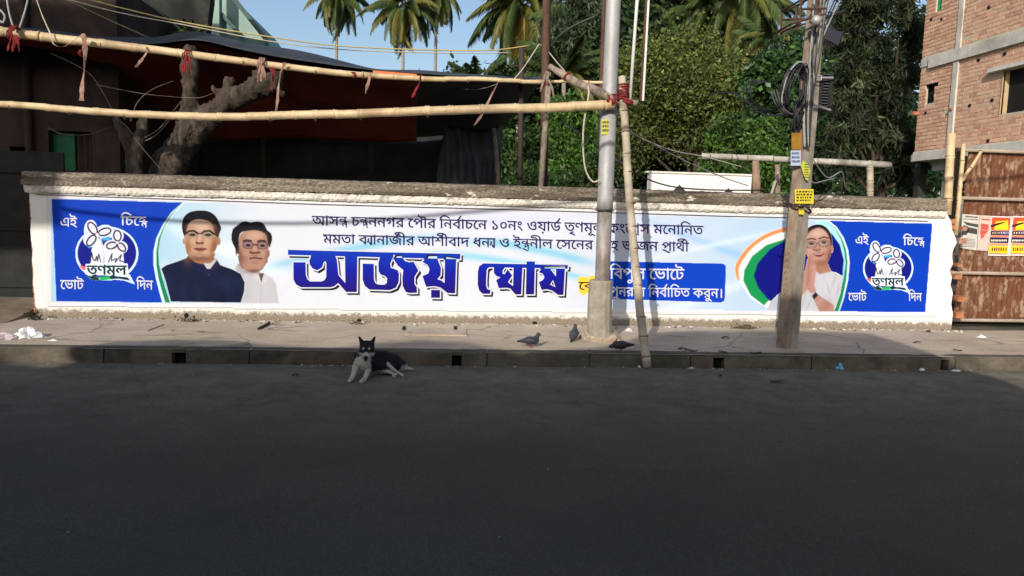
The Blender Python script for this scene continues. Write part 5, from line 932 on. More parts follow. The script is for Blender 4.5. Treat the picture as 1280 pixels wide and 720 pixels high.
cloth_grid([[ay(a, b, 6.0) for a, b in bl], [ay(a, b, 5.8) for a, b in bl3]], 40, 16, .10, 'tarpaulin_curtain', noisy('blue_black_tarpaulin', (.02, .022, .03), (.05, .055, .072), 3, .45, .6, .05, spec=.5), .01, 'creased blue black tarpaulin hanging at the right end of the shed', 'tarpaulin curtain', None, 9)
slim('shed_post', 'grey post at the right end of the tarpaulin shed', 'post', [(617, 160), (621, 200), (624, 250)], .05, M_BARKL, 5.6)
for px, nm in ((330, 'left one'), (465, 'right one')): slim('shed_post', 'thin dark post under the tarpaulin against the black curtain, %s' % nm, 'post', [(px-2, 160), (px, 245)], .05, plain('dark_wood', (.03, .025, .02), .9), 6.6, 'posts under the tarpaulin')

M_TWIG = noisy('dim_twig', (.08, .066, .05), (.18, .15, .12), 20, .9, .3, .002)
# ================================================================ PRUNED TREES
def bark_noise(s, a): return lambda g: a*(np.sin(g[..., 0]*s+np.sin(g[..., 2]*s*.7)*1.5)*np.sin(g[..., 2]*s*.45+g[..., 1]*s)+.5*np.sin(g[..., 0]*s*2.7+g[..., 2]*s*1.3))
def trunk(name, label, segs, y, h, cat='tree', nz=.02, k=.06):
    prims = [(ay(*a, y+a2), ay(*b, y+b2), ra, rb) for (a, a2, b, b2, ra, rb) in segs]
    V, Q = surface_nets(prims, h, k, (lambda g, f1=bark_noise(26, nz), f2=bark_noise(75, nz*.35): f1(g)+f2(g))); root = empty(name, (V[:, 0].mean(), y, V[:, 2].min()), label, cat); np_mesh('trunk', V, Q, M_BARK, root, smooth=True); return root
tk = trunk('pruned_tree', 'thick old tree trunk with lopped limbs leaning right under the red tarpaulin', [((200, 250), 0, (212, 205), 0, .25, .235), ((212, 205), 0, (240, 165), 0, .235, .2), ((240, 165), 0, (262, 146), 0, .2, .19), ((262, 146), 0, (292, 124), -.1, .17, .145), ((292, 124), -.1, (318, 112), -.2, .145, .15), ((318, 112), -.2, (338, 104), -.3, .15, .16),
    ((226, 175), 0, (236, 140), 0, .13, .12), ((236, 140), 0, (238, 84), -.05, .11, .115), ((238, 84), -.05, (237, 64), -.05, .12, .095), ((284, 128), -.1, (286, 103), -.1, .09, .085), ((275, 118), -.1, (268, 112), -.1, .05, .06), ((322, 104), -.25, (320, 92), -.25, .07, .06), ((338, 104), -.3, (352, 92), -.3, .09, .05), ((340, 106), -.3, (352, 118), -.3, .08, .04)], 1.7, .028)
tk2 = trunk('small_tree', 'slim pruned tree left of the thick trunk behind the wall', [((170, 250), 0, (168, 195), 0, .13, .115), ((168, 195), 0, (158, 172), 0, .09, .08), ((158, 172), 0, (146, 150), 0, .08, .055), ((168, 195), 0, (176, 170), 0, .1, .085), ((176, 170), 0, (179, 152), 0, .085, .075)], 1.2, .02, nz=.012, k=.03)
for pts in ([(148, 152), (130, 118), (112, 92), (84, 76), (62, 66)], [(120, 106), (150, 112), (185, 118), (228, 122)], [(150, 152), (160, 160), (178, 185), (203, 214)], [(181, 172), (200, 160), (222, 132), (225, 128)], [(163, 152), (172, 128), (190, 112), (217, 101)], [(60, 160), (80, 168), (110, 168), (140, 158)], [(228, 122), (250, 122), (268, 116)], [(182, 176), (196, 168), (214, 148)]):
    m = MB(); m.tube(cat_rom([ay(a, b, 1.1) for a, b in pts], 4), [.010*(1-.75*i/(4*(len(pts)-1))) for i in range(4*(len(pts)-1)+1)], 5); m.build('twig', M_TWIG, tk2)

# ================================================================ BUILDINGS ON THE LEFT
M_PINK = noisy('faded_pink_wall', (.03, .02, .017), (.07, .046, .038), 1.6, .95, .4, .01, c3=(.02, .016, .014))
lb = empty('old_house', ay(60, 250, 3.6), 'shabby pinkish plastered house in deep shade at the far left behind the wall', 'house')
m = MB(); Y0 = 3.6
def rz_(px0, py0, px1, py1, y): a = ay(px0, py0, y); b = ay(px1, py1, y); return (min(a[0], b[0]), max(a[0], b[0]), min(a[2], b[2]), max(a[2], b[2]))
X0, X1, Z0, Z1 = rz_(-160, -40, 152, 262, Y0); Z0 = -.05
w = rz_(60, 163, 116, 214, Y0); d = rz_(12, 183, 37, 300, Y0)
for (a, b, c, e) in ((X0, d[0], Z0, Z1), (d[0], d[1], d[3], Z1), (d[1], w[0], Z0, Z1), (w[0], w[1], w[3], Z1), (w[0], w[1], Z0, w[2]), (w[1], X1, Z0, Z1)): m.box((a, Y0, c), (b, Y0+.22, e))
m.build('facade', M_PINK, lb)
m = MB(); m.box((d[0], Y0+.6, Z0), (d[1], Y0+.65, d[3])); m.build('door', plain('dark_door', (.015, .015, .014), .8), lb)
m = MB(); m.box((w[0], Y0+.16, w[2]), ((w[0]*.5+w[1]*.5), Y0+.2, w[3])); m.build('shutter', noisy('green_shutter', (.01, .10, .045), (.015, .15, .065), 6, .6, .1, .002), lb)
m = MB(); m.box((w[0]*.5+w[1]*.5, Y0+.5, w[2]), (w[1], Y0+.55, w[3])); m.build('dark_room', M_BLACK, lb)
for t_ in (.25, .55, .8): m = MB(); xx = lerp(w[0]*.5+w[1]*.5, w[1], t_); m.tube([(xx, Y0+.1, w[2]), (xx, Y0+.1, w[3])], .012, 6); m.build('window_bar', M_RUST, lb)
m = MB(); xx = ay(40, 200, Y0)[0]; m.tube([(xx, Y0-.08, 0), (xx, Y0-.08, Z1)], .06, 10); m.build('drain_pipe', M_PINK, lb)
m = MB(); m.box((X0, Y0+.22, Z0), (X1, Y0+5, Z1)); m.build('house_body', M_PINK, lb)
# gate and ramp left of the wall end
gt = empty('metal_gate', (-6.6, .9, .02), 'dark sheet metal gate closing the entry left of the painted wall', 'gate')
M_GD = noisy('shade_dark_gate', (.012, .012, .012), (.028, .027, .025), 3, .7, .3, .004)  # near-black colour stands in for the shade over the entry
for i in range(4): m = MB(); m.box((-9.2+i*.98, .80, .06), (-9.2+i*.98+.96, .84, 2.2)); m.build('leaf', M_GD, gt)
for i in range(3): m = MB(); m.box((-9.2, .77, .3+i*.8), (-5.28, .797, .36+i*.8)); m.build('rail', M_GD, gt)
m = MB(); m.add([(-10, -.75, .004), (-5.42, -.55, .004), (-5.42, .78, .16), (-10, .78, .16), (-10, .78, -.02), (-5.42, .78, -.02)], [(0, 1, 2, 3), (3, 2, 5, 4), (0, 3, 4), (1, 5, 2)]); tag(m.build('ramp', noisy('brown_ramp', (.16, .12, .085), (.27, .21, .15), 3, .95, .5, .01)), kind='structure')
# concrete balcony at the top left
cbm = empty('concrete_building', ay(150, 60, 6.5), 'dark unfinished concrete building with an overhanging slab at the top left', 'building')
M_DKC = noisy('shaded_dark_concrete', (.022, .023, .02), (.055, .055, .048), 2, .95, .6, .02, c3=(.015, .015, .015))  # grey-green concrete darkened further, its shading put into the colour
sl_ = [(-70, -60), (50, 0), (121, 45), (150, 49), (190, 47), (235, 43), (258, 41), (263, 0), (263, -80)]
m = MB(); m.prism([(ay(a, b, 6.2)[0], ay(a, b, 6.2)[2]) for a, b in sl_], 'y', 6.2, 6.5); m.build('parapet', M_DKC, cbm)
a = ay(-80, -80, 6.5); b = ay(262, 260, 6.5); m = MB(); m.box((a[0]-2, 6.9, -.05), (b[0]-.35, 7.0, a[2]+3)); m.build('wall', M_DKC, cbm)
m = MB(); m.box((a[0]-2, 6.5, ay(150, 60, 6.5)[2]-.1), (b[0]-.3, 6.89, ay(150, 60, 6.5)[2]+.1)); m.build('floor_slab', M_DKC, cbm)
gb = empty('green_building', ay(290, 60, 14), 'pale green building with a slanting roof edge above the tarpaulin at the left', 'building')
M_GRN = noisy('pale_green_paint', (.26, .38, .33), (.34, .47, .40), 2, .8, .2, .004); M_GRND = noisy('teal_paint', (.13, .23, .21), (.17, .29, .26), 3, .8, .2, .004)
m = MB(); m.prism([(ay(a, b, 14)[0], ay(a, b, 14)[2]) for a, b in ((180, -60), (268, -20), (290, -4), (331, 52), (331, 110), (180, 110))], 'y', 14, 20); m.build('gable_wall', M_GRN, gb)
m = MB(); m.prism([(ay(a, b, 13.5)[0], ay(a, b, 13.5)[2]) for a, b in ((272, 11), (300, 44), (332, 50), (330, 58), (266, 45), (266, 14))], 'y', 13.5, 13.99); m.build('lower_panel', M_GRND, gb)
m = MB(); m.prism([(ay(a, b, 13.2)[0], ay(a, b, 13.2)[2]) for a, b in ((263, -60), (274, -60), (274, 60), (264, 60))], 'y', 13.2, 13.49); m.build('corner_pillar', M_GRN, gb)
m = MB(); P2 = [(ay(a, b, 13.0)) for a, b in ((262, -36), (290, -5), (333, 50))]; m.tube(P2, .07, 6); m.build('roof_edge', noisy('roof_edge_dark', (.08, .12, .11), (.14, .2, .18), 4), gb)
m = MB(); P2 = [(ay(a, b, 13.4)) for a, b in ((272, 12), (302, 46))]; m.tube(P2, .06, 6); m.build('sill_edge', noisy('roof_edge_dark', (.08, .12, .11), (.14, .2, .18), 4), gb)

# ================================================================ BRICK BUILDING (its long side is the plane x = BX)
BX = 11.0
bb_ = empty('brick_building', ax(1200, 200, BX), 'unfinished bare brick building with concrete column and beams, at the right edge', 'building')
M_MORT = noisy('mortar', (.46, .38, .28), (.62, .54, .42), 9, .95, .5, .006, coord='World')
M_BCONC = noisy('frame_concrete', (.50, .48, .43), (.66, .64, .58), 3, .9, .4, .006, c3=(.40, .37, .32), coord='World')
def brick_mat(name, rnd):
    t = NT(name); c = t.coord('World'); n = t.noise(c, 30, 4, .6); big_ = t.noise(c, .9, 3, .5)
    f = t.n('ShaderNodeObjectInfo').outputs['Random'] if rnd else t.n('ShaderNodeVertexColor', layer_name='tint').outputs[0]
    col = t.ramp(f, [(0, (.42, .175, .115)), (.25, (.52, .25, .17)), (.6, (.60, .33, .23)), (.88, (.64, .38, .25)), (1, (.50, .28, .18))])
    col = t.mix(t.math('MULTIPLY', t.fr(n, .42, .62), .55), col, (.60, .50, .37)); col = t.mix(t.math('MULTIPLY', t.fr(big_, .5, .7), .35), col, (.50, .39, .27))
    t.bump(n, .6, .006); return t.out(col, .95, 0, .1)
M_BR1, M_BR2 = brick_mat('brick_single', True), brick_mat('brick_joined', False)
def yz(px, py): p = ax(px, py, BX); return p[1], p[2]
Yfar = yz(1146, 150)[0]; Ynear = 2.6; NE = 2.0; Zs = 3.10; Zt = 7.6
cy0 = yz(1190, 150)[0]                                             # column centre
colw = .17
beam_z = (5.02, 5.27); win = (Ynear+.15, yz(1252, 120)[0], yz(1250, 143)[1], yz(1250, 90)[1]); lintel_z = (win[3]+.01, win[3]+.09)
slot = (yz(1168, 110)[0], yz(1158, 110)[0], yz(1162, 129)[1], yz(1162, 106)[1])
slot_cap = (yz(1172, 110)[0], yz(1156, 110)[0], yz(1162, 110)[1], yz(1162, 105)[1])
gwin = (yz(1177, 5)[0], yz(1170, 5)[0], yz(1173, 14)[1], 7.7)
# backing wall of mortar, with the openings left out
m = MB(); yb = sorted({NE, win[0], win[1], slot[0], slot[1], slot_cap[0], slot_cap[1], Yfar, gwin[0], gwin[1]}); zb = sorted({Zs, win[2], win[3], slot[2], slot[3], slot_cap[2], slot_cap[3], gwin[2], Zt})
def hole(y, z):
    for (a, b, c, d) in (win, slot, slot_cap, gwin):
        if a < y < b and c < z < d: return True
    return False
for a, b in zip(yb[:-1], yb[1:]):
    for c, d in zip(zb[:-1], zb[1:]):
        if not hole((a+b)/2, (c+d)/2): m.box((BX+.012, a, c), (BX+.045, b, d))
m.build('mortar_wall', M_MORT, bb_)
m = MB(); m.box((BX+.125, NE, Zs), (BX+6, Yfar-.02, Zt)); 
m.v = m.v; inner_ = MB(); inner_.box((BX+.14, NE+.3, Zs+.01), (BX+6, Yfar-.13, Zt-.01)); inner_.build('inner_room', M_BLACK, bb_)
m = MB(); m.box((BX+.121, Yfar-.12, Zs), (BX+6, Yfar, Zt)); m.build('end_wall', M_MORT, bb_); m = MB(); m.box((BX+.046, NE, Zs), (BX+6, NE+.2, Zt)); m.build('end_wall', M_MORT, bb_)
bl_ = []
RH = .083; BLN = .235
for r in range(int((Zt-Zs)/RH)):
    z = Zs+.006+r*RH; y = NE+.01+(.12 if r % 2 else 0)-random.uniform(0, .01); hd = (r % 6 == 3); zc = z+.035
    if beam_z[0]-.03 < zc < beam_z[1]+.03: continue
    obs = [(cy0-colw/2, cy0+colw/2)]+[(q[0], q[1]) for q in (slot, slot_cap, gwin, win) if q[2]-.02 < zc < q[3]+.02]
    if lintel_z[0]-.03 < zc < lintel_z[1]+.03: obs.append((NE, win[1]+.34))
    while y < Yfar-.06:
        L = (.112 if hd else BLN)*random.uniform(.96, 1.02); y0, y1 = y, min(y+L, Yfar)
        for (p, q) in obs:
            if p <= y0 < q: y0 = q+.004
            if p < y1 <= q: y1 = p-.004
        if y1-y0 > .03 and random.random() > .010: bl_.append(((y0+y1)/2, z, y1-y0))
        y = y+L+random.uniform(.009, .014)
bw = []
for (yc, z, L) in bl_:
    p = pix((BX, yc, z+.03)); bw.append(p[0] if False else (0 if (p[0] < 1285 and p[1] > -5) else 1)*1e3+(np.linalg.norm(np.array([BX, yc, z])-CAM)))
order = np.argsort(bw); bmesh_var = []
for k in range(4):
    mb = MB(); mb.box((-.0, -.5, 0), (.013, .5, 1)); V = np.array(mb.v); V[:, 1] *= .235; V[:, 2] *= .069; V[:, 0] += RNG.uniform(-.003, .003, 8); V[:, 1] += RNG.uniform(-.004, .004, 8); V[:, 2] += RNG.uniform(-.003, .003, 8)
    me = bpy.data.meshes.new('brick'); me.from_pydata(V.tolist(), [], mb.f); me.materials.append(M_BR1); fix_normals(me); bmesh_var.append(me)
for i in order[:300]:
    yc, z, L = bl_[i]; o = bpy.data.objects.new('brick', random.choice(bmesh_var)); COL.objects.link(o); place(o, np.array([BX+.008+random.uniform(-.003, .003), yc, z]), bb_); o.scale = (1, L/.235, 1)
V = []; Q = []; C = []
for n, i in enumerate(order[300:]):
    yc, z, L = bl_[i]; dx = random.uniform(-.004, .004); x0, x1 = BX+.002+dx, BX+.011; j = RNG.uniform(-.003, .003, (8, 3)); b = np.array([(x, y, zz) for x in (x0, x1) for y in (yc-L/2, yc+L/2) for zz in (z, z+.069)])+j*[.3, 1, 1]
    V.append(b); Q.append(np.array([(0, 1, 3, 2), (0, 4, 5, 1), (2, 3, 7, 6), (0, 2, 6, 4), (1, 5, 7, 3)])+8*n); C.append(np.full((8, 3), random.random()))
if V: tag(np_mesh('brick_courses', np.concatenate(V), np.concatenate(Q), M_BR2, bb_, cols=np.concatenate(C)), kind='stuff')
m = MB(); m.box((BX-.035, cy0-colw/2, Zs-.0), (BX+.01, cy0+colw/2, beam_z[0]-.002)); m.box((BX-.02, cy0-colw/2, beam_z[1]+.002), (BX+.01, cy0+colw/2, Zt)); m.build('column', M_BCONC, bb_, bevel=.008)
m = MB(); m.box((BX-.06, NE, beam_z[0]), (BX+.01, yz(1163, 84)[0], beam_z[1]), jit=.006); m.build('beam', M_BCONC, bb_, bevel=.006)
m = MB(); m.box((BX-.015, yz(1163, 84)[0]+.002, beam_z[0]+.08), (BX+.01, Yfar, beam_z[1]+.02), jit=.006); m.build('beam', M_BCONC, bb_)
m = MB(); m.box((BX-.12, NE, lintel_z[0]), (BX+.14, win[1]+.34, lintel_z[1]), jit=.004); m.build('lintel', M_BCONC, bb_, bevel=.004)
m = MB(); m.box((BX-.45, NE, Zs-.20), (BX+6, cy0+.62, Zs-.003), jit=.01); m.build('floor_slab', M_BCONC, bb_, bevel=.01)
m = MB(); m.box((BX-.10, cy0-.34, Zs-.42), (BX+.3, cy0+.40, Zs-.205), jit=.008); m.build('column_head', M_BCONC, bb_, bevel=.008)
m = MB(); m.box((BX-.03, cy0+.622, Zs-.16), (BX+6, Yfar+.05, Zs-.004), jit=.006); m.build('floor_slab', M_BCONC, bb_)
m = MB(); m.box((BX-.03, cy0-.09, -.05), (BX+.15, cy0+.12, Zs-.42)); m.build('lower_column', M_CONC, bb_, bevel=.008)  # darker concrete stands in for the shade below the floor slab
m = MB(); m.box((BX+.02, Yfar-.25, -.05), (BX+.2, Yfar-.05, Zs-.16)); m.build('lower_column', M_DKC, bb_)
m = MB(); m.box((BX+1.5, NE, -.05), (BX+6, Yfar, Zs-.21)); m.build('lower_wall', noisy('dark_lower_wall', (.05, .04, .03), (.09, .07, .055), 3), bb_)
m = MB(); m.box((BX-.01, win[1]-.0, win[2]), (BX+.138, win[1]+.012, win[3]+.0)); m.build('window_reveal', noisy('reveal_render', (.48, .34, .19), (.58, .43, .26), 6, .9, .3, .004), bb_)
m = MB(); m.box((BX+.05, gwin[0], gwin[2]), (BX+.08, gwin[1], gwin[3])); m.build('green_shutter', plain('bright_green', (.01, .28, .12), .5), bb_)
for (a, b) in ((1204, 5), (1236, 9), (1177, 24), (1223, 75), (1256, 67), (1212, 132), (1240, 125), (1157, 141), (1235, 176), (1164, 24)):
    y, z = yz(a, b); m = MB(); m.box((BX-.008, y-.035, z-.03), (BX+.02, y+.035, z+.03)); m.build('putlog_hole', M_BLACK, bb_)
m = MB(); y, z = yz(1147, 142); m.box((BX-.12, y-.04, z-.03), (BX, y+.05, z+.04), jit=.008); m.build('brick', M_RAWB, bb_)
m = MB(); y, z = yz(1191, 137); m.box((BX-.07, y-.05, z-.02), (BX, y+.05, z+.03), jit=.006); m.build('brick', M_RAWB, bb_)

# ================================================================ RUSTED GATE
GY = .35
gate = empty('rusted_gate', ay(1240, 400, GY), 'tall rusted corrugated sheet gate with old posters, right of the painted wall', 'gate')
def rustsheet():
    t = NT('rusted_sheet'); c = t.coord('World', (1.2, 1, .55)); n1 = t.noise(c, 3.5, 6, .7, .4); n2 = t.noise(t.coord('World', (3.5, 1, 1.6)), 3.2, 6, .75); n3 = t.noise(t.coord('World'), 40, 3)
    col = t.ramp(n3, [(.3, (.10, .038, .018)), (.7, (.17, .065, .03))]); col = t.mix(t.fr(n1, .40, .62), col, (.13, .05, .026))
    col = t.mix(t.math('MULTIPLY', t.math('MULTIPLY', t.fr(n2, .49, .58), t.fr(n1, .40, .54)), .6), col, (.44, .33, .23)); t.bump(n2, .3, .004); return t.out(col, .8, 0, .2)
M_RS = rustsheet(); gx0 = ay(1200, 300, GY)[0]; gz0 = .13; gz1 = ay(1240, 187, GY)[2]
for i in range(7):
    x0 = gx0+i*.56; x1 = x0+.585; n = 64; V = []; 
    xs = np.linspace(x0, x1, n+1); yy = GY+.006*np.sin(xs*2*math.pi/.076)+(.006 if i % 2 else 0); zt = gz1+random.uniform(-.03, .02)
    for a, y in zip(xs, yy): V += [(a, y, gz0), (a, y, zt), (a, y+.004, gz0), (a, y+.004, zt)]
    mb = MB(); mb.add(V, [f for k in range(n) for f in ((4*k, 4*k+4, 4*k+5, 4*k+1), (4*k+2, 4*k+3, 4*k+7, 4*k+6), (4*k+1, 4*k+5, 4*k+7, 4*k+3), (4*k, 4*k+2, 4*k+6, 4*k+4))]); mb.build('corrugated_sheet', M_RS, gate, smooth=False)
M_RAIL = noisy('weathered_rail', (.30, .22, .16), (.48, .40, .32), 6, .85, .4, .004, sc=(.3, 1, 1))
for py0, py1, nm in ((187.5, 191, 0), (247.5, 250, 0), (341, 344, 0), (400, 402.5, 0)):
    a = ay(1200, py0, GY-.05); m = MB(); zc = a[2]; m.tube([(gx0-.15, GY-.055, zc), (gx0+1.6, GY-.06, zc+.005), (gx0+3.9, GY-.055, zc+.02)], .027, 8); m.build('rail', M_RAIL, gate)
m = MB(); m.box((gx0-.12, GY+.05, -.05), (gx0-.03, GY+.14, gz1+.02)); m.build('gate_post', noisy('dark_timber', (.05, .035, .025), (.11, .08, .06), 8, .9, .5, .005, sc=(1, 1, .3)), gate)
m = MB(); m.box((gx0, GY+.3, -.02), (gx0+4, GY+.33, .3)); m.build('gap_shade', plain('dark_gap', (.02, .018, .015), .9), gate)  # dark strip painting the shaded gap under the gate
bamboo('thick weathered bamboo post between the end of the painted wall and the gate', 'bamboo post', [ay(1183.5, 268, .3), ay(1189.5, 167, .3)], .062, .058, M_BAMB, .34, holes=False)
bamboo('slim bamboo upright lashed to the left edge of the rusted gate', 'bamboo post', [ay(1194, 294, .2), ay(1204.5, 180, .2)], .032, .030, M_BAMB, .3, holes=False)
bamboo('short slanting bamboo brace at the upper left corner of the rusted gate', 'bamboo brace', [ay(1203, 226, .19), ay(1227, 187, .2)], .028, .022, M_BAMB, .25, holes=False)
def p_quad(pts, y, mat, name, parent, th=.003): A = [ay(a, b, y) for a, b in pts]; m = MB(); m.add(A+[p+np.array([0, th, 0]) for p in A], [(3, 2, 1, 0), (4, 5, 6, 7)]+[(i, (i+1) % 4, 4+(i+1) % 4, 4+i) for i in range(4)]); return m.build(name, mat, parent)
PY = GY-.022
def zz_(x, y): return (1180+x/8.0, 250+y/8.0)
M_PAP = noisy('old_paper', (.50, .47, .42), (.66, .63, .58), 8, .9, .2, .002); M_PNK = noisy('pinkish_paper', (.58, .42, .36), (.70, .55, .48), 8, .9, .2, .002); M_WP = plain('poster_white', (.72, .66, .66), .8)
o = p_quad([zz_(185, 140), zz_(355, 152), zz_(325, 505), zz_(160, 480)], PY, M_PAP, 'poster', None); tag(o, 'torn black and white poster, leftmost of the four on the rusted gate', 'poster', 'posters on the gate')
m = MB()
def mk4(m, pts, y): m.quad(*[ay(*zz_(a, b), y) for a, b in pts][::-1])
for q in (((190, 215), (345, 245), (340, 275), (230, 250)), ((185, 275), (250, 300), (225, 350), (180, 350)), ((240, 270), (335, 290), (332, 345), (225, 325)), ((215, 160), (340, 168), (338, 178), (213, 170)), ((195, 185), (345, 195), (344, 201), (194, 191)), ((195, 250), (240, 262), (238, 285), (190, 280))): mk4(m, q, PY-.003)
for k in range(6): mk4(m, ((180, 385+k*15), (310, 392+k*15), (309, 396+k*15), (180, 389+k*15)), PY-.003)
m.build('print_mark', plain('grey_print', (.06, .055, .05), .9), o)
o = p_quad([zz_(358, 152), zz_(475, 158), zz_(448, 512), zz_(330, 503)], PY+.0, M_PNK, 'poster', None); tag(o, 'narrow faded pink poster, second from the left on the rusted gate', 'poster', 'posters on the gate')
m = MB()
for q in (((370, 235), (448, 245), (445, 300), (368, 295)), ((362, 300), (445, 305), (420, 340), (362, 345)), ((368, 345), (415, 345), (385, 385), (366, 380)), ((375, 185), (460, 190), (459, 205), (374, 199))): mk4(m, q, PY-.003)
m.build('print_mark', plain('faded_red_print', (.50, .09, .06), .9), o)
def colour_poster(dx, lab, y):
    o = p_quad([zz_(474+dx, 160), zz_(684+dx, 166), zz_(652+dx, 560), zz_(440+dx, 556)], y, M_WP, 'poster', None); tag(o, lab, 'poster', 'posters on the gate')
    def blk(name, pts, c, k): 
        m = MB(); mk4(m, [(a+dx, b) for a, b in pts], y-.002*k); m.build(name, plain('print_%02x%02x%02x' % c, lin(c), .6), o)
    blk('print_block', ((482, 172), (668, 177), (655, 310), (470, 304)), (226, 78, 40), 1); blk('print_block', ((520, 215), (640, 205), (646, 300), (500, 298)), (246, 206, 40), 2); blk('print_block', ((470, 250), (560, 225), (640, 215), (470, 275)), (44, 24, 34), 3)
    blk('print_block', ((470, 308), (655, 312), (650, 355), (466, 350)), (60, 26, 34), 1); blk('print_block', ((565, 312), (655, 314), (652, 345), (565, 343)), (60, 70, 140), 2); blk('print_block', ((465, 352), (650, 357), (648, 375), (463, 370)), (232, 120, 100), 1)
    blk('print_block', ((462, 372), (648, 377), (643, 432), (458, 426)), (30, 16, 60), 1); blk('print_block', ((458, 430), (643, 434), (641, 460), (455, 455)), (236, 150, 110), 1); blk('print_block', ((455, 457), (641, 462), (636, 535), (448, 530)), (238, 196, 30), 1); blk('print_block', ((448, 532), (636, 537), (635, 545), (447, 541)), (190, 80, 40), 1)
    m = MB(); x = 468
    while x < 630: w_ = random.uniform(8, 20); mk4(m, [(a+dx, b) for a, b in ((x, 398), (x+w_, 394), (x+w_-2, 412), (x, 415))], y-.005); x += w_+4
    x = 485
    while x < 640: w_ = random.uniform(5, 12); mk4(m, [(a+dx, b) for a, b in ((x, 322), (x+w_, 321), (x+w_, 338), (x, 337))], y-.006); x += w_+14
    m.build('print_mark', plain('poster_light_print', (.75, .68, .60), .8), o); m = MB(); x = 478
    while x < 625: w_ = random.uniform(6, 16); mk4(m, [(a+dx, b) for a, b in ((x, 478), (x+w_, 474), (x+w_-3, 512), (x-2, 508))], y-.005); x += w_+random.uniform(7, 12)
    m.build('print_mark', plain('poster_dark_print', (.10, .05, .03), .8), o)
colour_poster(0, 'bright orange, purple and yellow poster, third from the left on the rusted gate', PY)
colour_poster(213, 'bright orange, purple and yellow poster, the one cut by the right edge of the picture', PY-.001)
# pale mortar lump edge between wall and gate
rubble_b = MB()
for (px, py, s) in ((1191, 345, .05), (1195, 372, .05), (1193, 330, .04), (1197, 300, .05), (1193, 392, .06), (1199, 285, .04)): p = ay(px+3, py, .18); rubble_b.box((p[0]-s, .12, p[2]-s), (p[0]+s*1.3, .24, p[2]+s*.5), jit=.01)
tag(rubble_b.build('broken_bricks', M_RAWB), 'broken bricks jutting from the torn right end of the painted wall', 'broken bricks', None)

# ================================================================ YARD THINGS BEHIND THE WALL
wy_ = 6.0; gw = empty('white_wall', ay(875, 240, wy_), 'low clean white wall in the yard beyond the painted wall, right of the steel pole', 'wall')
a = ay(812, 216, wy_); b = ay(940, 216, wy_); m = MB(); m.box((a[0], wy_, -.02), (b[0], wy_+.16, a[2])); m.build('plaster', noisy('clean_whitewash', (.78, .76, .72), (.86, .85, .82), 3, .9, .1, .002), gw)
m = MB(); m.box((a[0]-.06, wy_-.03, a[2]+.0), (b[0], wy_+.19, a[2]+.04)); m.build('cap', noisy('cap_render', (.62, .6, .55), (.76, .74, .7), 6), gw)
for r in range(13): m = MB(); m.box((a[0]-.09+(.02 if r % 2 else 0), wy_+.01, .75+r*.083), (a[0]-.004, wy_+.14, .75+r*.083+.068), jit=.003); m.build('brick', M_RAWB, gw)
m = MB(); c = ay(868, 217, wy_-.02); m.box((c[0]-.015, wy_-.012, -.02), (c[0]+.015, wy_-.001, a[2]-.005)); m.build('joint', noisy('cap_render', (.62, .6, .55), (.76, .74, .7), 6), gw)
def mound(name, px0, px1, py, y, label, cat, mat):
    a = ay(px0, py, y); b = ay(px1, py, y); zt = ay((px0+px1)/2, py, y)[2]; n = 26; V = []; m = MB()
    for k in range(5):
        for j in range(n): w = 2*math.pi*j/n; rr2 = math.cos(k/4*math.pi/2); V.append(((a[0]+b[0])/2+(b[0]-a[0])/2*rr2*math.cos(w)*random.uniform(.94, 1.05), y+.35*rr2*math.sin(w), -.02+(zt+.02)*math.sin(k/4*math.pi/2)**.6+random.uniform(-.015, .015)*(k > 0)))
    m.add(V, [(k*n+j, k*n+(j+1) % n, k*n+n+(j+1) % n, k*n+n+j) for k in range(4) for j in range(n)]+[tuple(4*n+j for j in range(n))]); tag(m.build(name, mat, None, smooth=True), label, cat)
M_DKS = noisy('purple_black_sheet', (.03, .025, .035), (.07, .06, .075), 5, .6, .4, .01)
mound('covered_heap', 833, 866, 231.5, 4.6, 'dark covered heap in front of the white wall, right of the bamboo prop', 'heap', M_DKS); mound('covered_heap', 895, 926, 235.5, 4.6, 'lower dark heap before the right half of the white wall', 'heap', M_DKS)
RY = 2.6
bamboo('level grey bamboo rail crossing behind the concrete pole above the wall', 'bamboo rail', [ay(877, 195.5, RY), ay(985, 200, RY), ay(1113, 206.5, RY)], .052, .060, noisy('pale_grey_bamboo', (.34, .31, .27), (.54, .50, .45), 5, .75, .2, .002, c3=(.22, .2, .17)), .36, holes=False)
bamboo('short bamboo post under the right end of the level rail', 'bamboo post', [ay(1088, 252, RY), ay(1087.5, 207, RY)], .058, .058, M_BAMG, .22, holes=False)
m = MB(); m.tube([ay(945, 262, RY+.02), ay(945.5, 230, RY), ay(944.5, 201, RY)], [.068, .075, .06], 9); tag(m.build('timber_post', noisy('reddish_timber', (.22, .13, .09), (.38, .28, .2), 9, .9, .5, .006, sc=(1, 1, .4)), None, smooth=True), 'stout reddish wooden post under the left part of the level rail', 'post')
m = MB(); m.tube([ay(964, 243, 3.2), ay(973, 215, 3.2)], .025, 6); tag(m.build('stick', M_BAMG, None), 'leaning pale stick behind the wall left of the concrete pole', 'stick')
m = MB(); m.tube([ay(972, 250, 3.4), ay(972, 206, 3.4)], .05, 8); tag(m.build('timber_post', M_BARKL, None), 'knobbly grey post behind the wall just left of the concrete pole', 'post')

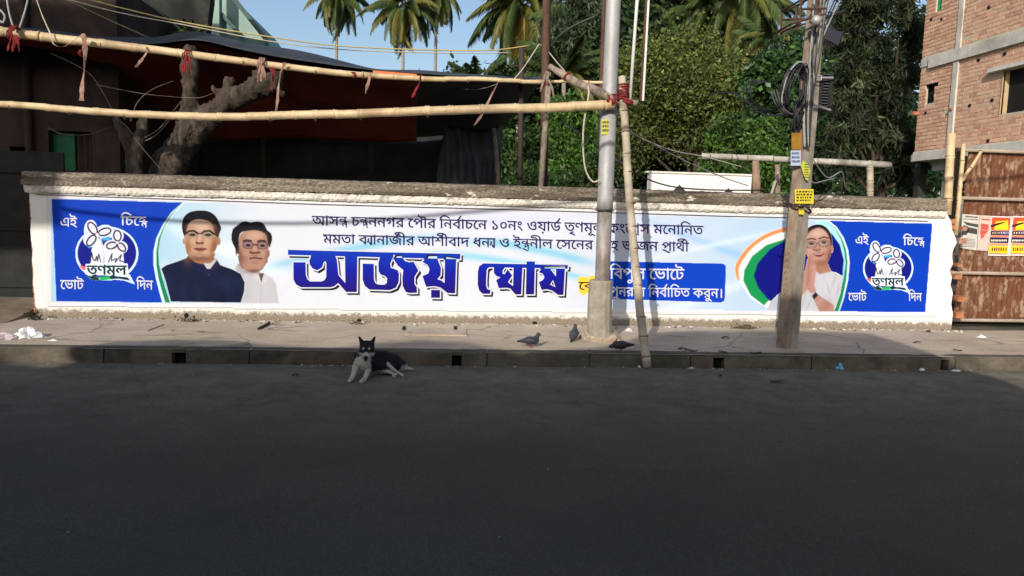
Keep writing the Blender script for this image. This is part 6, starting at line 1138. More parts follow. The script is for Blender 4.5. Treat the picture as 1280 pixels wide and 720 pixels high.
# ================================================================ TREES
def leafmat(name, transl=.35, rough=.55):
    return tint_mat(name, rough, .3, 0, transl)
M_LEAF = leafmat('leaves', .45); M_LEAFG = leafmat('glossy_leaves', .2, .38)
def leaves(blobs, n, size, cols, asp=.45, droop=0.0, clump=14, spread=.22, seed=0, bright=.35):
    """blobs: (centre, radii). n leaves in clumps spread through the blobs"""
    g = np.random.default_rng(seed); w = np.array([b[1][0]*b[1][1]*b[1][2] for b in blobs])**.67; w /= w.sum(); nc = n//clump
    bi = g.choice(len(blobs), nc, p=w); d = g.normal(size=(nc, 3)); d /= np.linalg.norm(d, axis=1, keepdims=True); rad = g.uniform(.25, 1.0, nc)**.45
    Cc = np.array([b[0] for b in blobs])[bi]+d*rad[:, None]*np.array([b[1] for b in blobs])[bi]
    bt = g.uniform(.75, 1.35, (len(blobs), 1)); cc = np.array(cols)[g.choice(len(cols), nc)]*g.uniform(1-bright, 1+bright, (nc, 1))*bt[bi]
    P = np.repeat(Cc, clump, 0)+g.normal(size=(nc*clump, 3))*spread; col = np.repeat(cc, clump, 0)*g.uniform(.75, 1.25, (nc*clump, 1)); N = len(P)
    u = g.normal(size=(N, 3)); u[:, 2] -= droop*2.2; u /= np.linalg.norm(u, axis=1, keepdims=True); v = np.cross(u, g.normal(size=(N, 3))); v /= np.linalg.norm(v, axis=1, keepdims=True)
    s = size*g.uniform(.6, 1.35, (N, 1)); a = P; b = P+u*s*.5+v*s*asp*.5; c = P+u*s; e = P+u*s*.5-v*s*asp*.5
    b[:, 2] -= s[:, 0]*.05; e[:, 2] -= s[:, 0]*.05
    V = np.stack([a, b, c, e], 1).reshape(-1, 3); Q = np.arange(4*N).reshape(-1, 4); return V, Q, np.repeat(col, 4, 0)
def tree(name, label, px, py_base, y, blobs, n, size, cols, cat='tree', group=None, mat=None, r=.16, limbs=5, **kw):
    """blobs in photo pixels at depth y: (px, py, rx_m, rz_m[, dy])"""
    bl = [(ay(b[0], b[1], y+(b[4] if len(b) > 4 else 0)), (b[2], b[2]*.8, b[3])) for b in blobs]
    base = ay(px, 240, y); base[2] = -.02; root = empty(name, base, label, cat, group); g_ = np.random.default_rng(kw.get('seed', 0)+500); sub = []
    for c_, r_ in bl:
        for k in range(9):
            d_ = g_.normal(size=3); d_ /= np.linalg.norm(d_); q_ = g_.uniform(.26, .46); sub.append((c_+d_*np.array(r_)*g_.uniform(.55, .85), tuple(q_*np.array(r_))))
    V, Q, C = leaves(sub, n, size, cols, **kw)
    V[:, 2] = np.maximum(V[:, 2], .0)
    np_mesh('crown', V, Q, mat or M_LEAF, root, cols=C)
    m = MB(); top = bl[0][0]; mid = lerp(base, top, .5)+[random.uniform(-.2, .2), 0, 0]; m.tube(cat_rom([base, mid, top], 5), [r*(1-.07*i) for i in range(11)], 8)
    for b in bl[1:limbs+1]: m.tube(cat_rom([lerp(base, top, random.uniform(.4, .7)), lerp(mid, b[0], .6)+[0, 0, -.2], b[0]], 4), [r*.5*(1-.09*i) for i in range(9)], 6)
    m.build('trunk', M_BARK, root, smooth=True); return root
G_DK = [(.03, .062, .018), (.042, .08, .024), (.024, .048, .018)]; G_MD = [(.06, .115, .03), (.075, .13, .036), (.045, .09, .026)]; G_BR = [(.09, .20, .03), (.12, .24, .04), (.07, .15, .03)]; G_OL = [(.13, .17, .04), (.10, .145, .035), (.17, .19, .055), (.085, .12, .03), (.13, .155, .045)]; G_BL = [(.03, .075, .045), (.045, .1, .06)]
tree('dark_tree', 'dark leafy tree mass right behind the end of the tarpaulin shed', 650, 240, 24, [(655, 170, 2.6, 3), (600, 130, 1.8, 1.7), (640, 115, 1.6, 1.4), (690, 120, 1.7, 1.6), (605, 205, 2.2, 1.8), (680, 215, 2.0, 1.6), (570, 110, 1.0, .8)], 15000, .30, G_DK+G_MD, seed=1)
tree('bright_tree', 'bright sunlit green small tree between the shed and the steel pole', 706, 240, 13, [(712, 178, .75, .7), (700, 150, .6, .5), (725, 205, .8, .7), (690, 225, .6, .5), (738, 175, .5, .6), (710, 130, .4, .4)], 9000, .17, G_BR+G_MD[:1], seed=2, spread=.14, r=.07)
tree('round_bush', 'round dark green bush at the foot of the bright tree left of the steel pole', 728, 240, 10, [(728, 230, .55, .55), (705, 238, .45, .4), (748, 222, .45, .55), (655, 235, .5, .5), (680, 238, .4, .4)], 8000, .14, G_MD+G_DK, seed=3, spread=.11, r=.04, cat='bush')
tree('hanging_tree', 'grey green feathery tree rising behind the steel pole', 735, 240, 27, [(730, 70, 2.2, 2.4), (765, 95, 2.0, 2.2), (700, 60, 1.6, 1.8), (740, 20, 2.0, 1.8), (775, 150, 2.2, 2.4), (720, 120, 2, 1.8)], 15000, .36, [(.07, .10, .05), (.05, .08, .04), (.10, .125, .06)], seed=4, asp=.28, droop=.6)
tree('olive_tree', 'broad yellow olive tree filling the middle, right of the steel pole', 860, 240, 20, [(870, 130, 2.5, 2.0), (820, 140, 1.9, 1.8), (915, 110, 1.7, 1.7), (850, 85, 1.9, 1.2), (900, 165, 1.9, 1.4), (800, 105, 1.4, 1.6), (935, 150, 1.3, 1.3), (790, 170, 1.3, 1.3), (950, 95, .8, .6, 1), (880, 75, 1.0, .6, 1)], 34000, .19, G_OL, seed=5, limbs=7, spread=.34, clump=40, bright=.4)
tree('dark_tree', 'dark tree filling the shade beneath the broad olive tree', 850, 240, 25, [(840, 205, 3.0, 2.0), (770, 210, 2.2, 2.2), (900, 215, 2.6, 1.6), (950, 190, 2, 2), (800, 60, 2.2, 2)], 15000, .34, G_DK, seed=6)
tree('glossy_tree', 'deep green glossy leaved tree just left of the concrete pole', 975, 240, 15, [(975, 95, .9, .9), (950, 85, .6, .5), (990, 125, .9, 1.0), (955, 115, .8, .9), (1010, 75, .8, .8), (992, 62, .5, .4), (975, 165, 1.0, .8), (1015, 90, .7, 1.0)], 12000, .22, [(.028, .07, .02), (.05, .11, .03), (.02, .045, .015)], seed=7, asp=.6, mat=M_LEAFG, r=.1)
tree('leafy_shrub', 'fresh green shrub glowing in the sun below the cable coil', 935, 240, 9.5, [(935, 180, .6, .5), (905, 165, .4, .35), (965, 195, .45, .5), (960, 165, .35, .3), (905, 215, .5, .4), (975, 225, .5, .5), (930, 215, .5, .5)], 9000, .15, G_BR+G_MD, seed=8, spread=.12, r=.04, cat='shrub')
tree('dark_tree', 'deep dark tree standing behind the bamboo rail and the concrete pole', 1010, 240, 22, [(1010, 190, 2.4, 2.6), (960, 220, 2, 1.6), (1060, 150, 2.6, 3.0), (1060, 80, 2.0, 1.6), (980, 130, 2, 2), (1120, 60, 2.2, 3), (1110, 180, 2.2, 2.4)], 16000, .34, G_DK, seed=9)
tree('drooping_tree', 'tall dark tree with long drooping leaves filling the gap before the brick building', 1100, 240, 9.0, [(1095, 110, .9, 1.1), (1080, 50, .8, .8), (1125, 30, .7, .9), (1060, 150, .6, .8), (1125, 140, .55, 1.0), (1090, 190, .9, .7), (1050, 200, .5, .6), (1120, 90, .6, .9), (1130, 215, .6, .5), (1055, 95, .4, .7), (1095, 5, .9, .6), (1060, 20, .5, .5), (1130, 185, .5, .6), (1140, 60, .3, .9)], 20000, .27, [(.055, .075, .035), (.03, .045, .02), (.10, .125, .06), (.015, .025, .011), (.02, .03, .014)], seed=10, asp=.16, droop=.6, clump=26, spread=.055, limbs=8, r=.14, bright=.5)
for i, (px, y, n) in enumerate(((560, 60, 0), (700, 62, 1), (830, 60, 2), (960, 62, 3), (1090, 60, 4), (1230, 62, 5))):
    lab = ['leftmost one, beyond the shed', 'the one behind the rusty iron post', 'the one behind the olive tree', 'the one behind the glossy tree', 'the one behind the drooping tree', 'rightmost one, behind the brick building'][i]
    tree('distant_tree', 'far dense tree of the wood at the back, '+lab, px, 240, y, [(px, 190, 6, 4), (px-50, 170, 4, 3.5), (px+50, 165, 4, 3.6), (px, 135-(i in (2, 3))*20, 4, 3), (px+30, 215, 5, 3), (px-40, 225, 5, 3)], 7000, .85, G_DK+G_BL+G_MD[2:], group='distant trees', seed=20+i, spread=.6, r=.3)
# low growth behind the wall
V, Q, C = leaves([((x, random.uniform(11, 16), random.uniform(.3, 1.3)), (1.2, 1, .8)) for x in np.arange(1.5, 14, .8)], 9000, .2, G_DK+G_MD, seed=31); V[:, 2] = np.maximum(V[:, 2], 0)
tag(np_mesh('undergrowth', V, Q, M_LEAF, cols=C), 'dark tangled undergrowth between the tree trunks behind the wall', 'undergrowth', None, 'stuff')

# ---- coconut palms: trunk and separate fronds
M_PALM = leafmat('palm_leaf', .3, .45); M_PTR = noisy('palm_trunk', (.20, .17, .14), (.36, .32, .27), 6, .9, .5, .01, sc=(1, 1, 3))
def frond_mesh(L, droop, col, col2, seed):
    g = np.random.default_rng(seed); n = 34; V = []; Q = []; C = []; pts = []
    for i in range(n+1):
        t = i/n; pts.append(np.array([L*(t-.25*droop*t*t), 0, L*(.35*t-droop*t*t)]))
    for i in range(n):
        a, b = pts[i], pts[i+1]; t = i/n; w = .03*(1-t)+.006; k = len(V); V += [a+[0, -w, 0], a+[0, w, 0], b+[0, w, 0], b+[0, -w, 0]]; Q.append((k, k+1, k+2, k+3)); C += [np.array(col2)*1.1]*4
        if t < .12: continue
        ll = L*.30*math.sin(math.pi*min(1, (t-.05)*1.02))**.6*(1-.35*t)+.05; fw = (b-a)/np.linalg.norm(b-a)
        for sd in (-1, 1):
            for q in range(2):
                s = lerp(a, b, q/2); d = np.array([0, sd, 0])*.62+fw*.45+np.array([0, 0, -.55-.5*g.random()]); d /= np.linalg.norm(d); l2 = ll*g.uniform(.8, 1.1); wv = np.cross(d, [0, 0, 1.0]); wv /= np.linalg.norm(wv); wv = fw*.055*L/3
                k = len(V); V += [s-wv, s+wv, s+d*l2*.6+wv*.7+[0, 0, -.04*l2], s+d*l2+[0, 0, -.15*l2]]; Q.append((k, k+1, k+2, k+3)); c_ = np.array(col if g.random() > .25 else col2)*g.uniform(.7, 1.25); C += [c_]*4
    me = bpy.data.meshes.new('frond'); V = np.array(V); me.from_pydata(V.tolist(), [], Q); me.materials.append(M_PALM); at = me.color_attributes.new('tint', 'FLOAT_COLOR', 'POINT'); C4 = np.ones((len(V), 4)); C4[:, :3] = C; at.data.foreach_set('color', C4.ravel()); return me
FG = [frond_mesh(3.0, .35+.22*k, (.055, .095, .03), (.11, .13, .035), 50+k) for k in range(5)]; FY = [frond_mesh(2.8, 1.0+.2*k, (.34, .26, .05), (.45, .36, .09), 60+k) for k in range(2)]; FO = [frond_mesh(2.9, .8+.2*k, (.13, .14, .035), (.2, .18, .05), 70+k) for k in range(2)]
def palm(label, px, py, y, base_px, scale=1.0, nf=22, yellow=0, lean=0.0, group='coconut palms', name='coconut_palm', low=False, r=.15, seed=0):
    rnd = random.Random(seed+int(px)); top = ay(px, py, y); base = ay(base_px, 240, y); base[2] = -.02; root = empty(name, base, label, 'palm tree', group)
    m = MB(); mid = lerp(base, top, .5)+[lean, 0, 0]; m.tube(cat_rom([base, mid, top], 10), [r*(1.25-.5*i/20) for i in range(21)], 9); m.build('trunk', M_PTR, root, smooth=True)
    nf = int(nf*1.35)
    for i in range(nf):
        el = lerp(1.25, -1.15 if not low else .1, (i/nf)**.75); az_ = i*2.399+rnd.uniform(-.3, .3); me = FG[min(4, max(0, int((1-el/1.25)*2.2)+rnd.randint(-1, 1)))]
        if i >= nf-yellow: me = rnd.choice(FY)
        elif rnd.random() < .25: me = rnd.choice(FO)
        o = bpy.data.objects.new('frond', me); COL.objects.link(o); place(o, top+[0, 0, -.02*i/nf], root); o.rotation_euler = (rnd.uniform(-.3, .3), -el*.75+.1, az_); s = scale*rnd.uniform(.85, 1.1)*(1.0 if low else 1.28); o.scale = (s, s, s)
    if not low:
        nuts = MB()
        for i in range(7):
            a = rnd.uniform(0, 6.28); c_ = top+np.array([.35*math.cos(a), .35*math.sin(a), -.35-rnd.uniform(0, .3)])*scale; nuts.tube([c_+[0, 0, .13], c_+[0, 0, .09], c_, c_-[0, 0, .09], c_-[0, 0, .13]], [.02, .1, .13, .1, .02], 7)
        nuts.build('coconuts', plain('coconut_husk', (.16, .13, .05), .7), root, smooth=True)
    return root
palm('coconut palm above the left part of the tarpaulin, leftmost in the sky', 421, -8, 58, 420, .92, 24, seed=1)
palm('coconut palm with hanging olive fronds, second from the left above the tarpaulin', 504, 8, 55, 503, .98, 26, 2, seed=2)
palm('coconut palm with a long bare trunk and cropped crown, third from the left', 546, -14, 56, 541, .9, 22, 1, seed=3)
palm('coconut palm with hanging yellow fronds left of the rusty iron post', 652, 6, 44, 644, 1.3, 30, 7, seed=4)
palm('coconut palm with faded yellow crown just right of the two thin pipes', 836, 10, 46, 840, 1.15, 26, 9, seed=5)
palm('coconut palm with dense dark crown, between the yellow crown and the leaning trunk', 882, 20, 44, 880, 1.2, 30, 6, seed=6)
palm('coconut palm with pale leaning trunk, left of the iron bracket', 925, -2, 42, 908, 1.3, 30, 2, seed=7, lean=-.1)
palm('coconut palm partly hidden behind the steel pole at the top edge', 742, 14, 34, 752, 1.2, 26, 1, seed=8)
palm('coconut palm at the top edge with trunk seen between the rusty rod and thin pipes', 792, 6, 44, 786, 1.1, 24, 4, seed=9)
palm('young palm with upright fronds rising over the right end of the tarpaulin', 598, 105, 24, 598, .62, 14, 0, group=None, name='young_palm', low=True, r=.12, seed=10)
palm('young palm with wide arching fronds behind the crossing of bamboo and rusty post', 705, 95, 22, 705, .85, 15, 1, group=None, name='young_palm', low=True, r=.12, seed=11)
palm('young palm with arching fronds low behind the end of the tarpaulin', 640, 125, 26, 640, .9, 14, 1, group=None, name='young_palm', low=True, r=.12, seed=12)
palm('young palm with pale fronds beside the iron bracket', 965, 55, 26, 965, .8, 14, 1, group=None, name='young_palm', low=True, r=.12, seed=13)

# ================================================================ OVERHEAD WIRES
def wire(label, pts, y0, y1, r, mat, name='wire', group=None, sag=0):
    n = len(pts)-1; cable([ay(a, b, lerp(y0, y1, i/n)) for i, (a, b) in enumerate(pts)], r, mat, name, label, 'wire', group)
M_YW = plain('yellowed_wire', (.45, .36, .14), .6)
wire('yellowish wire, the upper of the pair sagging from top left down over the tarpaulin', [(95, -5), (160, 12), (230, 28), (330, 45), (420, 57), (520, 62), (610, 63), (662, 57)], 1.5, 3, .011, M_YW)
wire('pale wire, the lower of the pair sagging over the tarpaulin', [(80, -2), (150, 16), (240, 33), (340, 52), (430, 62), (540, 66), (640, 66)], 1.4, 3, .009, M_ROPE)
wire('thin wire slanting down from the top left to the tarpaulin ridge', [(84, 0), (130, 22), (188, 48)], 1.6, 2.8, .008, M_YW)
wire('short dark wire slanting across the concrete slab at the top left', [(178, 0), (200, 16), (222, 34)], 1.6, 2.5, .008, M_WIREG)
wire('pale cord slanting up from the tarpaulin end to the rusty post', [(640, 102), (655, 84), (672, 58), (674, 55)], 1.3, 1.2, .009, M_ROPE)
wire('pale cord slanting down from the rusty post to the crooked branch', [(686, 65), (698, 80), (712, 96)], 1.1, -.9, .009, M_ROPE)
wire('thick dark green hose bending up from the rusty post behind the steel pole', [(688, 60), (698, 46), (718, 32), (745, 20), (752, 15)], 1.3, .9, .02, plain('green_hose', (.02, .04, .025), .5))
wire('dark wire sagging from behind the steel pole to the top of the painted wall', [(700, 150), (760, 190), (790, 214), (830, 231), (880, 237), (960, 238)], .9, .6, .012, M_WIREK)
wire('pale wire sagging from the steel pole down behind the bamboo rail, upper of two', [(775, 155), (800, 172), (840, 188), (880, 196), (932, 210)], -.8, 2.4, .009, M_ROPE)
wire('pale wire from the steel pole dipping to the white wall, lower of two', [(772, 152), (800, 172), (825, 185), (860, 203), (905, 222), (935, 232)], -.8, 3, .009, M_WIREG)
wire('looping dark wire hanging right of the concrete pole below the rail', [(1012, 190), (1020, 205), (1035, 222), (1052, 215), (1056, 232), (1062, 240)], -1.3, .4, .008, M_WIREG)
wire('slack dark wire hanging right of the concrete pole above the wall', [(1008, 214), (1016, 228), (1030, 226), (1045, 222)], -1.4, 0, .008, M_WIREG)
wire('dark wire curling left out of the cable coil', [(884, 118), (915, 116), (935, 128), (955, 143), (980, 144)], 2, -1.5, .011, M_WIREK)
for i, (lab, p0) in enumerate((('dark loose wire hanging at the top left corner, nearest the edge', [(0, 12), (6, 20), (4, 28), (0, 26)]), ('dark loose wire dropping onto the left end of the upper bamboo', [(8, -5), (12, 18), (18, 38)]), ('dark loose wire right of the red rag at the top left', [(36, -5), (31, 15), (24, 36)]))): wire(lab, p0, -.9, -.9, .012, M_WIREG)
# heavy cable strung over the road: only its shadow falls into view
SHW = [(40, 256), (120, 268), (220, 277), (320, 280), (420, 279), (520, 272), (600, 265), (700, 257), (800, 248)]
oc = MB(); pts = [ay(a, b, 0)-SD*((5.4)/SD[1]) for a, b in SHW]; d0 = pts[0]-pts[1]; d1 = pts[-1]-pts[-2]; pts = [pts[0]+d0*9, pts[0]+d0*4]+pts+[pts[-1]+d1*5, pts[-1]+d1*12]
oc.tube(cat_rom(pts, 4), .027, 8); tag(oc.build('overhead_cable', M_WIREK, None, smooth=True), 'heavy black cable strung over the road, whose shadow curves across the banner', 'cable')

# ================================================================ HOUSES ACROSS THE STREET (behind the camera; they shade the road)
YC = -13.6
sh = [(-40, 436), (0, 449), (40, 448), (62, 440), (90, 434), (150, 426.5), (210, 424.5), (290, 425.5), (330, 430), (400, 435), (440, 433), (480, 428), (540, 425.5), (585, 428), (615, 435), (650, 441), (690, 438), (740, 435), (775, 430), (795, 422), (812, 416.5), (870, 413.5), (1000, 414), (1085, 416)]
prof = []
for a, b in sh:
    p = az(a, b, 0.0); Lh = (p[1]-YC)/SD[1]; q = p-SD*Lh; prof.append((q[0], q[2]))
for a, b, z in ((1128, 430, 0), (1180, 447, 0), (1230, 468, -.15), (1280, 491, -.15)):
    p = az(a, b, z); q = p-SD*((p[1]-YC)/SD[1]); prof.append((q[0], q[2]))
prof = [(-45, prof[0][1])]+prof; ex = prof[-1]; prof += [(ex[0]+1.2, ex[1]-2.2), (ex[0]+1.25, -.02), (-45, -.02)]
m = MB(); m.prism(prof, 'y', YC-.4, YC); os_ = empty('opposite_house', (-6, YC-3, -.02), 'long rendered house across the road whose roof line shades the asphalt', 'house')
m.build('facade', noisy('opposite_render', (.30, .26, .2), (.42, .37, .3), 1.5, .9, .3, .005), os_)
m = MB(); m.box((-45, YC-7, -.02), (ex[0]+1, YC-.41, 3.6)); m.build('house_body', M_CONC, os_)
for i in range(7):
    x = -22+i*3.2; m = MB(); m.box((x, YC+.002, 1.0), (x+1.1, YC+.05, 2.3)); m.build('window', plain('shutter_brown', (.09, .05, .03), .7), os_)
tkx = -11.0; tk_ = empty('sun_blocker', (-14, YC-2.5, 5), 'unseen raised slab added across the road to shade the left end of the wall', 'sun blocker')
zt0 = 8.02  # unseen slab on stilts, added only to shade the wall's left end
m = MB(); m.box((-24, YC-.5, zt0), (tkx, YC, zt0+5.2)); m.build('blocker_slab', M_CONC, tk_)
for x in (-23.6, -17.5, tkx-3.0): m = MB(); m.box((x-.07, YC-.4, 3.6), (x+.07, YC-.26, zt0)); m.build('stilt', M_CONC, tk_)

# ================================================================ DOG
def dogs():
    o0 = az(470, 470, -.15); Zg = -.15
    def W(px, py, y): p = ay(px, py, y); return p
    g = lambda px, py: az(px, py, Zg)
    yb = g(470, 462)[1]
    ch = W(458, 452, -2.72); sh_ = W(462, 446, -2.66); nb = W(460, 440, -2.68); hd = W(458.5, 437.0, -2.76); K = 1.32
    lfp = g(439, 476.5)+[0, .03, .018]; lfp2 = g(436.5, 478)+[0, 0, .016]; rfp = g(455, 477)+[0, .03, .018]; rfp2 = g(451.5, 479)+[0, 0, .016]
    lel = W(445, 459, -2.72); rel = W(462, 458, -2.70); belly = W(474, 455, -2.60); hip = W(490, 453, -2.45); rump = W(500, 458, -2.36); knee = W(481, 452, -2.64); 
    hock = W(498, 467, -2.62); hp = W(502.5, 469, -2.70); kn2 = W(480, 463, -2.66); hk2 = W(494, 468, -2.68); hp2 = W(491.5, 470, -2.74)
    for p_ in (hock, hp, hk2, hp2): p_[2] = max(p_[2], Zg+.017)
    t0 = W(505, 460, -2.34); t1 = W(509, 461, -2.40); t2 = W(515, 459.5, -2.42)
    for p_ in (t0, t1, t2): p_[2] = Zg+.022
    P = [('chest', sh_, ch, .082, .086), ('body', ch, belly, .090, .092), ('back', sh_, W(478, 449, -2.55), .078, .090), ('body', belly, hip, .092, .096), ('back', W(478, 449, -2.55), hip, .09, .09), ('rump', hip, rump, .09, .072), ('neck', nb, sh_, .056, .078), ('bib', W(456, 447, -2.78), W(455, 454, -2.78), .034, .04),
         ('skull', hd+K*np.array([0, .02, .012]), hd+K*np.array([0, -.01, .005]), .056*K, .050*K), ('cheek', hd+K*np.array([.028, -.012, -.018]), hd+K*np.array([-.028, -.012, -.018]), .034*K, .034*K), ('muzzle', hd+K*np.array([0, -.03, -.026]), hd+K*np.array([.004, -.10, -.052]), .032*K, .019*K), ('nose', hd+K*np.array([.004, -.112, -.048]), hd+K*np.array([.004, -.116, -.050]), .0125*K, .010*K),
         ('shoulder', W(449, 452, -2.72), lel, .048, .036), ('fleg', lel, lfp, .030, .019), ('paw', lfp, lfp2, .020, .019), ('shoulder', W(464, 450, -2.68), rel, .046, .034), ('fleg', rel, rfp, .030, .019), ('paw', rfp, rfp2, .020, .019),
         ('thigh', hip+[.03, -.03, -.02], knee, .062, .024), ('hleg', knee, hock, .017, .0125), ('hpaw', hock, hp, .0135, .0165), ('thighw', W(486, 461, -2.60), kn2, .05, .022), ('hleg', kn2, hk2, .017, .0125), ('hpaw', hk2, hp2, .0135, .016),
         ('tail', rump, t0, .03, .02), ('tail', t0, t1, .018, .018), ('tailtip', t1, t2, .019, .009)]
    for sd in (-1, 1): P.append(('ear', hd+K*np.array([.034*sd, .014, .036]), hd+K*np.array([.060*sd, .010, .098]), .022*K, .004*K)); P.append(('ear', hd+K*np.array([.024*sd, .016, .038]), hd+K*np.array([.058*sd, .011, .094]), .016*K, .004*K))
    prims = [q[1:] for q in P]; V, Q = surface_nets(prims, .0062, .014); lab = seg_of(V, prims); names = [P[i][0] for i in lab]
    blk = np.array([.014, .013, .014]); wh = np.array([.54, .49, .42]); gr = np.array([.30, .28, .26]); C = np.zeros((len(V), 3)); rg = np.random.default_rng(3)
    for i, (v, nm) in enumerate(zip(V, names)):
        d = (v-hd)/K
        if nm in ('fleg', 'paw', 'hleg', 'hpaw', 'tailtip', 'bib', 'cheek', 'muzzle'): c = wh
        elif nm == 'nose': c = blk*.6
        elif nm == 'chest': c = wh if (abs(v[0]-(ch[0]-.025)) < .085 and v[1] < ch[1]+.01) else blk
        elif nm in ('body', 'back') and v[1] < ch[1]-.02 and abs(v[0]-(ch[0]-.02)) < .07: c = wh
        elif nm in ('body', 'rump', 'thighw') and v[2] < Zg+.06: c = wh*.8
        elif nm == 'neck': c = wh if (v[1] < nb[1]+.01 or v[0] < nb[0]-.03) and v[0] < nb[0]+.05 else blk
        elif nm == 'shoulder': c = wh if v[1] < -2.70 or v[2] < Zg+.12 else blk
        else: c = blk
        if nm in ('skull', 'cheek', 'muzzle'):
            if d[2] > -.020+.5*max(0, .026-abs(d[0])) and not (abs(d[0]) < .0035 and d[1] < -.02 and d[2] < .03): c = blk
            if nm == 'muzzle' and d[1] < -.095 and d[2] > -.052: c = blk
            for sd in (-1, 1):
                if (d[0]-.022*sd)**2+(d[2]-.018)**2 < .0066**2 and d[1] < -.02: c = wh*1.5  # bright spots painting the glow of the eyes into the coat
        if nm == 'ear': c = blk*1.3
        C[i] = c*rg.uniform(.8, 1.15)
    # soften the borders of the patches
    root = empty('dog', np.array([V[:, 0].mean(), V[:, 1].mean(), Zg]), 'black and white dog lying on the road by the kerb, head raised', 'dog')
    T4 = Q; 
    for it in range(3):                              # soften the borders of the patches
        A_ = np.zeros_like(C); n_ = np.zeros(len(C))
        for k in range(4): np.add.at(A_, T4[:, k], C[T4].mean(1)); np.add.at(n_, T4[:, k], 1)
        C = .45*C+.55*A_/n_[:, None]
    t = NT('dog_fur'); a = t.n('ShaderNodeVertexColor', layer_name='tint').outputs[0]; nn = t.noise(t.coord('Object', (1, 1, 1)), 260, 3, .7); t.bump(nn, .6, .004)
    np_mesh('body', V, Q, t.out(t.mix(.3, a, t.ramp(nn, [(.3, (.4,)*3), (.7, (1.2,)*3)]), 'MULTIPLY'), .75, 0, .25), root, smooth=True, cols=C)
    fn = np.cross(V[Q[:, 1]]-V[Q[:, 0]], V[Q[:, 2]]-V[Q[:, 0]]); fn /= np.linalg.norm(fn, axis=1, keepdims=True)+1e-9; fc = V[Q].mean(1)
    if ((fc-fc.mean(0))*fn).sum() < 0: fn = -fn
    pick = np.flatnonzero(np.array([names[i] not in ('nose',) for i in Q[:, 0]])); pick = rg.choice(pick, 16000); hair = rg.normal(0, .25, (len(pick), 3))+fn[pick]*.55+np.array([.55, .25, -.45]); hair /= np.linalg.norm(hair, axis=1, keepdims=True)
    isf = np.array([names[i] in ('skull', 'cheek', 'muzzle', 'ear', 'paw', 'hpaw', 'fleg', 'hleg') for i in Q[pick, 0]]); Lh = np.where(isf, .007, .016)*rg.uniform(.6, 1.3, len(pick)); sd_ = np.cross(hair, fn[pick]); sd_ /= np.linalg.norm(sd_, axis=1, keepdims=True)+1e-9; p0 = fc[pick]
    HV = np.stack([p0-sd_*.0012, p0+sd_*.0012, p0+hair*Lh[:, None]], 1).reshape(-1, 3); HC = np.repeat(C[Q[pick, 0]]*rg.uniform(.8, 1.6, (len(pick), 1)), 3, 0)
    tag(np_mesh('fur', HV, np.arange(len(HV)).reshape(-1, 3), tint_mat('dog_hair', .6, .25), root, cols=HC), kind='stuff')
    for sd in (-1, 1):
        m = MB(); c = hd+K*np.array([.024*sd, -.050, .003]); m.tube([c+[0, .006, 0], c, c+[0, -.004, 0]], [.008, .0085, .003], 10); m.build('eye', plain('dog_eye', (.05, .025, .01), .1, 0, .8), root, smooth=True)
    m = MB(); m.tube([hd+K*np.array([-.012, -.095, -.068]), hd+K*np.array([.004, -.108, -.066]), hd+K*np.array([.02, -.095, -.068])], .0025, 5); m.build('mouth', plain('dog_mouth', (.02, .01, .01), .6), root)
dogs()

# ================================================================ PIGEONS
def pigeon(label, pos, yaw, pitch, headup, dark=1.0):
    g0 = np.array(pos); c, s = math.cos(yaw), math.sin(yaw); R3 = np.array([[c, -s, 0], [s, c, 0], [0, 0, 1]]); cp_, sp_ = math.cos(pitch), math.sin(pitch)
    def T(x, y, z): v = np.array([x*cp_-z*sp_, y, x*sp_+z*cp_]); return R3 @ v+g0+[0, 0, .078]
    hx, hz = (.085, .075) if headup else (.115, -.005)
    P = [('body', T(.055, 0, .005), T(-.02, 0, 0), .046, .048), ('body', T(-.02, 0, 0), T(-.085, 0, -.004), .046, .026), ('neck', T(.06, 0, .018), T(hx, 0, hz), .032, .019), ('head', T(hx, 0, hz), T(hx+.012, 0, hz+.002), .0205, .019), ('tail', T(-.08, 0, -.004), T(-.155, 0, -.012), .022, .011), ('wing', T(.03, .038, .008), T(-.09, .024, .006), .026, .010), ('wing', T(.03, -.038, .008), T(-.09, -.024, .006), .026, .010)]
    prims = [q[1:] for q in P]; V, Q = surface_nets(prims, .0055, .012); lab = seg_of(V, prims); pal = {'body': (.045, .048, .06), 'neck': (.02, .035, .04), 'head': (.03, .034, .045), 'tail': (.02, .021, .026), 'wing': (.035, .037, .046)}
    C = np.array([pal[P[i][0]] for i in lab])*dark; root = empty('pigeon', g0, label, 'pigeon', 'pigeons on the pavement'); np_mesh('body', V, Q, tint_mat('pigeon_feathers', .5, .4, .3), root, smooth=True, cols=C)
    bk2 = MB(); d = T(hx+.05, 0, hz-.012); bk2.tube([T(hx+.024, 0, hz), lerp(T(hx+.024, 0, hz), d, .6), d], [.006, .004, .001], 6); bk2.build('beak', plain('beak', (.05, .045, .04), .5), root)
    for sd in (-1, 1):
        p = T(.0, .018*sd, -.03); f = g0+R3 @ np.array([.0, .018*sd, 0.004]); m = MB(); m.tube([p, f], .004, 5)
        for dy in (-.012, 0, .012): m.tube([f, f+R3 @ np.array([.026, dy, 0])], .0028, 4)
        m.tube([f, f+R3 @ np.array([-.014, 0, 0])], .0025, 4); m.build('leg', plain('pigeon_leg', (.35, .08, .06), .6), root)
        e = T(hx+.010, .018*sd, hz+.005); m = MB(); m.tube([e-R3 @ np.array([0, .003*sd, 0]), e+R3 @ np.array([0, .003*sd, 0])], .0035, 6); m.build('eye', plain('pigeon_eye', (.3, .09, .02), .2), root)
pigeon('grey pigeon pecking on the pavement, leftmost of the three', az(663, 434), .15, -.05, True, .9)
pigeon('dark pigeon walking away near the pole footing, the one turned to the wall', az(717, 426), 1.15, .35, True, 1.0)
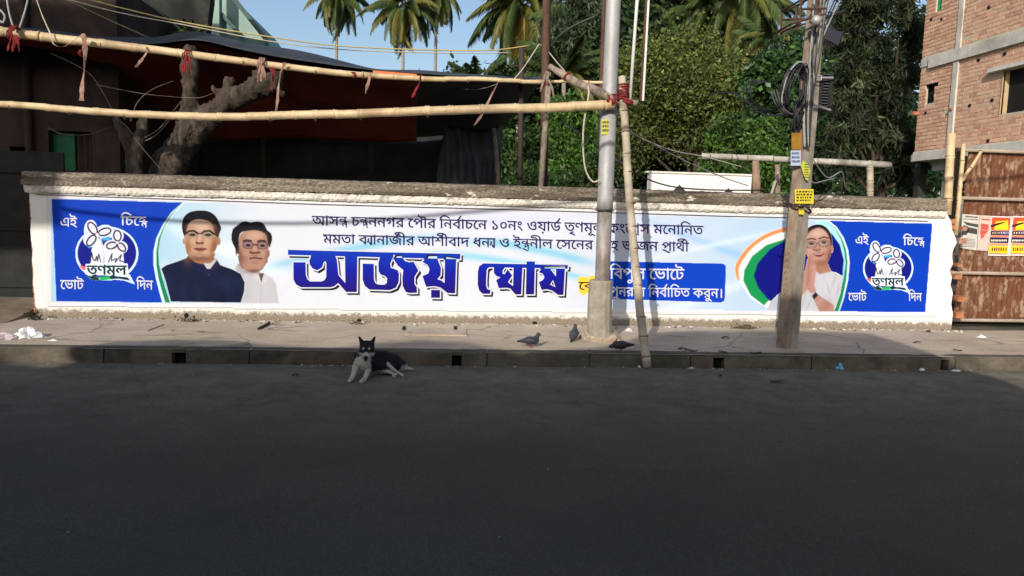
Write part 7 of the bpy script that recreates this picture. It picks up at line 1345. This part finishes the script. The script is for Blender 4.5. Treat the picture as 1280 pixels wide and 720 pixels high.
pigeon('large looking dark pigeon at the kerb edge right of the pole, head down', az(776, 439.5), 3.25, -.08, False, .8)

# ================================================================ LITTER
def crumple(name, label, cat, c, sx, sy, sz, mat, seed, group=None):
    g = np.random.default_rng(seed); nu, nv = 18, 9; V = []
    for i in range(nv):
        th = math.pi/2*i/(nv-1)
        for j in range(nu):
            a = 2*math.pi*j/nu; r = 1+.28*math.sin(a*3+seed)+.2*math.sin(a*5+th*4)+g.uniform(-.14, .14); V.append((c[0]+sx*math.cos(th)*math.cos(a)*r, c[1]+sy*math.cos(th)*math.sin(a)*r, c[2]+.001+sz*math.sin(th)*(1+.4*math.sin(a*2+seed))+(g.uniform(-.12, .12)*sz if i else 0)))
    m = MB(); m.add(V, [(i*nu+j, i*nu+(j+1) % nu, i*nu+nu+(j+1) % nu, i*nu+nu+j) for i in range(nv-1) for j in range(nu)]+[tuple((nv-1)*nu+j for j in range(nu)), tuple(range(nu))[::-1]]); tag(m.build(name, mat, None), label, cat, group)
M_BAG = noisy('thin_plastic', (.62, .62, .62), (.82, .82, .82), 12, .35, .2, .004, spec=.5); M_BAGP = noisy('pinkish_plastic', (.42, .34, .36), (.6, .5, .52), 12, .4, .2, .004)
crumple('plastic_bag', 'crumpled white plastic bag on the pavement near the left end of the painted wall', 'plastic bag', az(34, 422), .13, .09, .085, M_BAG, 1)
crumple('plastic_bag', 'pinkish crumpled bag cut by the left edge of the picture', 'plastic bag', az(6, 424), .10, .08, .055, M_BAGP, 2)
crumple('paper_scrap', 'small flat white scrap right of the crumpled white bag', 'paper scrap', az(66, 426), .045, .02, .012, M_BAG, 3)
crumple('plastic_cup', 'crushed sky blue plastic cup lying at the kerb foot on the right', 'plastic cup', az(1048, 461, -.15), .05, .035, .055, plain('sky_blue_plastic', (.10, .42, .58), .4, 0, .5), 4)
crumple('paper_scrap', 'white scrap on the pavement before the rusted gate', 'paper scrap', az(1227, 422), .07, .025, .03, M_BAG, 5)
crumple('paper_scrap', 'small white scrap at the foot of the bamboo prop, on the road', 'paper scrap', az(799, 459, -.15), .022, .018, .02, M_BAG, 6)
crumple('paper_scrap', 'small pale scrap on the road at the kerb foot, right of the bamboo prop', 'paper scrap', az(864, 461, -.15), .035, .02, .016, M_BAGP, 7)
crumple('paper_scrap', 'white scrap at the kerb where the sun begins on the right', 'paper scrap', az(1152, 463, -.15), .03, .02, .02, M_BAG, 8)
crumple('paper_scrap', 'flat white scrap by the drain hole at the far right of the kerb', 'paper scrap', az(1194, 464, -.15), .055, .02, .015, M_BAG, 9)
crumple('plaster_lump', 'white plaster lump at the wall foot between steel pole and prop', 'plaster lump', az(786, 414), .05, .03, .03, M_DRIP, 10)
M_DRY = noisy('dry_leaf', (.06, .05, .03), (.13, .1, .06), 14, .9, .3, .003)
def leaflet(label, c, L, w, rz, seed, name='dry_leaf'):
    g = random.Random(seed); m = MB(); n = 7; V = []
    for i in range(n): t = i/(n-1); ww = w*math.sin(math.pi*(.08+.84*t)); u = L*(t-.5); z = .006+.012*math.sin(t*3+seed)**2; V += [(c[0]+u*math.cos(rz)-ww*math.sin(rz), c[1]+u*math.sin(rz)+ww*math.cos(rz), c[2]+z+.008), (c[0]+u*math.cos(rz), c[1]+u*math.sin(rz), c[2]+z), (c[0]+u*math.cos(rz)+ww*math.sin(rz), c[1]+u*math.sin(rz)-ww*math.cos(rz), c[2]+z+.008)]
    V2 = V+[(a, b, d-.002) for a, b, d in V]; k = 3*n
    m.add(V2, [(3*i+j, 3*i+j+1, 3*i+4+j, 3*i+3+j) for i in range(n-1) for j in (0, 1)]+[(k+3*i+j, k+3*i+3+j, k+3*i+4+j, k+3*i+j+1) for i in range(n-1) for j in (0, 1)]); tag(m.build(name, M_DRY, None), label, 'dry leaf', 'dry leaves and twigs')
for i, (px, py, z, L, w, rz, lab) in enumerate(((853, 437, 0, .12, .03, .3, 'dry curled leaf on the pavement right of the bamboo prop, left one'), (864, 439.5, 0, .14, .025, -.3, 'dry curled leaf on the pavement right of the bamboo prop, right one'), (970, 478, -.15, .16, .03, .1, 'flat dark leaf on the road below the concrete pole'), (907, 423, 0, .12, .03, .2, 'dark leaf on the pavement below the wall, left of the concrete pole'), (903, 441, 0, .1, .03, -.2, 'dark leaf near the kerb, left of the concrete pole'), (945, 442.5, 0, .13, .02, 0, 'thin flat leaf at the kerb edge left of the concrete pole'), (1146, 429, 0, .11, .02, .1, 'leaf on the sunlit pavement at the right'), (1197, 439, 0, .12, .025, 0, 'leaf on the pavement below the rusted gate'), (1160, 415, 0, .08, .04, .6, 'dark leaf near the right end of the wall foot'), (369, 470, -.15, .07, .02, 0, 'tiny leaf on the road left of the dog'), (900, 470.5, -.15, .05, .02, .5, 'tiny leaf on the road below the drain hole'))):
    leaflet(lab, az(px, py, z), L, w, rz, i)
crumple('leaf_heap', 'brown dead plant heap lying at the wall foot left of the concrete pole', 'leaf heap', az(931, 411)+[0, .0, 0], .16, .05, .045, M_DRY, 12)
m = MB(); a = az(323, 412.5); b = az(337, 405.5); m.tube([a+[0, 0, .015], b+[0, 0, .02]], .018, 6); tag(m.build('stick', plain('dark_stick', (.03, .025, .02), .9)), 'short black stick on the pavement below the second portrait', 'stick')
for i, (x0, y0, x1, y1, lab) in enumerate(((508, 416, 572, 417.5, 'below the wall above the dog'), (185, 414, 205, 406, 'slanting one at the left'))):
    m = MB(); m.tube([az(x0, y0)+[0, 0, .006], az((x0+x1)/2, (y0+y1)/2)+[0, .02, .008], az(x1, y1)+[0, 0, .006]], .006, 5); tag(m.build('twig', M_BARKL), 'thin dry twig on the pavement, '+lab, 'twig')
# drain outlets through the foot of the painted wall, weeds beside them
for (px, py, lab) in ((668, 404, 'small dark drain outlet at the foot of the painted wall above the left pigeon'), (233, 394, 'dark drain outlet at the wall foot below the first portrait'), (449, 400.5, 'dark drain outlet at the wall foot below the big lettering')):
    p = ay(px, py, 0); m = MB(); m.prism([(p[0]+.035*math.cos(a)*random.uniform(.8, 1.2), p[2]+.032*math.sin(a)*random.uniform(.8, 1.2)) for a in np.linspace(0, 6.28, 10)[:-1]], 'y', -.004, .02); tag(m.build('drain_outlet', M_BLACK), lab, 'drain outlet')
V, Q, C = leaves([(az(44, 400)+[0, 0, .05], (.09, .05, .07)), (az(915, 408)+[0, 0, .03], (.1, .04, .03)), (az(236, 402)+[0, 0, .02], (.12, .03, .03)), (az(448, 406)+[0, 0, .02], (.1, .03, .02))], 420, .035, [(.05, .06, .025), (.09, .08, .04), (.03, .03, .02)], clump=6, spread=.02, seed=77); V[:, 2] = np.maximum(V[:, 2], .002)
tag(np_mesh('weeds', V, Q, M_LEAF, cols=C), 'scrubby dry weeds growing at the foot of the painted wall', 'weeds', None, 'stuff')
# fern growing from the concrete slab, top left
fr = empty('fern', ay(240, 42, 6.1), 'green fern growing out of the dark concrete slab at the top left', 'fern')
for i in range(12):
    o = bpy.data.objects.new('frond', FG[i % 3]); COL.objects.link(o); place(o, ay(238+random.uniform(-8, 8), 42, 6.05), fr); o.rotation_euler = (0, -random.uniform(.2, 1.0), random.uniform(0, 6.28)); s = random.uniform(.10, .17); o.scale = (s, s, s)
print('objects', len(bpy.data.objects), 'tris~', sum(len(m_.polygons)*2 for m_ in bpy.data.meshes))
